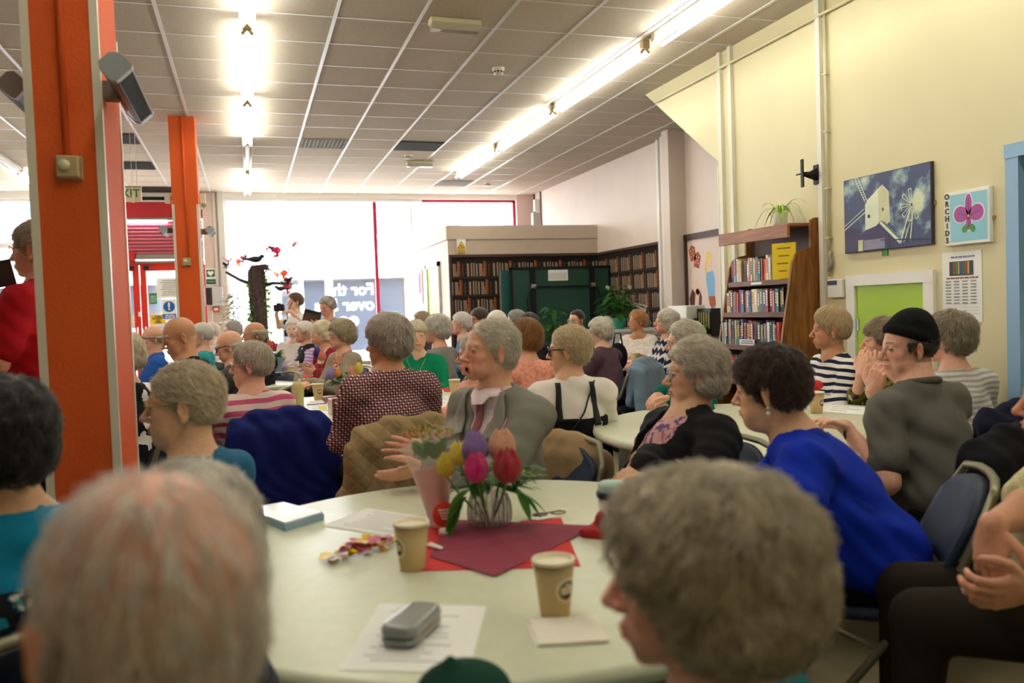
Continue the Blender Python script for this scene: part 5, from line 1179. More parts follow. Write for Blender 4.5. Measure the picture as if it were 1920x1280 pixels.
person(3.362,3.810,1.086,1.057,0.918,D=4.65,label='woman in mustard flowered blouse resting her chin on her hands',hair='9a8a70',hair2='6a5c48',style='short',hx_=dict(t=.019,bang=1),skin='pink',top=('blouse','floral',('6c6a2e','c9b8a0','2a2a24')),neck='vee',sleeve='elbow',legs=BK_,lean=.12,
  arms=dict(l=P_(W=(3.046,3.514,0.902),d=(-0.060,0.019,0.998),n=(0.695,0.718,-0.016),curl=.25,spread=.2,pole=(-0.581,-0.139,-0.802)),r=P_(W=(3.167,3.759,0.907),d=(0.149,-0.047,0.988),n=(0.977,0.211,-0.030),curl=.3,pole=(-0.438,0.359,-0.824))),chair='folding chair under the woman resting her chin on her hands')
person(2.569,2.771,1.119,0.160,1.242,D=3.42,label='man in black beanie and grey polo shirt with hand at his mouth',sex='m',hair='3a342e',style='balding',hx_=dict(ring=.02,t=.008),skin='pink',hpitch=-.05,top=('polo_shirt','plain',('67655f',)),neck='crew',sleeve='short',legs=BR_,build=1.18,fat=.8,lean=.14,nose=1.3,hs=1.03,strand=.4,topkw=dict(fold=.007),
  arms=dict(l=P_(W=(2.230,2.739,0.819),d=(-0.941,0.043,0.336),n=(0,0,-1),curl=.5,pole=(0.136,-0.568,-0.812)),r=P_(W=(2.565,2.973,0.916),d=(0.224,-0.183,0.957),n=(0.925,0.379,-0.027),curl=.9,pole=(-0.305,0.096,-0.948))),chair='folding chair under the man in the black beanie')
BEAN=_pp[-1]
person(3.231,3.223,1.114,-0.054,0.365,D=4.05,label='grey haired woman in white striped top behind the man in the beanie',hair='948774',hair2='6f6556',style='curly',skin='pink',top=('t_shirt','stripe',('d9d5d2','b0aaa8')),topkw=dict(scale=.7),neck='wide',legs=BK_,lean=.12,build=1.05,chair='folding chair under the woman in the white striped top')
WSTR=_pp[-1]
person(1.952,1.577,1.059,0.994,0.854,D=2.10,label='person in pale yellow shirt cut off by the right edge with hands clasped',sex='m',hair='9a958c',style='short',skin='ruddy',top=('shirt','floral',('d6d09a','c4bc84','e4dfb8')),neck='polo',sleeve='short',legs=('trousers','plain',('2b261d',)),build=1.15,fat=.7,lean=.08,seatz=.44,
  arms=dict(r=P_(W=(1.582,1.473,0.794),d=(-0.180,-0.052,-0.982),n=(0.968,0.250,-0.030),curl=.55,res=.003),l=P_(W=(1.584,1.364,0.693),d=(-0.973,0.199,-0.121),n=(0.285,0.905,0.316),curl=.7,res=.003)),chair='folding chair under the person in the pale yellow shirt')
YEL_=_pp[-1]
# --- middle distance ---
person(-0.418,5.689,1.232,1.330,1.749,D=5.30,label='bald man in black jacket bowing his head in front of the far orange column',sex='m',style='shave',hair='a08878',skin='tan',hpitch=-.30,top=('jacket','plain',('16161b',)),under=('shirt','stripe',('a03a44','e8e0dc')),neck='open',legs=BK_,build=1.12,lean=.13,fat=.5,hs=1.05,chair='folding chair under the bald man in the black jacket')
person(-0.832,8.230,1.179,1.776,1.846,D=7.60,label='bald man with glasses in blue jacket seated by the entrance doors',sex='m',style='balding',hx_=dict(ring=.015),hair='a89888',skin='ruddy',glasses='dark',top=('jacket','plain',('2456a8',)),under=('shirt','plain',('a01c48',)),neck='vee',legs=BK_,fat=1,build=1.1,lean=.02,chair='folding chair under the bald man in the blue jacket')
person(-0.141,6.646,1.128,1.208,1.417,D=6.30,label='bald bearded man in dark tweed jacket with thin glasses',sex='m',style='balding',hx_=dict(ring=.0,t=.007),hair='d0c8bc',skin='ruddy',hpitch=-.25,glasses='dark',top=('jacket','speckle',('4c4944','3a3834')),under=('shirt','plain',('dcd8d4',)),neck='lapel',legs=BK_,build=1.1,lean=.12,chair='folding chair under the bearded man in tweed')
person(0.048,7.953,1.180,2.053,1.774,D=7.60,label='older man with receding grey hair in dark zipped jacket',sex='m',style='balding',hx_=dict(ring=.04,t=.012),hair='b0a698',skin='tan',top=('jacket','plain',('1e2028',)),under=('shirt','plain',('e0dcd8',)),neck='vee',legs=BK_,build=1.15,lean=.04,chair='folding chair under the man in the dark zipped jacket')
person(-0.186,10.964,1.174,1.500,1.588,D=10.40,label='grey haired person with dark glasses behind the older man in the zipped jacket',hair='8c8a88',style='curly',skin='pink',glasses='dark',top=('jumper','plain',('3c4a44',)),legs=BK_,chair='folding chair under the grey haired person with dark glasses')
person(-0.427,8.522,1.185,1.446,1.534,D=8.00,label='grey haired woman in teal cardigan behind the far orange column',hair='b4b0a8',style='short',skin='pink',top=('cardigan','plain',('2a9a9a',)),neck='crew',legs=BK_,chair='folding chair under the woman in the teal cardigan')
person(-0.473,11.894,1.165,2.483,2.134,D=11.20,label='woman in white lace blouse near the pink back wall',hair='e8dcd4',style='set',skin='pale',top=('blouse','speckle',('f0e8e8','e6c8d0')),legs=BK_,chair='folding chair under the woman in white lace by the back wall')
person(0.591,9.564,1.151,1.788,1.684,D=9.30,label='white haired woman with glasses in black waistcoat over lilac sleeves',hair='dcd4cc',style='short',hx_=dict(t=.018),skin='ruddy',glasses='clear',top=('blouse','stripe',('b08ac0','d8c8e0')),over=('waistcoat','plain',('16161a',),'crew',dict()),neck='crew',legs=BK_,build=1.1,lean=.08,chair='folding chair under the woman in the black waistcoat')
person(0.525,10.636,1.183,2.743,2.918,D=10.30,label='white haired woman in cream blouse facing the camera near the shop window',hair='f0ece6',style='set',skin='pale',top=('blouse','plain',('e6e2dc',)),legs=BK_,chair='folding chair under the woman in cream near the shop window')
person(0.685,8.381,1.161,1.908,1.594,D=8.20,label='blonde grey woman in crimson cardigan with hands together',hair='d6cbb0',hair2='b8a98a',style='bob',skin='ruddy',top=('cardigan','plain',('9c1c38',)),under=('blouse','plain',('e0cfb0',)),neck='open',legs=BK_,lean=.12,
  arms=dict(r=P_(W=(0.572,8.088,0.817),d=(-0.900,0.285,0.329),n=(-0.295,-0.935,-0.196),curl=.3),l=P_(W=(0.592,7.976,0.798),d=(-0.931,0.295,0.217),n=(0.295,0.935,0.196),curl=.3)),chair='folding chair under the woman in the crimson cardigan')
person(0.742,7.104,1.167,1.921,1.676,D=7.00,label='woman with glasses in beige cardigan and patterned scarf',hair='a89a7e',hair2='857a64',style='bob',hx_=dict(t=.026,low=-.09),skin='pink',glasses='silver',top=('cardigan','plain',('a39683',)),under=('blouse','speckle',('d99a78','8a4a4a','e8d0b0')),neck='open',legs=BK_,lean=.04,build=1.05,chair='folding chair under the woman in the beige cardigan')
person(1.284,6.618,1.144,2.810,3.055,D=6.70,label='smiling fair haired woman in green jumper facing the camera',hair='e4d9c0',hair2='cabfa4',style='bob',hx_=dict(bang=1,low=-.07,side=-.06),skin='fair',top=('jumper','plain',('0c8a63',)),neck='high',legs=BK_,build=1.05,lean=.08,htilt=.06,chair='folding chair under the woman in the green jumper')
GRNW=_pp[-1]
MB().tube([Vector((x,.105+.06*(1-abs(x)/.08)+GRNW['nb'][1],GRNW['nb'][2]-.02-(.08-abs(x))*2.0)) for x in np.linspace(-.075,.075,13)],.0022,5).ball((0,.18+GRNW['nb'][1],GRNW['nb'][2]-.19),.008,8).build('necklace',mat('gold_chain','b8955a',.3,metal=.8),GRNW['root'])
person(1.523,6.964,1.177,0.797,1.181,D=7.10,label='woman with white curly hair in grey cardigan behind the green jumper',hair='d6d0c6',hair2='b0aaa0',style='curly',skin='ruddy',top=('cardigan','plain',('8d8986',)),neck='crew',legs=BK_,lean=.08,chair='folding chair under the woman with white curly hair in grey')
person(2.161,8.652,1.191,1.361,1.361,D=8.90,label='grey haired woman in blue denim jacket in front of the book wallpaper',hair='bcb8b2',style='short',hx_=dict(t=.019),skin='pink',top=('jacket','plain',('5f87a8',)),neck='crew',legs=BK_,lean=.06,chair='folding chair under the woman in the denim jacket')
person(2.505,9.174,1.229,1.793,1.723,D=9.50,label='brown haired person with glasses in front of the book wallpaper',hair='3c2c24',style='short',hx_=dict(t=.022,bang=1),skin='ruddy',glasses='red',top=('jumper','plain',('6a2a34',)),legs=BK_,chair='folding chair under the brown haired person with glasses')
person(2.353,7.961,1.188,-0.026,0.236,D=8.30,label='white curly haired woman seen from behind above the suited man',hair='dcd8d2',style='curly',skin='pink',top=('jumper','plain',('4c5a70',)),legs=BK_,chair='folding chair under the white curly haired woman seen from behind')
person(2.719,8.476,1.193,1.260,1.365,D=8.90,label='grey haired person with dark glasses left of the folded green table',hair='8a8680',hair2='6d6964',style='short',hx_=dict(t=.020),skin='pale',glasses='dark',top=('jumper','plain',('3a3a48',)),legs=BK_,chair='folding chair under the grey haired person left of the green table')
person(2.532,7.484,1.159,0.023,0.023,D=7.90,label='dark haired person partly hidden behind the auburn hair',hair='1f1a18',style='short',hx_=dict(t=.022),skin='tan',top=('jumper','plain',('2c2c34',)),legs=BK_,chair='folding chair under the dark haired person behind the auburn hair')
person(1.959,9.766,1.217,1.024,1.024,D=9.90,label='brown grey haired person whose hair shows by the partition door',hair='94806a',style='set',skin='pink',top=('jumper','plain',('5c4a50',)),legs=BK_,chair='folding chair under the person by the partition door')
person(3.637,9.025,1.175,2.025,1.991,D=9.70,label='dark haired man with glasses in front of the folded green table',sex='m',hair='241c1a',style='crop',skin='ruddy',glasses='silver',top=('jumper','plain',('2c2450',)),legs=BK_,chair='folding chair under the dark haired man with glasses')
person(3.004,6.914,1.097,0.672,1.056,D=7.50,label='white haired woman in plum cardigan with her back to the small round table',hair='d4cebf',hair2='b8b2a4',style='set',hx_=dict(t=.024,ear=.8),skin='fair',glasses='clear',top=('cardigan','plain',('5f4652',)),neck='crew',legs=BK_,build=1.15,fat=.5,lean=.10,chair='folding chair under the woman in the plum cardigan')
PLUM=_pp[-1]
person(4.220,8.631,1.141,2.303,1.535,D=9.50,label='ginger haired woman in white lace blouse at the small round table',hair='a8703f',hair2='8a5a34',style='curly',skin='tan',top=('blouse','speckle',('f2ebe4','e6d4cc')),neck='wide',sleeve='elbow',legs=BK_,build=1.05,lean=.06,hpitch=.05,chair='folding chair under the ginger haired woman')
person(3.721,7.005,1.156,1.501,1.292,D=7.80,label='white haired woman in navy and white zigzag jumper smiling upward',hair='e0dacb',hair2='bcb6a8',style='bob',skin='ruddy',hpitch=.18,top=('jumper','zigzag',('1b2140','d8d2cc')),topkw=dict(scale=1.2),neck='crew',legs=JN,lean=.02,chair='folding chair under the woman in the zigzag jumper')
person(0.614,11.566,1.526,2.216,1.832,D=11.20,label='standing woman in white t-shirt taking a photograph by the window',stand=True,hair='5e4436',style='short',hx_=dict(t=.020),skin='fair',top=('t_shirt','plain',('e4e6ea',)),sleeve='short',legs=('trousers','plain',('8fb0c8',)),lean=.03,
  arms=dict(r=P_(W=(0.358,11.325,1.362),d=(0.106,-0.033,0.994),n=(0.953,-0.302,-0.035),curl=.6,pole=(-0.305,0.096,-0.948)),l=P_(W=(0.535,11.166,1.404),d=(-0.951,0.301,-0.070),n=(0.134,0.426,-0.895),curl=.4,pole=(0.385,-0.435,-0.814))))
person(0.917,10.208,1.434,2.354,2.144,D=10.00,label='standing grey haired woman in grey waistcoat holding a tablet',stand=True,hair='a8a49e',hair2='7c7872',style='short',hx_=dict(t=.02),skin='ruddy',hpitch=-.25,top=('blouse','stripe',('e8e8ea','9a9aa4')),over=('waistcoat','plain',('9a9aa0',),'vee'),sleeve='short',legs=BK_,lean=.04,
  arms=dict(r=P_(W=(0.684,9.853,1.222),d=(-0.229,0.073,0.971),n=(0.626,-0.779,-0.029),curl=.4),l=P_(W=(0.757,9.724,1.208),d=(-0.815,0.258,0.519),n=(0.289,0.917,0.275),curl=.4)))
# ---- clothing details ----
ji=SUIT; nb=ji['nb']; X=nb[0]; Z=nb[2]
TIE=cloth('tie_cloth','speckle',('8f5560','a06a74'),knit=.1)
drape(ji,'shirt',[(X-.018,Z-.035),(X-.024,Z-.20),(X-.035,Z-.42)],[(X+.018,Z-.035),(X+.024,Z-.20),(X+.035,Z-.42)],'tie',TIE,.012)
MB().ball((X,nb[1]+.082,Z-.028),(.019,.014,.018),10).build('tie_knot',TIE,ji['root'])
SC=cloth('collar_cloth','plain',('efdde2',),knit=.1)
for q in (-1,1):
    rows=[]
    for k in range(9):
        a=PI*.5+q*PI*k/9.5; c=Vector((X+.066*math.cos(a),nb[1]+.012+.068*math.sin(a),Z-.012+.012*(k/8))); rows.append((c,c+Vector((.004*math.cos(a),.004*math.sin(a),.026-.008*(k==0))),c+Vector((.020*math.cos(a)+(q*.012 if k==0 else 0),.020*math.sin(a)+.012*(k==0),-.030 if k<2 else -.004))))
    vs=[]; fs=[]
    for a_,b_,c_ in rows: vs+= [a_,b_,c_]
    for k in range(8): fs+= [(3*k,3*k+1,3*k+4,3*k+3),(3*k+1,3*k+2,3*k+5,3*k+4)]
    MB().raw(vs,fs,0,True).build('shirt_collar',SC,ji['root'])
JM=_M['cloth_jacket_%d'%ji['n']]
for q in (-1,1):
    drape(ji,'jacket',[(X+q*.090,Z+.005),(X+q*.075,Z-.10),(X+q*.035,Z-.235)],[(X+q*.105,Z+.008),(X+q*.150,Z-.105),(X+q*.045,Z-.240)],'lapel',cloth('lapel_cloth','plain',('8e8d86',),knit=.2),.014)
drape(ji,'jacket',[(-.175,Z-.130),(-.165,Z-.148)],[(-.112,Z-.140),(-.118,Z-.155)],'pocket_welt',JM,.004)
drape(ji,'jacket',[(-.150,Z-.085),(-.168,Z-.138)],[(-.143,Z-.085),(-.118,Z-.144)],'pocket_square',mat('pink_silk','e0a0ac',.4),.005)
BKW=mat('black_webbing','121216',.7)
ji=DUNG; Z=ji['nb'][2]
for q in (-1,1): drape(ji,'t_shirt',[(q*.085-.013,Z-.005),(q*.095-.014,Z-.12),(q*.10-.022,Z-.22)],[(q*.085+.013,Z-.005),(q*.095+.014,Z-.12),(q*.10+.022,Z-.22)],'strap',BKW,.006,side=-1)
drape(ji,'t_shirt',[(.10,Z+.0),(.02,Z-.15),(-.05,Z-.24)],[(.108,Z+.0),(.028,Z-.15),(-.042,Z-.24)],'bag_strap',BKW,.014,side=-1)
ji=BCARD; Z=ji['nb'][2]
FLW=cloth('embroidery','speckle',('b8a070','c45a6a','e8dcc0'),.5)
for q in (-1,1): drape(ji,'cardigan',[(q*.135-.012,Z-.09),(q*.15-.022,Z-.17),(q*.14-.006,Z-.25)],[(q*.135+.012,Z-.09),(q*.15+.022,Z-.17),(q*.14+.008,Z-.25)],'embroidery',FLW,.003)
# beanie
ji=BEAN; fb=Field(bands(-.14,.14,.0045),bands(-.16,.15,.0045),bands(-.03,.19,.0045))
fb.ell((0,-.014,.040),(.084,.106,.100),.02); fb.ell((0,-.03,.10),(.055,.06,.048),.04); P=np.meshgrid(*fb.ax,indexing='ij'); ang=np.arctan2(P[0],P[1]+.014)
ed=.030+P[1]*.42; fb.F=np.maximum(fb.F,(ed-P[2])*.9).astype(np.float32); fb.F-=(.005*np.exp(-((P[2]-ed-.022)/.018)**2)).astype(np.float32); fb.displace(lambda x,y,z:.0009*np.sin(np.arctan2(x,y+.014)*110))
V,Q=fb.mesh(); V=(V*1.03)@ji['Rh'].T+ji['H']; npmesh('beanie',V,Q,cloth('beanie_knit','plain',('101012',),knit=.6),parent=ji['root'])
# ribbed collar of the polo shirt
MB().tube([Vector((ji['nb'][0]+.072*math.cos(a),ji['nb'][1]-.005+.070*math.sin(a),ji['nb'][2]+.018-.012*math.sin(a))) for a in [2*PI*i/24 for i in range(24)]],.016,8,closed=True).build('collar',cloth('polo_collar','plain',('5a5852',)),ji['root'])
MB().tube([Vector(tuple(ji['joints'][0][3]+(ji['joints'][0][2]-ji['joints'][0][3])*.12+np.array((.031*math.cos(a),.0,.026*math.sin(a))))) for a in [2*PI*i/16 for i in range(16)]],.006,6,closed=True).build('watch',mat('watch_strap','2a2420',.4),ji['root'])
# jacket collar for turquoise tunic print
ji=TQ; Z=ji['nb'][2]
drape(ji,'tunic',[(-.18,Z-.12),(-.18,Z-.40)],[(.18,Z-.12),(.18,Z-.40)],'printed_band',cloth('feather_print','speckle',('14161c','1a7f94','c8c0b8'),1.6),.003,side=-1,n=10)
# ---- coats over chairs ----
def behind(ji,**k): return dict(x=ji['loc'][0],y=ji['loc'][1],rz=ji['bf'],**k)
QUILT=cloth('quilted_beige','quilt',('9c8561',),1.0); 
coat(label='brown fleece coat over the chair of the suited man',m=cloth('fleece_brown','plain',('a08662',),knit=.8),w=.19,top=.80,bot=.30,seed=3,**behind(SUIT))
coat(label='beige quilted coat over the chair of the woman in the maroon patterned top',m=QUILT,w=.29,top=.86,bot=.25,seed=4,wide=.07,**behind(MAR))
coat(label='royal navy coat over the chair of the woman in the pink striped top',m=cloth('navy_coat','plain',('141f66',),knit=.5),w=.26,top=.85,bot=.25,seed=5,wide=.05,**behind(PINKS))
coat(label='pale blue denim coat over the chair of the woman in the plum cardigan',m=cloth('denim_coat','plain',('7a8fa6',)),w=.24,top=.85,bot=.35,seed=7,**behind(PLUM))
coat(label='black coat over the chair of the man in the beanie',m=cloth('black_coat','plain',('14141b',),knit=.6),w=.30,top=.84,bot=.15,seed=9,wide=.05,**behind(BEAN))
coat(label='navy coat over the chair at the far right behind the white striped top',m=cloth('navy_coat2','plain',('181830',)),w=.26,top=.84,bot=.3,seed=11,**behind(WSTR))
coat(label='dark plum coat bundled on a lap in the bottom right corner',m=cloth('plum_coat','plain',('1e141c',)),x=YEL_['loc'][0]-.02,y=YEL_['loc'][1]-.35,rz=YEL_['bf'],w=.28,top=.66,bot=.3,seed=13,yo=.05,th=.07)


# ================= tables =================
TT=mat('table_top','d6d9c0',.35,noise=.05,nscale=25,bump=.04,bscale=300,spec=.5); TL=mat('table_leg','6f6f70',.35,metal=.7); TU=mat('table_edge','cfc9b0',.45)
TZ=.73
def table_round(x,y,r,lab,single=False):
    t=thing('round_table',lab,'table',(x,y,0)); MB().lathe([(0,TZ-.045),(r-.03,TZ-.045),(r-.006,TZ-.036),(r,TZ-.02),(r-.006,TZ-.004),(r-.02,TZ),(0,TZ)],72).build('table_top',TT,t)
    if single:
        MB().tube([(0,0,.03),(0,0,TZ-.045)],.03,12).build('pedestal',mat('black_metal','1a1718',.4),t); MB().lathe([(.24,0),(.22,.02),(.05,.035),(0,.035)],28).build('base',mat('black_metal'),t)
    else:
        for a in (.6,2.17,3.74,5.31):
            c,s=math.cos(a)*r*.62,math.sin(a)*r*.62; MB().tube([(c*.5,s*.5,TZ-.05),(c,s,TZ-.08),(c*1.05,s*1.05,0.01)],.014,8).build('leg',TL,t)
    return t
def table_rect(x0,x1,y0,y1,lab):
    t=thing('folding_table',lab,'table',((x0+x1)/2,(y0+y1)/2,0)); w=(x1-x0)/2; d=(y1-y0)/2
    MB().box(-w,w,-d,d,TZ-.045,TZ,bev=.012).build('table_top',TT,t)
    for sx in (-1,1):
        MB().tube([(sx*(w-.2),-d+.08,.01),(sx*(w-.2),-d+.08,TZ-.05),(sx*(w-.2),d-.08,TZ-.05),(sx*(w-.2),d-.08,.01)],.014,8).build('leg',TL,t); MB().tube([(sx*(w-.2),0,.35),(sx*(w-.7),0,TZ-.05)],.009,6).build('brace',TL,t)
    return t
table_round(.56,2.056,.812,'large round white folding table in the foreground with the tulip vase')
table_round(2.40,3.49,.862,'round white folding table beneath the arm of the man in the beanie')
table_rect(.15,1.85,4.77,5.58,'white folding table holding the yellow glass bottle')
table_rect(.30,2.0,5.60,6.38,'white folding table in front of the woman in the green jumper')
table_rect(.0,1.25,7.62,8.34,'white folding table in front of the woman in the crimson cardigan')
table_rect(.3,1.5,10.9,11.6,'white folding table nearest the shop window')
_c=(3.612,8.247); table_round(_c[0],_c[1],.5,'small round white pedestal table in front of the ginger haired woman',True)
# ---- helpers on the tables ----
def sheet(name,lab,cat,pts,z,m,th=.0012,lines=0,grp=None,lm=None):
    c=np.mean(np.array(pts),0); P=[(p[0]-c[0],p[1]-c[1]) for p in pts]; t=thing(name,lab,cat,(c[0],c[1],z),0,grp)
    P2=P if sum(P[i][0]*P[(i+1)%len(P)][1]-P[(i+1)%len(P)][0]*P[i][1] for i in range(len(P)))>0 else P[::-1]
    MB().poly(P2,th).build('sheet',m,t)
    if lines and len(P)==4:
        A,B,C_,D_=[Vector((p[0],p[1],th+.0002)) for p in P]  # A->B is the top edge, D->C the bottom
        m_=MB(); rr=random.Random(len(lab))
        for k in range(lines):
            v=.08+.84*k/lines; a=A.lerp(D_,v); b=B.lerp(C_,v); u0=.12+.1*rr.random(); u1=.55+.35*rr.random(); dv=(D_-A)*(.16/lines)
            p0=a.lerp(b,u0); p1=a.lerp(b,u1); m_.raw([p0,p1,p1+dv,p0+dv],[(0,1,2,3)])
        m_.build('printed_lines',lm or mat('print_grey','8a8a92',.8),t)
    return t
CUPM=mat('cup_kraft','cbae78',.55,noise=.03,nscale=8); CUPW=mat('cup_cream','f3e9cf',.5); CUPD=mat('cup_logo','5c4226',.6)
def cup(x,y,z,lab,face=-1.3,s=1.,grp=None):
    t=thing('paper_cup',lab,'cup',(x,y,z),0,grp); h=.112*s; rb=.0285*s; rt=.041*s
    MB().lathe([(0,.004),(rb-.002,.004),(rb,0),(rb+.0005,.004),(rt,h-.004),(rt-.004,h-.02),(0,h-.02)],32).build('wall',CUPM,t)
    MB().lathe([(rt-.0015,h-.008),(rt+.0015,h-.004),(rt+.0015,h),(rt-.001,h+.001),(rt-.0025,h-.003),(rt-.0035,h-.012),(0,h-.013)],32).build('lid',CUPW,t)
    def cone(u,v,off): r=rb+(rt-rb)*(v/h)+off; return (r*math.cos(u),r*math.sin(u),v)
    def ring(r0,r1,off,n=28):
        vs=[];fs=[]
        for k in range(n):
            a=2*PI*k/n
            for r in (r0,r1): vs.append(cone(face+r*math.cos(a)/.034/s,h*.5+r*math.sin(a),off))
        for k in range(n): j=(k+1)%n; fs.append((2*k,2*k+1,2*j+1,2*j))
        return vs,fs
    m=MB(); m.raw(*ring(.0215*s,.024*s,.0008)); m.build('logo_ring',CUPW,t)
    m=MB(); m.raw(*ring(.0001,.018*s,.0007)); m.build('logo',CUPD,t)
    m=MB()
    for k,(a,b,vv) in enumerate(((-.013,.013,.002),(-.011,.011,-.006),(-.006,.006,.009))):
        vs=[cone(face+q/.034,h*.5+(vv+e)*s,.0012) for e in (0,.004) for q in np.linspace(a,b,6)]; m.raw(vs,[(i,i+1,i+7,i+6) for i in range(5)])
    m.build('logo_mark',CUPW,t); return t
def tulip(px,base,col,lab,s=1.,petals=4,grp='crocheted tulips in the glass vase',seed=0,lean=(0,0)):
    """crocheted tulip head at px with a stem down to base"""
    p=Vector(px); b=Vector(base); t=thing('crochet_tulip',lab,'flower',tuple(b),0,grp); o=p-b
    m=mat('wool_'+col,col,.95,noise=.2,nscale=160,bump=1.,bscale=260,sheen=.3,spec=.1)
    mb=MB(); R=.031*s; H=.062*s; n=28; rows=14; vs=[];fs=[]
    for j in range(rows+1):
        v=j/rows; r=R*(math.sin(PI*min(v*.80+.12,1))**.7)*(1-.25*v)
        for k in range(n):
            a=2*PI*k/n; lob=1+.16*math.cos(petals*a+seed)*v; zz=H*(v+.10*v*v*math.cos(petals*a+seed)); rr=r*lob*(1+.03*math.sin(j*2.6)*math.sin(k*2.8))
            vs.append((o.x+rr*math.cos(a)+lean[0]*v,o.y+rr*math.sin(a)+lean[1]*v,o.z-H*.5+zz))
    for j in range(rows):
        for k in range(n): fs.append((j*n+k,j*n+(k+1)%n,(j+1)*n+(k+1)%n,(j+1)*n+k))
    fs.append(tuple(range(n))[::-1]); fs.append(tuple(rows*n+k for k in range(n))); mb.raw(vs,fs,0,True).build('flower_head',m,t)
    mid=o*.5+Vector((o.x*.15,o.y*.15,0)); MB().tube([(0,0,0),tuple(mid),(o.x,o.y,o.z-H*.45)],.0028*s,8).build('stem',mat('stem_green','4f7a2c',.7),t); return t
LF=leafy(mat('leaf_dark','2c6418',.45,noise=.25,nscale=30)); LF2=leafy(mat('leaf_mid','4c8a2a',.5,noise=.25,nscale=30)); LF3=leafy(mat('leaf_light','86ac50',.5,noise=.2,nscale=30))
def foliage(name,lab,cat,c,r,h,n,m,lw=.014,ll=.06,seed=0,droop=.4,up=.5,grp=None,stems=True):
    t=thing(name,lab,cat,c,0,grp); rr=random.Random(seed); mb=MB(); st=MB()
    for k in range(n):
        a=rr.uniform(0,2*PI); q=rr.uniform(.1,1)**.6; z=rr.uniform(.15,1)*h; p=(r*q*math.cos(a)*.7,r*q*math.sin(a)*.7,z); d=(math.cos(a+rr.uniform(-.6,.6)),math.sin(a+rr.uniform(-.6,.6)),rr.uniform(-.2,up))
        mb.leaf(p,d,lw*rr.uniform(.7,1.3),ll*rr.uniform(.7,1.4),droop)
        if stems and k%3==0: st.tube([(0,0,0),(p[0]*.5,p[1]*.5,z*.7),p],.0016,5)
    o=mb.build('leaves',m,t); o['kind']='stuff'
    if stems: s_=st.build('stems',LF2,t); s_['kind']='stuff'
    return t
# ---- main table ----
B=(.618,2.225)
t=thing('glass_vase','ribbed glass jar vase holding crocheted tulips','vase',(B[0],B[1],TZ))
GLS=mat('vase_glass','dcc8ca',.05,alpha=.20,coat=.8)
prof=[(0,.004),(.046,.004),(.052,.0),(.057,.006),(.060,.03),(.058,.065),(.050,.088),(.043,.098),(.047,.108),(.045,.109),(.041,.099),(.048,.086),(.055,.064),(.057,.03),(.05,.009),(0,.009)]
mb=MB(); n=60; vs=[];fs=[]
for (r,z) in prof:
    for k in range(n): a=2*PI*k/n; q=r*(1+.025*math.cos(15*a)*(.01<z<.1)); vs.append((q*math.cos(a),q*math.sin(a),z))
for i in range(len(prof)-1):
    for k in range(n): fs.append((i*n+k,i*n+(k+1)%n,(i+1)*n+(k+1)%n,(i+1)*n+k))
mb.raw(vs,fs,0,True).build('jar',GLS,t); rib=MB()
for k in range(22):
    a=2*PI*k/22; rib.tube([(.0585*math.cos(a),.0585*math.sin(a),.012),(.0612*math.cos(a),.0612*math.sin(a),.035),(.0592*math.cos(a),.0592*math.sin(a),.065),(.051*math.cos(a),.051*math.sin(a),.088)],.0022,5)
rib.build('ribs',mat('vase_rib','e6d8da',.1,alpha=.55),t)
MB().lathe([(0,.010),(.049,.010),(.0545,.03),(.053,.055),(0,.055)],32).build('water',mat('water','cfc8c4',.02,alpha=.2),t)
for (hx_,hd,col,lab,s,pt,sd) in (((835,872),2.24,'f0d23c','lower yellow crocheted tulip leaning out of the vase',.95,3,0),((862,850),2.26,'f2d84a','upper yellow crocheted tulip behind the magenta one',1.0,4,1),((890,838),2.22,'9a7cc4','tall purple crocheted tulip',1.25,3,2),((893,876),2.14,'e0187e','magenta crocheted tulip at the front of the vase',1.12,4,0),((941,835),2.24,'f5b893','peach crocheted tulip opening in two points',1.3,2,.4),((951,873),2.15,'b81c2c','large red crocheted tulip at the right of the vase',1.3,4,1.5)):
    w=WPX(hx_[0],hx_[1],hd); q=(w[0]-B[0],w[1]-B[1]); tulip(w,(B[0]+q[0]*.15,B[1]+q[1]*.15,TZ+.02),col,lab,s,pt,seed=sd)
foliage('leaf_spray','dark green leaves spilling from the tulip vase','leaves',(B[0],B[1]+.01,TZ+.085),.09,.08,34,LF,.015,.065,3,.25,.7)
foliage('leaf_spray','fine light green sprigs on the right of the tulip vase','leaves',(B[0]+.075,B[1]-.01,TZ+.10),.10,.06,60,LF3,.005,.03,5,.2,.9)
t=thing('hanging_leaf_stem','long drooping leaf stem at the left of the tulip vase','leaves',(B[0]-.05,B[1]-.05,TZ+.05)); m=MB()
for k,(a,b,c_) in enumerate(((-.02,-.01,.07),(-.03,-.01,.05),(-.04,-.0,.03),(-.05,-.0,.03))): m.leaf((a,b,c_),(-.9+.22*k,-.2,-.35),.019,.07,.35)
for a,b,c_,dx in ((.12,-.01,.05,.5),(.13,0,.04,.9),(.11,-.02,.06,.2)): m.leaf((a,b,c_),(dx,-.3,-.5),.018,.075,.3)
m.build('leaves',LF2,t)
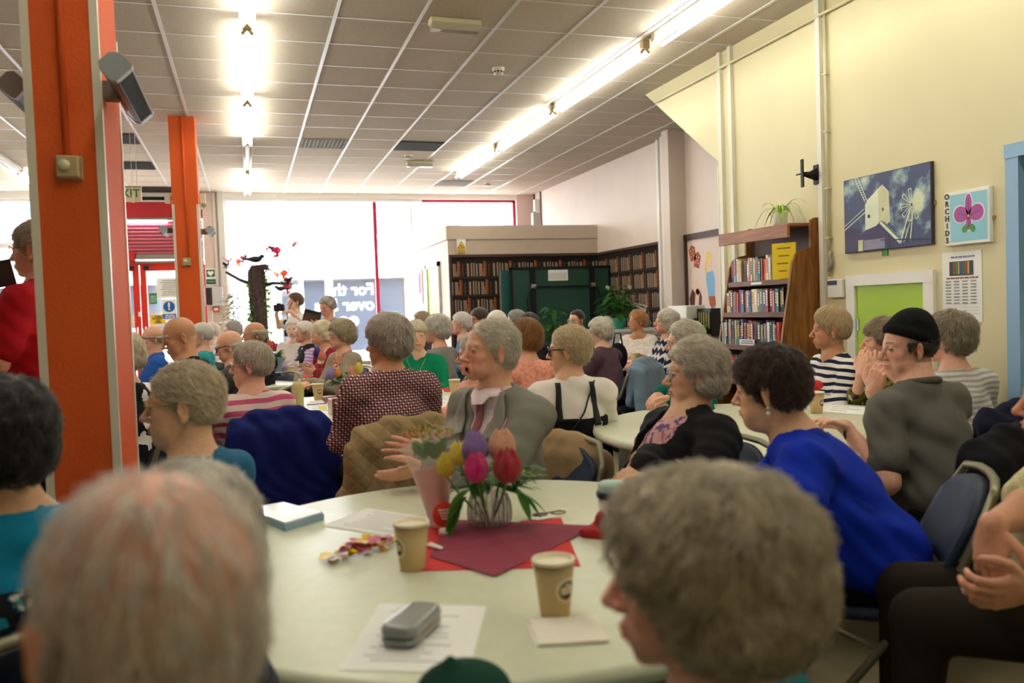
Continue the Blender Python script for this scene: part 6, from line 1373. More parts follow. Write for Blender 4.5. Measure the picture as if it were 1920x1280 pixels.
# wrapped bouquet
w0=WPX(822,945,2.33); t=thing('wrapped_bouquet','potted kalanchoe in pink paper wrap beside the tulip vase','bouquet',(w0[0],w0[1],TZ+.0))
ax_=Vector((-.02,.02,.26)); vs=[];fs=[];n=28;rows=8
for j in range(rows+1):
    v=j/rows; r=.026+.058*v**1.2; 
    for k in range(n): a=2*PI*k/n; rr=r*(1+.06*math.sin(5*a+v*3)*v); vs.append((ax_.x*v+rr*math.cos(a),ax_.y*v+rr*math.sin(a),.004+ax_.z*v*(1-.0)+.05*v*v*(math.cos(a*1+.6))*v))
for j in range(rows):
    for k in range(n): fs.append((j*n+k,j*n+(k+1)%n,(j+1)*n+(k+1)%n,(j+1)*n+k))
k5=5*n
MB().raw([v for v in vs[:6*n]],[f for f in fs if max(f)<6*n],0,True).build('paper_wrap',mat('pink_wrap','dcaaa6',.5,noise=.06,nscale=10),t)
MB().raw([Vector(v)*1.002 for v in vs],[f for f in fs if min(f)>=5*n],0,True).build('cellophane',mat('cellophane','ffffff',.05,alpha=.16,coat=.6),t)
m=MB(); rr=random.Random(4)
for k in range(230):
    a=rr.uniform(0,2*PI); q=rr.random()**.5; x=ax_.x*.95+.068*q*math.cos(a); y=ax_.y*.95+.068*q*math.sin(a); m.ball((x,y,.262+.018*(1-q)+rr.uniform(-.006,.006)),(.0042,.0042,.006),6,rr.choice((0,0,0,1,1,2)))
m.build('flower_buds',[mat('bud_green','7c8a34',.7),mat('bud_orange','d09a58',.7),mat('bud_pink','e0887c',.7)],t)['kind']='stuff'
m=MB()
for k in range(26):
    a=rr.uniform(0,2*PI); m.leaf((ax_.x*.8+.03*math.cos(a),ax_.y*.8+.03*math.sin(a),.19+rr.uniform(0,.03)),(math.cos(a),math.sin(a),1.3),.015,.045,.1)
m.build('leaves',LF2,t)['kind']='stuff'
w1=WPX(831,935,2.24); t=thing('heart_tag','round red tag with white writing on the pink bouquet','tag',(w1[0],w1[1],TZ+.002)); MB().lathe([(0,-.003),(.032,-.003),(.034,0),(.032,.003),(0,.003)],28,M=Matrix.Translation((0,0,.055))@Matrix.Rotation(.3,4,'Z')@Matrix.Rotation(PI/2-.1,4,'X')).build('disc',mat('tag_red','d02a22',.5),t)
scribble(t,.04,4,.008,.004,PAP,-.006,.068,seed=2); MB().lathe([(0,0),(.016,.002),(.014,.016),(0,.018)],16).build('base',PAP,t)
# napkins
NB=mat('napkin_burgundy','8e2f48',.8,noise=.06,nscale=30,bump=.3,bscale=18); NR=mat('napkin_red','cf2a28',.75,noise=.05,nscale=30)
sheet('paper_napkin','bright red paper napkin whose corner shows left of the vase under the burgundy one','napkin',[(0.3104,1.9122),(0.4622,2.2963),(0.6647,2.1700),(0.6020,1.8087)],TZ+.0005,NR)
sheet('paper_napkin','bright red paper napkin at the right under the burgundy one','napkin',[(0.7061,2.2260),(0.8237,2.2095),(0.7067,1.7795),(0.5748,1.8649)],TZ+.0015,NR)
t=thing('paper_napkin','large burgundy paper napkin spread around the vase','napkin',(.6,2.0,TZ+.003)); cs=[(0.5244,2.3253),(0.8800,2.0812),(0.7583,1.9056),(0.5008,1.7785),(0.3975,1.9907)]
vs=[];fs=[]; a,b_,c_,d_=[Vector((p[0]-.6,p[1]-2.0,0)) for p in (cs[4],cs[3],cs[1],cs[0])]; N=22
for i in range(N+1):
    for j in range(N+1):
        u,v=i/N,j/N; p=(a*(1-u)+b_*u)*(1-v)+(d_*(1-u)+c_*u)*v; z=.0015+.0035*abs(math.sin(u*7+v*3))*math.sin(PI*u)*math.sin(PI*v)+.004*max(0,1-abs(u-v)*9)*math.sin(PI*u); vs.append((p.x,p.y,z))
for i in range(N):
    for j in range(N): q=i*(N+1)+j; fs.append((q,q+N+1,q+N+2,q+1))
MB().raw(vs,fs,0,True).build('cloth',NB,t)
sheet('printed_sheet','printed song sheet under the kraft cup left of the vase','paper',[(0.3281,2.5827),(0.5258,2.3114),(0.3842,2.1719),(0.1761,2.4246)],TZ+.0004,PAP,lines=12)
sheet('printed_sheet','printed sheet lying under the glasses case','paper',[(0.2339,1.7169),(0.4345,1.6145),(0.3208,1.3228),(0.1192,1.4223)],TZ+.0004,PAP,lines=15)
t=sheet('folded_napkin','white folded napkins beside the right hand cup','napkin',[(0.4856,1.5025),(0.6162,1.4713),(0.5866,1.3505),(0.4644,1.3807)],TZ+.0005,mat('napkin_white','ece6d6',.8),th=.006)
sheet('folded_napkin','thin white napkin showing under the folded white ones','napkin',[(0.4803,1.4931),(0.5337,1.4852),(0.5009,1.3706),(0.4623,1.3917)],TZ+.0001,PAP)
sheet('white_card','small white card right of the vase beside the spectacles','paper',[(0.7241,2.2371),(0.7963,2.2769),(0.8141,2.2141),(0.7540,2.2033)],TZ+.004,PAP,th=.002)
p=(0.3423,1.9153); cup(*(0.3426,1.9239),TZ,'kraft paper cup standing left of the vase on the foreground table',face=-2.95)
cup(*(0.5473,1.5187),TZ,'kraft paper cup nearest the camera on the foreground table',face=-1.12)
c=[np.array(TP(*q)) for q in ((462,966),(535,996),(608,974),(532,954))]
sheet('cd_case','clear plastic disc cases stacked on the foreground table by the left','case',c,TZ,mat('case_blue','8fb0cc',.25,coat=.6),th=.018)
tt=sheet('cd_case','top disc case of the stack, pale and shiny','case',[q*.97+np.mean(c,0)*.03 for q in c],TZ+.0185,mat('case_pale','c9d6de',.12,coat=1),th=.005)
a=np.array((0.2162,1.4556)); b_=np.array((0.3154,1.5924)); cc=(a+b_)/2; an=math.atan2(b_[1]-a[1],b_[0]-a[0])
t=thing('glasses_case','grey hard glasses case on the printed sheet','case',(cc[0],cc[1],TZ+.002),an); GC=mat('case_grey','8d9290',.28,coat=.4)
for nm,z0,z1 in (('base',0,.017),('lid',.019,.040)):
    f=Field(bands(-.10,.10,.004),bands(-.06,.06,.004),bands(-.01,.06,.004)); 
    P=np.meshgrid(*f.ax,indexing='ij'); q=[np.abs(P[0])-.048,np.abs(P[1])-.012]; d=np.sqrt(np.maximum(q[0],0)**2+np.maximum(q[1],0)**2)-.024+np.minimum(np.maximum(q[0],q[1]),0)*0
    f.F=np.sqrt(np.maximum(d+.012,0)**2+np.maximum(np.abs(P[2]-.020)-.008,0)**2)-.012; f.F=np.maximum(f.F,np.maximum(z0-P[2],P[2]-z1)).astype(np.float32); V,Q=f.mesh(); npmesh(nm,V,Q,GC,parent=t)
MB().box(-.05,.05,-.034,.034,.0168,.0192).build('seam',mat('brass','b08a3a',.3,metal=.8),t)
FY=mat('foil_yellow','f2c81c',.35); FP=mat('foil_pink','dc6f90',.4); FB=mat('foil_burgundy','9a2f50',.35)
t=thing('petal_garland','garland of yellow and pink foil petals on the foreground table','garland',((0.2313,2.1197)[0],(0.2313,2.1197)[1],TZ+.002)); rr=random.Random(2)
a=np.array((0.1700,2.0739)); b_=np.array((0.3208,2.1465)); g_={0:MB(),1:MB(),2:MB()}
for k in range(54):
    u=rr.random(); p=a*(1-u)+b_*u-np.array(t.location[:2])+np.array([rr.uniform(-.02,.02),rr.uniform(-.022,.022)]); an=rr.uniform(0,2*PI); g_[rr.choice((0,0,0,1,1,2)) if u<.6 else rr.choice((0,0,1,1,2))].leaf((p[0],p[1],rr.uniform(.0,.016)),(math.cos(an),math.sin(an),rr.uniform(.1,.9)),.015,.042,.25)
for k,m_ in ((0,FY),(1,FP),(2,FB)): o=g_[k].build(('yellow_petals','pink_petals','burgundy_petals')[k],m_,t); o['kind']='stuff'
t=thing('loose_petal','single burgundy foil petal beside the left cup','petal',((0.3248,2.1717)[0],(0.3248,2.1717)[1],TZ+.003)); MB().leaf((-.015,0,.0),(1,.1,.3),.014,.045,.2).leaf((-.015,0.004,.0),(1,.4,.5),.010,.035,.2).build('petal',FB,t)
t=thing('wooden_stirrer','two short white paper stirrers lying on the burgundy napkin','stirrer',((0.4203,2.0593)[0],(0.4203,2.0593)[1],TZ+.008)); MB().box(-.035,.035,-.004,.004,0,.003,M=Matrix.Rotation(-1.1,4,'Z')).box(-.03,.03,.006,.012,0,.003,M=Matrix.Rotation(-1.25,4,'Z')).build('stick',PAP,t)
t=thing('spectacles','folded spectacles lying by the red napkin','glasses',((0.8018,2.2468)[0],(0.8018,2.2468)[1],TZ+.009)); m=MB()
for q in (-1,1): m.tube([(q*.028+.022*math.cos(a),.014*math.sin(a),0) for a in [2*PI*i/16 for i in range(16)]],.002,6,closed=True)
m.tube([(-.05,0,0),(.04,.012,.002)],.0018,6); m.build('frame',mat('spec_brown','6a5a40',.3,metal=.5),t)
mp=(0.8926,2.0045); t=thing('travel_mug','white travel mug with pale teal lid and a dark rim','mug',(mp[0],mp[1],TZ)); MB().lathe([(0,0),(.030,0),(.033,.01),(.038,.10),(0,.10)],32).build('body',mat('mug_white','dcd2d0',.35),t)
MB().lathe([(.040,.098),(.042,.101),(.042,.112),(.038,.116),(0,.116)],32).build('rim',mat('mug_rim','22283a',.4),t); MB().lathe([(.036,.115),(.037,.13),(.030,.138),(0,.139)],32).build('lid',mat('mug_lid','a9cdc4',.35),t)
m=MB()
for k,(a0,mi) in enumerate(((-2.35,0),(-2.05,1),(-1.75,2))):
    vs=[(.0372*math.cos(a0+u),.0372*math.sin(a0+u),v) for v in (.055,.072) for u in np.linspace(0,.28,5)]; m.raw(vs,[(i,i+1,i+6,i+5) for i in range(4)],mi)
m.build('colour_blocks',[mat('block_navy','2a2a4a'),mat('block_pink','c02a60'),mat('block_yellow','e0b040')],t)
t=thing('red_ribbon','crumpled red ribbon wrapped beside the travel mug','ribbon',(mp[0]-.06,mp[1]-.01,TZ)); f=Field(bands(-.06,.07,.005),bands(-.05,.05,.005),bands(-.01,.08,.005)); f.cap((-.02,0,.012),(.02,-.02,.012),.014,.012,.01); f.cap((.0,.01,.015),(.02,.0,.06),.014,.008,.01); f.cap((-.03,.015,.01),(.03,-.03,.008),.01,.01,.01); f.displace(lambda x,y,z:.003*np.sin(x*160+y*90)+.002*np.sin(z*200)); V,Q=f.mesh(); npmesh('ribbon',V,Q,mat('ribbon_red','b81a24',.6),parent=t)
hp_=(0.2876,1.2619); t=thing('felt_hat','dark green felt hat with a pointed crown at the bottom of the picture','hat',(hp_[0],hp_[1]-.04,TZ)); f=Field(bands(-.1,.1,.006),bands(-.1,.1,.006),bands(-.02,.12,.006)); f.ell((0,0,.02),(.075,.07,.045),.02); f.cap((-.02,0,.045),(-.018,0,.075),.03,.006,.02); f.F=np.maximum(f.F,-np.meshgrid(*f.ax,indexing='ij')[2]-.0).astype(np.float32); V,Q=f.mesh(); npmesh('felt',V,Q,cloth('green_felt','plain',('123f30',)),parent=t)
# ---- second round table ----
cup(*(2.8185,3.6826),TZ,'kraft paper cup in front of the woman in navy stripes',face=-1.2)
sheet('white_paper','white papers on the table in front of the man in the beanie','paper',[(3.1115,3.9977),(3.2221,3.7411),(2.9612,3.4888),(2.8652,3.7042)],TZ+.0004,PAP,lines=4)
sheet('white_paper','white paper slip beside the bare forearm of the man in the beanie','paper',[(2.7361,3.3987),(2.7675,3.3347),(2.6269,3.1732),(2.6112,3.2629)],TZ+.0004,PAP)
sheet('note_pad','white notepad on the second round table','pad',[(2.3110,4.5207),(2.4254,4.4415),(2.2905,4.1962),(2.1913,4.2624)],TZ,PAP,th=.014)
sheet('playing_cards','small green and white pack of cards on the second round table','cards',[(1.9603,3.9362),(2.0495,3.9528),(1.9523,3.7557),(1.8728,3.7389)],TZ,mat('card_pack','a9b89a',.5,noise=.4,nscale=60),th=.018)
t=thing('red_napkin_flower','red folded napkin flower behind the cup of the woman in navy stripes','napkin',((3.0535,4.0067)[0],(3.0535,4.0067)[1],TZ)); f=Field(bands(-.08,.08,.008),bands(-.08,.08,.008),bands(-.01,.16,.008)); f.cap((0,0,.02),(0,0,.06),.03,.02,.02); f.ell((0,0,.10),(.05,.04,.035),.02); f.displace(lambda x,y,z:.006*np.sin(x*90+z*60)); V,Q=f.mesh(); npmesh('folds',V,Q,mat('flower_red','c8202c',.7),parent=t)
# ---- bottle table ----
bp_=(0.2732,5.2918); t=thing('glass_bottle','tall clear bottle of yellow cordial on the white folding table','bottle',(bp_[0],bp_[1],TZ))
pr=[(0,0),(.036,0),(.039,.006),(.040,.03),(.036,.07),(.0385,.11),(.040,.15),(.036,.18),(.020,.215),(.0145,.24),(.0135,.29),(.016,.295),(.016,.31)]
MB().lathe(pr,32).build('glass',mat('bottle_glass','e8e4c0',.03,alpha=.3,coat=1),t); MB().lathe([(0,.006)]+[(r*.9,z) for r,z in pr[2:8]]+[(.018,.20),(0,.20)],28).build('cordial',mat('cordial','c9ae3a',.15,alpha=.85),t); MB().lathe([(.0165,.296),(.0165,.325),(0,.327)],20).build('cap',mat('bottle_cap','c9c4a8',.4),t)
m=MB(); vs=[(.0405*math.cos(a),.0405*math.sin(a),z) for z in (.09,.15) for a in np.linspace(-2.5,-1.9,8)]; m.raw(vs,[(i,i+1,i+9,i+8) for i in range(7)]); m.build('label',mat('bottle_label','ddd6a4',.5,alpha=.7),t)
cup(*(0.4605,6.1566),TZ,'kraft paper cup behind the yellow bottle',face=-1.3)
t=thing('tissue_box','small dark red box with clear front on the bottle table','box',((0.5068,5.1394)[0],(0.5068,5.1394)[1],TZ),.1); MB().box(-.05,.06,-.04,.04,0,.10,bev=.003).build('box',mat('box_red','7a1c26',.4),t); MB().box(-.062,-.05,-.038,.038,.003,.097).build('side_panel',mat('box_clear','d9cfc8',.2),t)
sheet('yellow_note','small yellow sticky note on the bottle table','paper',[(0.4230,5.6822),(0.4723,5.6485),(0.4556,5.4219),(0.4083,5.4536)],TZ+.001,mat('note_yellow','e8cc6a',.7))
sheet('white_leaflet','white leaflet under the sticky note on the bottle table','paper',[(0.3714,6.0566),(0.5450,5.9343),(0.4947,5.1772),(0.3284,5.2557)],TZ+.0003,PAP,lines=5)
sheet('burgundy_napkin','burgundy napkin beneath the crocheted flower pot','napkin',[(0.4809,6.2697),(0.6375,6.2881),(0.6304,5.8741),(0.4807,5.8252)],TZ+.0006,NB)
t=thing('ballpoint_pen','pale ballpoint pen on the bottle table','pen',((0.4117,5.7618)[0],(0.4117,5.7618)[1],TZ+.006)); MB().tube([(-.06,-.01,0),(.07,.01,0)],.004,8).build('barrel',mat('pen_lilac','9a94b8',.3),t)
fb_=(0.6447,6.2828); t=thing('flower_pot','pale pot of crocheted flowers on the bottle table','pot',(fb_[0],fb_[1],TZ)); MB().lathe([(0,0),(.045,0),(.06,.07),(.062,.09),(.055,.09),(.05,.08),(0,.08)],24).build('pot',mat('pot_pink','d8bcb4',.5),t)
foliage('leaf_spray','dark green leaves in the crocheted flower pot','leaves',(fb_[0],fb_[1],TZ+.07),.11,.10,40,LF,.02,.075,9,.3,.7)
for (q,col,lab,s) in (((619,700),'9c86c8','lilac crocheted tulip in the pale pot',1.4),((633,699),'e8922e','small orange crocheted tulip in the pale pot',.9),((660,697),'f0a88c','peach crocheted tulip in the pale pot',1.3),((672,690),'f2d45a','yellow crocheted tulip in the pale pot',1.2)):
    w=WPX(q[0],q[1],6.1); tulip(w,(fb_[0]+(w[0]-fb_[0])*.2,fb_[1],TZ+.06),col,lab,s,3,grp='crocheted tulips in the pale pot')
cup(*(1.3329,6.3904),TZ,'kraft paper cup in front of the woman in the green jumper',face=-.9)
cup(*(1.3916,5.8232),TZ,'kraft paper cup just behind the suited man',face=-1.0)
sheet('red_napkin','red paper napkin beside the cup behind the suited man','napkin',[(1.4290,6.4204),(1.5854,6.4591),(1.5027,6.0613),(1.3727,6.0643)],TZ+.0006,NR)
sheet('white_leaflet','white leaflet on the table left of the suited man','paper',[(1.1971,5.8789),(1.3639,5.7570),(1.1007,4.8687),(0.9722,4.9536)],TZ+.0004,PAP,lines=6)
# ---- crimson woman's table ----
cup(*(0.3927,8.4849),TZ,'kraft paper cup on the table in front of the crimson cardigan',face=-1.2); 
cup(*(0.6914,9.4452),TZ,'kraft paper cup half hidden by the crimson cardigan hands',face=-1.4)
t=thing('gift_box','small navy box under the blue wrapped plant','box',((0.2163,8.3338)[0],(0.2163,8.3338)[1],TZ)); MB().box(-.07,.07,-.06,.06,0,.07,bev=.004).build('box',mat('box_navy','2c2c6a',.5),t)
t=thing('wrapped_plant','green plant in pale blue wrap on the far folding table','plant',((0.2655,9.2668)[0],(0.2655,9.2668)[1],TZ+.0)); MB().lathe([(.05,0),(.07,.10),(.11,.17)],20).build('wrap',mat('wrap_blue','9cc0cc',.4),t)
m=MB(); rr=random.Random(8)
for k in range(120):
    a=rr.uniform(0,2*PI); m.leaf((.04*math.cos(a),.04*math.sin(a),.12+rr.random()*.1),(math.cos(a),math.sin(a),rr.uniform(.2,1.2)),.014,.08,.3)
m.build('leaves',LF2,t)['kind']='stuff'
for (q,col,lab) in (((594,661),'4a2a8c','deep purple crocheted tulip beside the crimson cardigan'),((603,667),'f08a78','coral crocheted tulip beside the crimson cardigan')):
    w=WPX(q[0],q[1],7.6); tulip(w,(w[0]-.01,w[1]+.0,TZ),col,lab,1.4,3,grp='crocheted tulips on the far folding table')
foliage('leaf_spray','green leaves beneath the coral crocheted tulip','leaves',((0.7542,9.7994)[0],(0.7542,9.7994)[1],TZ+.05),.06,.1,30,LF,.015,.06,12,.3,.6)
sheet('red_napkin','red napkin on the far folding table under the crimson woman\'s hands','napkin',[(0.4973,9.0582),(0.6604,9.1844),(0.6254,8.4406),(0.4757,8.3372)],TZ+.0006,NR)
for k,(q,col) in enumerate((((500,652),'7a3aa8'),((508,646),'d86a3a'),((516,655),'c02a5a'),((530,650),'e8a23a'))):
    w=WPX(q[0],q[1],10.6); tulip((w[0],w[1],max(w[2],.95)),(w[0],w[1],TZ),col,('purple','orange','crimson','amber')[k]+' flower in the bunch on the table nearest the window',1.8,4,grp='flowers on the table nearest the window')
# ---- small pedestal table ----
cup(*(3.680,7.858),TZ,'left kraft paper cup on the small pedestal table',face=-1.4); cup(*(3.718,7.688),TZ,'right kraft paper cup on the small pedestal table',face=-1.2)
sheet('red_napkin','red napkin folded under the cups on the small pedestal table','napkin',[(3.606,7.776)[:2],(3.730,7.737)[:2],(3.807,7.923)[:2],(3.680,7.963)[:2]],TZ+.0006,NR)
# ---- held things ----
w=WPX(523,577,10.85); t=thing('camera','black camera raised by the photographer at the window','camera',w); MB().box(-.07,.07,-.03,.03,-.045,.045,bev=.01).box(-.03,.03,-.025,.025,.04,.065,bev=.006).build('body',mat('camera_black','17171a',.4),t); MB().lathe([(.035,0),(.035,.06),(.03,.06),(0,.05)],20,M=Matrix.Translation((-.02,-.02,0))@Matrix.Rotation(2.0,4,'Z')@Matrix.Rotation(PI/2,4,'X')).build('lens',mat('camera_black'),t)
w=WPX(543,624,10.9); t=thing('camera','second black camera hanging at the photographer\'s waist','camera',w); MB().box(-.07,.07,-.04,.04,-.045,.045,bev=.01).build('body',mat('camera_black'),t); MB().lathe([(.04,0),(.04,.06),(0,.055)],20,M=Matrix.Rotation(1.9,4,'Z')@Matrix.Rotation(PI/2,4,'X')).build('lens',mat('camera_black'),t)
MB().tube([(0,0,.04),(-.02,.02,.25),(.06,.05,.42)],.006,6).build('strap',mat('camera_black'),t)
tag(MB().lathe([(0,-.004),(.035,-.004),(.035,.004),(0,.004)],24,M=Matrix.Translation(WPX(536,604,10.85))@Matrix.Rotation(PI/2,4,'X')).build('lens_cap',mat('camera_black')),'round black lens cap hanging on the photographer\'s chest','lens cap')
w=WPX(583,603,9.5); t=thing('tablet','black tablet held up by the grey haired standing woman','tablet',w,-.3); MB().box(-.10,.10,-.006,.006,-.13,.13,bev=.004,M=Matrix.Rotation(.25,4,'Y')).build('case',mat('camera_black'),t); MB().box(-.09,.09,-.008,-.006,-.11,.09,M=Matrix.Rotation(.25,4,'Y')).build('screen',mat('tablet_screen','5a4038',.1),t)
w=WPX(6,515,3.45); t=thing('tablet','black tablet held by the standing person in red','tablet',w,.4); MB().box(-.035,.04,-.006,.006,-.05,.06,bev=.004,M=Matrix.Rotation(-.2,4,'Y')).build('case',mat('camera_black'),t)
# ================= bookcase =================
WD=wood('bookcase_wood','6e3f16','9c6428',1,2,.45); WD2=wood('bookcase_shelf','5c3624','7c4c30',1,1,.5); WDB=mat('bookcase_back','55382f',.6)
bc=thing('bookcase','tall dark wooden bookcase full of paperbacks against the yellow wall','bookcase',(3.975,5.55,0))
def side(y0,y1):
    """side panel outline in x (depth, negative towards the room) and z"""
    pts=[(0,0),(-.46,0),(-.43,.4),(-.36,.85),(-.30,1.2),(-.245,1.5),(-.225,1.60),(-.19,1.66),(-.13,1.69),(-.07,1.70),(-.07,1.86),(-.06,1.90),(-.03,1.915),(0,1.915)]
    n=len(pts); vs=[(x,y0,z) for x,z in pts]+[(x,y1,z) for x,z in pts]
    return MB().raw(vs,[tuple(range(n)),tuple(range(n,2*n))[::-1]]+[(i,(i+1)%n,n+(i+1)%n,n+i) for i in range(n)])
Y0,Y1=-.40,.40
side(Y0-.022,Y0).build('side_panel',WD,bc); side(Y1,Y1+.022).build('side_panel',WD,bc)
MB().box(-.02,0,Y0,Y1,.05,1.88).build('back_panel',WDB,bc)
SHV=[(1.475,.235),(1.235,.285),(.985,.335),(.72,.38),(.45,.41)]
for z,dp in SHV: MB().box(-dp,-.02,Y0,Y1,z-.02,z).box(-dp-.012,-dp,Y0,Y1,z-.034,z+.006,bev=.002).build('shelf',WD2,bc)
MB().box(-.25,-.225,Y0-.0,Y1+.12,-.05,.045,bev=.003,M=Matrix.Translation((0,0,1.83))@Matrix.Rotation(.012,4,'X')).box(-.225,0,Y0+.02,Y1-.2,1.86,1.88).build('header_board',wood('header_wood','84502c','b0703c',1,1,.5),bc)
MB().box(-.250,-.247,-.07,.07,1.451,1.469).build('shelf_label',PAP,bc)
pal={'crimson':'a82238','red':'c8402c','teal':'1f6f78','navy':'25304f','black':'1c1a1c','white':'e6e0d2','cream':'dcc89a','yellow':'e0b84a','orange':'d8742e','purple':'5c3a6c','pink':'c86a80','blue':'3a6fa8','sky blue':'7ab4cc','green':'3f6a4a','brown':'6c4430','grey':'8a8880','lilac':'b8a4c0'}
names=list(pal); ordw=['first','second','third','fourth','fifth','sixth','seventh','eighth','ninth','tenth','eleventh','twelfth','thirteenth','fourteenth','fifteenth','sixteenth','seventeenth','eighteenth','nineteenth','twentieth','twenty-first','twenty-second','twenty-third','twenty-fourth','twenty-fifth','twenty-sixth','twenty-seventh','twenty-eighth','twenty-ninth','thirtieth','thirty-first','thirty-second','thirty-third','thirty-fourth','thirty-fifth','thirty-sixth']
def book(y,z,xf,w,h,d,col,lab,grp,tilt=0,seed=0):
    t=thing('book',lab,'book',(xf,y,z),0,grp); cm=mat('book_'+col.replace(' ','_'),pal[col],.4); M=Matrix.Rotation(tilt,4,'X')
    MB().box(0,.003,-w/2,w/2,0,h,M=M).box(0,d,-w/2,-w/2+.0015,0,h,M=M).box(0,d,w/2-.0015,w/2,0,h,M=M).build('cover',cm,t)
    MB().box(.003,d-.004,-w/2+.0015,w/2-.0015,.002,h-.004,M=M).build('pages',mat('pages','e4d8bc',.8),t)
    r=random.Random(seed); tc=r.choice(['e8dcae','f0f0f0','1c1c1c','d8a83a','c03030']); m=MB(); z0=h*r.uniform(.25,.4); k=0
    while z0<h*.85: l=r.uniform(.008,.02); m.box(-.0008,0,-w*.25,w*.25,z0,z0+l,M=M); z0+=l+.004
    m.build('spine_title',mat('title_'+tc,tc,.5),t); return t
rb=random.Random(21)
seqs=[(SHV[0],'top',['crimson','navy','sky blue','white','lilac','yellow','black','black','orange','pink','navy','white','cream','yellow','teal','teal','white','red','orange','cream','cream','navy','red','red','white'],.165,.2),
 (SHV[1],'second',['cream','yellow','purple','grey','crimson','pink','purple','blue','purple','orange','blue','white','cream','grey','green','purple','crimson','brown','pink','teal','teal','black','black'],.165,.19),
 (SHV[2],'third',['sky blue','sky blue','white','black','green','grey','grey','cream','teal','teal','navy','purple','white','pink','white','brown','crimson','pink','black','navy','grey','blue','purple','white','sky blue','navy','orange','red'],.165,.21),
 (SHV[3],'fourth',['white','red','green','red','white','red','crimson','black','blue','cream'],.17,.21)]
for (z,dp),nm,cs,h0,h1 in seqs:
    yy=Y1-.01; tot=(.80-.03-(.13 if nm=='top' else 0)); ws=[rb.uniform(.7,1.4) for _ in cs]; sc=tot/sum(ws) if nm!='fourth' else .03
    for i,(c_,w_) in enumerate(zip(cs,ws)):
        w=w_*sc; h=rb.uniform(h0,h1)*.97
        if nm=='second' and i==18: w*=1.0
        tl=0
        book(5.55+yy-w/2,z+.0005,3.975-dp+.006+rb.uniform(0,.012),w-.0012,h,.12,c_,'%s book on the %s shelf of the bookcase, %s from the left'%(c_,nm,ordw[i]),'paperbacks on the %s shelf'%nm,tl,i*7+len(nm)); yy-=w
t=thing('yellow_book','large bright yellow book standing face out on the top shelf','book',(3.76,5.235,1.476),.5); MB().box(-.02,.0,-.09,.09,0,.265,bev=.002).build('cover',mat('cover_yellow','e8c80e',.4),t); MB().box(0,.004,-.086,.086,.003,.262).build('pages',mat('pages'),t)
for k in range(4): MB().box(-.0212,-.0205,-.055+.01*k,.05-.012*(k%2),.222-.055*k,.232-.055*k).build('lettering',mat('book_print','8a7414',.6),t)
t=thing('shelf_sign','small white printed card standing on the third shelf','card',(3.63,5.55,.99)); MB().box(0,.002,-.10,.10,0,.045).build('card',PAP,t); s_=scribble(t,.17,2,.016,.009,mat('print_blue'),-.001,.032,seed=4); s_.rotation_euler=(0,0,-PI/2)
t=thing('spider_plant','spider plant in a white glass jar on top of the bookcase','plant',(3.86,5.42,1.881)); MB().lathe([(0,0),(.045,0),(.055,.03),(.056,.09),(.05,.10)],24).build('jar',mat('jar_frost','d8dcd8',.15,alpha=.6),t); rr=random.Random(3); m=MB()
for k in range(26):
    a=rr.uniform(0,2*PI); L=rr.uniform(.12,.26); up=rr.uniform(.6,1.8); m.leaf((.01*math.cos(a),.01*math.sin(a),.09),(.6*math.cos(a)-.0,math.sin(a),up),.007,L*1.5,rr.uniform(.6,1.2),n=10)
m.build('leaves',mat('spider_leaf','9ec04a',.5,noise=.3,nscale=20),t)['kind']='stuff'
tag(MB().box(-.02,.02,-.05,.05,0,.03,bev=.008).build('tape_roll',mat('tape_blue','6a9ab8',.2,alpha=.7),None,(3.78,5.3,1.70)),'small clear blue plastic tray wedged above the yellow book','tray') if False else None
# ================= back corner =================
GT=mat('green_board','1e4a3c',.5,noise=.05,nscale=6); BKF=mat('black_frame','17191b',.4,metal=.3)
t=thing('folded_games_table','tall folded green games table on a black frame before the book wallpaper','table',(4.46,11.6,0)); MB().box(-.78,.76,0,.03,.35,1.90).build('green_panel',GT,t)
m=MB(); m.box(-.80,-.77,-.02,.05,.3,1.93); m.box(.75,.80,-.02,.05,.3,1.93); m.box(-.80,.80,-.02,.05,1.90,1.935); m.box(-.50,-.42,-.03,.0,.1,1.90); m.box(.44,.52,-.03,.0,.1,1.90); m.build('panel_frame',BKF,t)
MB().tube([(-.56,-.05,.15),(-.56,-.05,1.45),(-.52,-.05,1.60),(-.45,-.05,1.64),(.45,-.05,1.64),(.55,-.05,1.60),(.60,-.05,1.45),(.62,-.05,.15)],.013,8).build('tube_frame',BKF,t)
for x in (-.46,.48): MB().box(x-.035,x+.035,-.06,-.03,1.62,1.68).build('bracket',mat('steel'),t)
for x in (-.6,.6): MB().box(x-.03,x+.03,-.25,.3,.0,.12).build('foot',BKF,t)
t=thing('folded_games_table','second green board leaning behind the folded games table','table',(3.68,11.75,0)); MB().box(-.12,.9,0,.03,.1,1.90).build('green_panel',mat('green_board2','1f5a52',.5),t); MB().box(-.135,-.12,-.01,.04,.1,1.91).build('panel_edge',mat('steel'),t)
t=thing('paper_notice','white notice taped to the green folded table','notice',(4.40,11.59,1.805)); MB().box(-.155,.155,-.003,0,-.08,.08).build('sheet',PAP,t); m=MB()
for r_ in range(7):
    for c_ in range(14): m.box(-.14+c_*.02,-.13+c_*.02,-.0036,-.003,-.06+r_*.014,-.053+r_*.014)
m.build('printed_grid',mat('pale_ink'),t)
CW=mat('cabinet_white','d4d6d6',.45)
t=thing('white_counter','pale cupboard unit under the peace lily','cabinet',(4.75,10.2,0)); MB().box(-.42,.45,-.28,.28,0,.98).build('body',CW,t); MB().box(-.45,.47,-.31,.3,.98,1.02,bev=.004).build('worktop',WHT(),t)
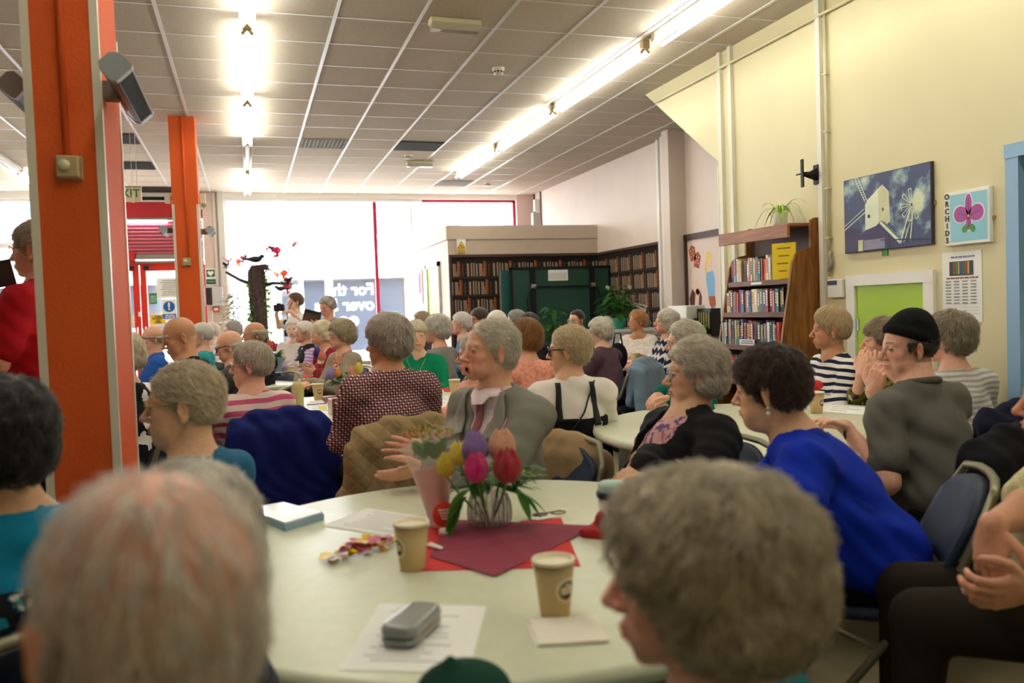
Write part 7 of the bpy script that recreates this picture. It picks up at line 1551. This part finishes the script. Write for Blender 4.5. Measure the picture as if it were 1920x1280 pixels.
for x in (-.2,.22): d_=MB().box(x-.19,x+.19,-.296,-.28,.05,.93,bev=.003).build('door',CW,t); MB().box(x+.12,x+.16,-.31,-.296,.8,.86).build('door_handle',mat('steel'),d_)
def lily(c,lab,n,r,L,w,pot,pm,seed,flowers=0):
    t=thing('potted_plant',lab,'plant',c); MB().lathe([(0,0),(pot*.7,0),(pot,pot*1.5),(pot*1.05,pot*1.6),(pot*.9,pot*1.6),(0,pot*1.4)],24).build('pot',pm,t); rr=random.Random(seed); m=MB(); s=MB()
    for k in range(n):
        a=rr.uniform(0,2*PI); u=rr.random(); b=(r*u*math.cos(a),r*u*math.sin(a),pot*1.5+L*rr.uniform(.2,1.1)*(1-.5*u)); s.tube([(0,0,pot*1.4),(b[0]*.6,b[1]*.6,b[2]*.9),b],.003,5); m.leaf(b,(math.cos(a),math.sin(a),rr.uniform(0,.7)),w*rr.uniform(.8,1.3),L*.55*rr.uniform(.7,1.2),.55,n=6)
    m.build('leaves',LF,t)['kind']='stuff'; s.build('stems',LF2,t)['kind']='stuff'
    for k in range(flowers): MB().leaf((r*.8*math.cos(k*2.2),r*.8*math.sin(k*2.2)-.02,pot*1.5+L*.9),(-.5,-.6,1),.03,.09,.1).build('flower',mat('lily_white','ece8c8',.5),t)
lily((4.62,9.98,1.02),'large peace lily in a teal pot on the pale cupboard',70,.20,.42,.035,.09,mat('pot_teal','3fae98',.4),5,2)
lily((3.98,10.7,0.62),'dark leafy plant standing before the green folded table',36,.18,.55,.035,.12,mat('pot_dark','2a2a2c',.5),6)
tag(MB().box(-.25,.25,-.2,.2,0,.62,bev=.005).build('plant_stand',CW,None,(3.98,10.7,0)),'low pale stand under the dark leafy plant','stand')
t=thing('wall_clock','small white clock leaning under the peace lily','clock',(4.42,9.93,1.02)); MB().lathe([(0,-.01),(.085,-.01),(.09,0),(.085,.01),(0,.01)],28,M=Matrix.Translation((0,0,.09))@Matrix.Rotation(PI/2,4,'X')).build('case',WHT(),t); MB().box(-.003,.003,-.013,-.011,.09,.15).box(-.035,0,-.013,-.011,.087,.093).build('hands',BKF,t)
t=thing('papers_rack','white sheets of paper propped behind the peace lily','paper',(4.95,10.15,1.02)); MB().box(-.10,.10,0,.004,0,.32,M=Matrix.Rotation(.2,4,'Y')).build('sheet',PAP,t)
t=thing('grey_bag','crumpled grey plastic bag on the pale cupboard','bag',(4.98,9.98,1.02)); f=Field(bands(-.13,.13,.012),bands(-.1,.1,.012),bands(-.01,.2,.012)); f.ell((0,0,.06),(.10,.07,.06),.03); f.cap((0,0,.09),(.05,0,.15),.04,.02,.03); f.displace(lambda x,y,z:.009*np.sin(x*80+4*np.sin(z*60))*np.sin(y*70+z*40)); V,Q=f.mesh(); npmesh('bag',V,Q,mat('bag_grey','8d9196',.3),parent=t)
tag(MB().box(4.85,5.2,9.05,9.27,0,1.058,bev=.004).build('narrow_cupboard',CW),'narrow pale cupboard under the small beach picture','cabinet')
t=thing('beach_picture','small unframed beach picture standing by the pilaster','picture',(4.98,9.15,1.06),-.35); MB().box(-.16,.16,0,.015,0,.17,bev=.002).build('canvas',mat('beach_sand','e6d6c0',.6,noise=.15,nscale=30),t); MB().box(-.155,.155,-.002,0,.12,.165).build('sea_band',mat('beach_sea','6fb4d4',.5),t); MB().box(-.1,-.03,-.003,0,.04,.11).build('yellow_patch',mat('beach_yellow','e0b83a',.5),t)
t=thing('storage_shelf','dark low shelf unit behind the bookcase','shelf',(4.82,8.5,0)); MB().box(-.3,.4,-.6,.7,.93,.96).box(-.3,.4,-.6,-.57,0,.93).box(-.3,.4,.67,.7,0,.93).box(-.3,.4,-.6,.7,.5,.53).build('carcass',mat('shelf_dark','3a2a28',.5),t); MB().box(-.25,.2,-.4,.4,.535,.80).build('red_boxes',mat('shelf_red','a83240',.6),t)
t=thing('paper_trimmer_box','white box machine with a dark band beside the mural','machine',(4.80,8.55,.96)); MB().box(-.12,.12,-.22,.22,0,.16,bev=.008).box(-.12,.12,-.22,.22,.19,.34,bev=.008).build('case',WHT(),t); MB().box(-.11,.11,-.21,.21,.155,.195).build('band',mat('band_dark','3c3a44',.4),t); MB().box(-.125,-.12,-.01,.01,.02,.27).build('cord',BKF,t); MB().ball((-.13,-.05,.08),.022,8).build('tag',mat('tag_lime','a8b83a',.5),t)
t=thing('green_basket','bright green plastic basket on the dark shelf','basket',(4.66,8.12,.961)); m=MB()
for z in (0,.03,.06,.09,.115):
    r=1+.15*z/.115; m.tube([(-.07*r,-.10*r,z+.004),(.07*r,-.10*r,z+.004),(.07*r,.10*r,z+.004),(-.07*r,.10*r,z+.004)],.005,6,closed=True)
for k in range(9):
    y=-.1+.2*k/8
    for x in (-.07,.07): m.box(x-.004,x+.004,y-.006,y+.006,0,.118)
for k in range(6):
    x=-.07+.14*k/5
    for y in (-.1,.1): m.box(x-.006,x+.006,y-.004,y+.004,0,.118)
m.box(-.07,.07,-.1,.1,0,.004); m.build('mesh_wall',mat('basket_green','6cc81e',.4),t)
tag(MB().ball((0,0,.07),(.05,.07,.055),8).build('paper_bundle',mat('bundle','c8c4c8',.6,noise=.4,nscale=50),None,(4.66,8.12,.975)),'crumpled white and grey wrappers in the green basket','wrappers')
t=thing('display_rack','black wire rack with labels behind the green basket','rack',(4.86,8.15,.961)); m=MB(); m.box(-.06,.08,-.14,.16,0,.30,bev=.004); m.build('back_box',BKF,t); m=MB()
for k in range(5): m.box(-.075,-.065,-.12+.05*k,-.10+.05*k,.08+.02*k,.26)
m.build('labels',mat('rack_label','8a8a50',.6),t)
t=thing('black_bag','black bag with a white patch hanging behind the plum cardigan','bag',(3.496,7.601)+(0,)); f=Field(bands(-.14,.14,.014),bands(-.1,.1,.014),bands(.6,1.05,.014)); f.ell((0,0,.82),(.10,.06,.14),.03); V,Q=f.mesh(); npmesh('bag',V,Q,cloth('bag_black','plain',('141417',)),parent=t)
for o_ in (t,): MB().tube([(0,0,.7),(0,0,.01)],.012,6).lathe([(.12,0),(.1,.015),(0,.02)],16).tube([(-.05,0,.93),(-.03,0,1.05),(.03,0,1.05),(.05,0,.93)],.008,6).build('stand',BKF,t)
# ================= window display =================
TX,TY=.165,13.0
t=thing('tree_sculpture','papier mache tree trunk with ivy standing in the shop window','sculpture',(TX,TY,0)); BRK=mat('bark','5a4a48',.9,noise=.4,nscale=25,bump=1,bscale=30)
f=Field(bands(-.25,.25,.016),bands(-.25,.25,.016),bands(0,2.15,.03)); f.cap((0,0,.05),(0,0,1.0),.13,.115,.03); f.cap((0,0,1.0),(-.01,0,1.98),.115,.120,.03); f.displace(lambda x,y,z:.014*np.sin(np.arctan2(y,x)*9+3*np.sin(z*4))); V,Q=f.mesh(); npmesh('trunk',V,Q,BRK,parent=t)
MB().tube([(-.08,0,1.83),(-.25,-.02,1.90),(-.44,-.04,2.02)],[.032,.024,.018],8).tube([(.08,0,1.80),(.22,-.02,1.84),(.42,-.02,1.83)],[.032,.024,.018],8).build('branch',mat('branch_purple','4a3f55',.8),t)
m=MB(); rr=random.Random(6)
for k in range(260):
    sd=rr.choice((-1,1)); z=rr.uniform(.45,1.95); a=(PI*1.0 if sd<0 else 0)+rr.uniform(-.55,.35)*(1 if sd>0 else -1); m.leaf((.135*math.cos(a),.135*math.sin(a)-.03,z),(rr.uniform(-1,1),-.6,rr.uniform(-.4,.6)),.03,.065,.3)
m.build('ivy_leaves',leafy(mat('ivy','7cb03c',.5,noise=.3,nscale=20)),t)['kind']='stuff'
m=MB()
for k in range(90):
    a=rr.uniform(0,2*PI); q=rr.uniform(.07,.13); m.tube([(.05+q*math.cos(a),q*math.sin(a),2.05+rr.uniform(0,.08)),(.05+q*math.cos(a+1),q*math.sin(a+1),2.04+rr.uniform(0,.08)),(.05+q*1.4*math.cos(a+1.6),q*1.4*math.sin(a+1.6),2.04+rr.uniform(-.05,.08))],.006,4)
tag(m.build('twig_nest',mat('twig','5f4c46',.9),None,(TX,TY,0)),'round twig nest resting on top of the tree sculpture','nest')['kind']='stuff'
def bird(c,rz,lab,col,s=1):
    t=thing('toy_bird',lab,'bird',c,rz); f=Field(bands(-.2*s,.2*s,.012*s),bands(-.1*s,.1*s,.012*s),bands(-.1*s,.14*s,.012*s)); f.ell((0,0,0),(.075*s,.04*s,.04*s),.02); f.ell((.075*s,0,.035*s),(.03*s,.026*s,.026*s),.02); f.cap((-.05*s,0,0),(-.15*s,0,.005*s),.024*s,.012*s,.02); f.cap((.095*s,0,.036*s),(.13*s,0,.032*s),.01*s,.004*s,.008); V,Q=f.mesh(); npmesh('body',V,Q,mat('bird_'+col,col,.6),parent=t); MB().tube([(0,-.01,-.03*s),(0,-.01,-.07*s)],.003,5).tube([(.015,.01,-.03*s),(.015,.01,-.07*s)],.003,5).build('leg',mat('bird_leg','4a3a2a',.6),t)
bird(WPX(479,486,12.44),0,'black toy bird perched above the nest on the tree sculpture','202238',1.25)
bird(WPX(526,541,12.3),PI,'dark toy bird hanging under the right hand branch','2c2c34',.8)
def butterfly(p,lab,col,s=1.,rz=0,grp='paper butterflies around the tree sculpture'):
    t=thing('paper_butterfly',lab,'butterfly',p,rz,grp); m=MB(); s*=1.55
    for q in (-1,1): m.leaf((0,0,.0),(q*.8,-.2,.9),.03*s,.08*s,.05,n=4).leaf((0,0,0),(q*.8,-.2,-.3),.022*s,.055*s,.05,n=4)
    m.build('wing',leafy(mat('wing_'+col,col,.6)),t); MB().tube([(0,-.004,-.03*s),(0,-.004,.03*s)],.005*s,6).build('body',mat('wing_body','2c2022',.6),t)
    zc=CZ-p[2]; MB().tube([(0,0,0),(0,0,zc)],.0008,3).build('thread',WHT(),t)
butterfly(WPX(485,565,12.8),'orange butterfly on the front of the ivy trunk','f0a21e',1.3)
for i,(x,y,c_,nm,s) in enumerate(((428,493,'b03a5a','crimson',1.1),(424,500,'3a2c4a','dark violet',.8),(447,495,'f07a4a','orange',.9),(456,488,'a82a5a','magenta',.9),(462,482,'8a1f50','plum',.8),(500,470,'f0704a','coral',1.0),(510,469,'6a2a5a','purple',.8),(520,477,'b0284a','cherry',1.3),(550,463,'c06a70','dusty pink',.9),(542,508,'d05a6a','rose',.9),(520,519,'f0b0a0','pale pink',1.0),(532,519,'f06a3a','bright orange',1.2),(540,530,'4a2234','maroon',1.1),(546,536,'3c2030','dark brown',1.0),(537,538,'d8486a','hot pink',1.0),(539,545,'e0403a','scarlet',1.1))):
    butterfly(WPX(x,y,12.6),'%s paper butterfly hanging near the tree sculpture'%nm,c_,s,i*.7)
t=thing('flowering_shrub','bushy variegated white and green shrub by the pink pillar','shrub',(-.18,13.0,0)); m=MB(); m2=MB(); rr=random.Random(9)
for k in range(900):
    a=rr.uniform(0,2*PI); th=rr.random()**.5; z=.75+.95*rr.random(); R=.34*math.sin(PI*min(1,(z-.6)/1.25))*th; (m if rr.random()<.5 else m2).leaf((R*math.cos(a),R*math.sin(a),z),(math.cos(a),math.sin(a),rr.uniform(-.3,.6)),.016,.06,.3,n=3)
m.build('green_leaves',mat('shrub_green','4c7030',.5,noise=.3),t)['kind']='stuff'; m2.build('white_flowers',mat('shrub_white','9aa884',.6),t)['kind']='stuff'; MB().tube([(0,0,0),(.02,0,.8),(0,0,1.3)],.02,8).lathe([(0,0),(.16,0),(.2,.3),(0,.3)],20).build('pot_and_stem',BRK,t)
lily((2.42,14.5,.98),'bright yellow green plant on the window ledge beside the red mullion',26,.14,.30,.04,.07,mat('pot_white','e0e0dc',.4),14)
t=thing('window_ledge_table','low white table under the plant by the red mullion','table',(2.42,14.5,0)); MB().box(-.4,.4,-.25,.25,.94,.98).build('table_top',WHT(),t)
for x in (-.35,.35):
    for y in (-.2,.2): MB().box(x-.02,x+.02,y-.02,y+.02,0,.94).build('leg',WHT(),t)
_b=bpy.data.objects['toy_bird.001']; MB().tube([(.0,0,.03),(0,0,CZ-_b.location.z)],.0015,4).build('thread',WHT(),_b)
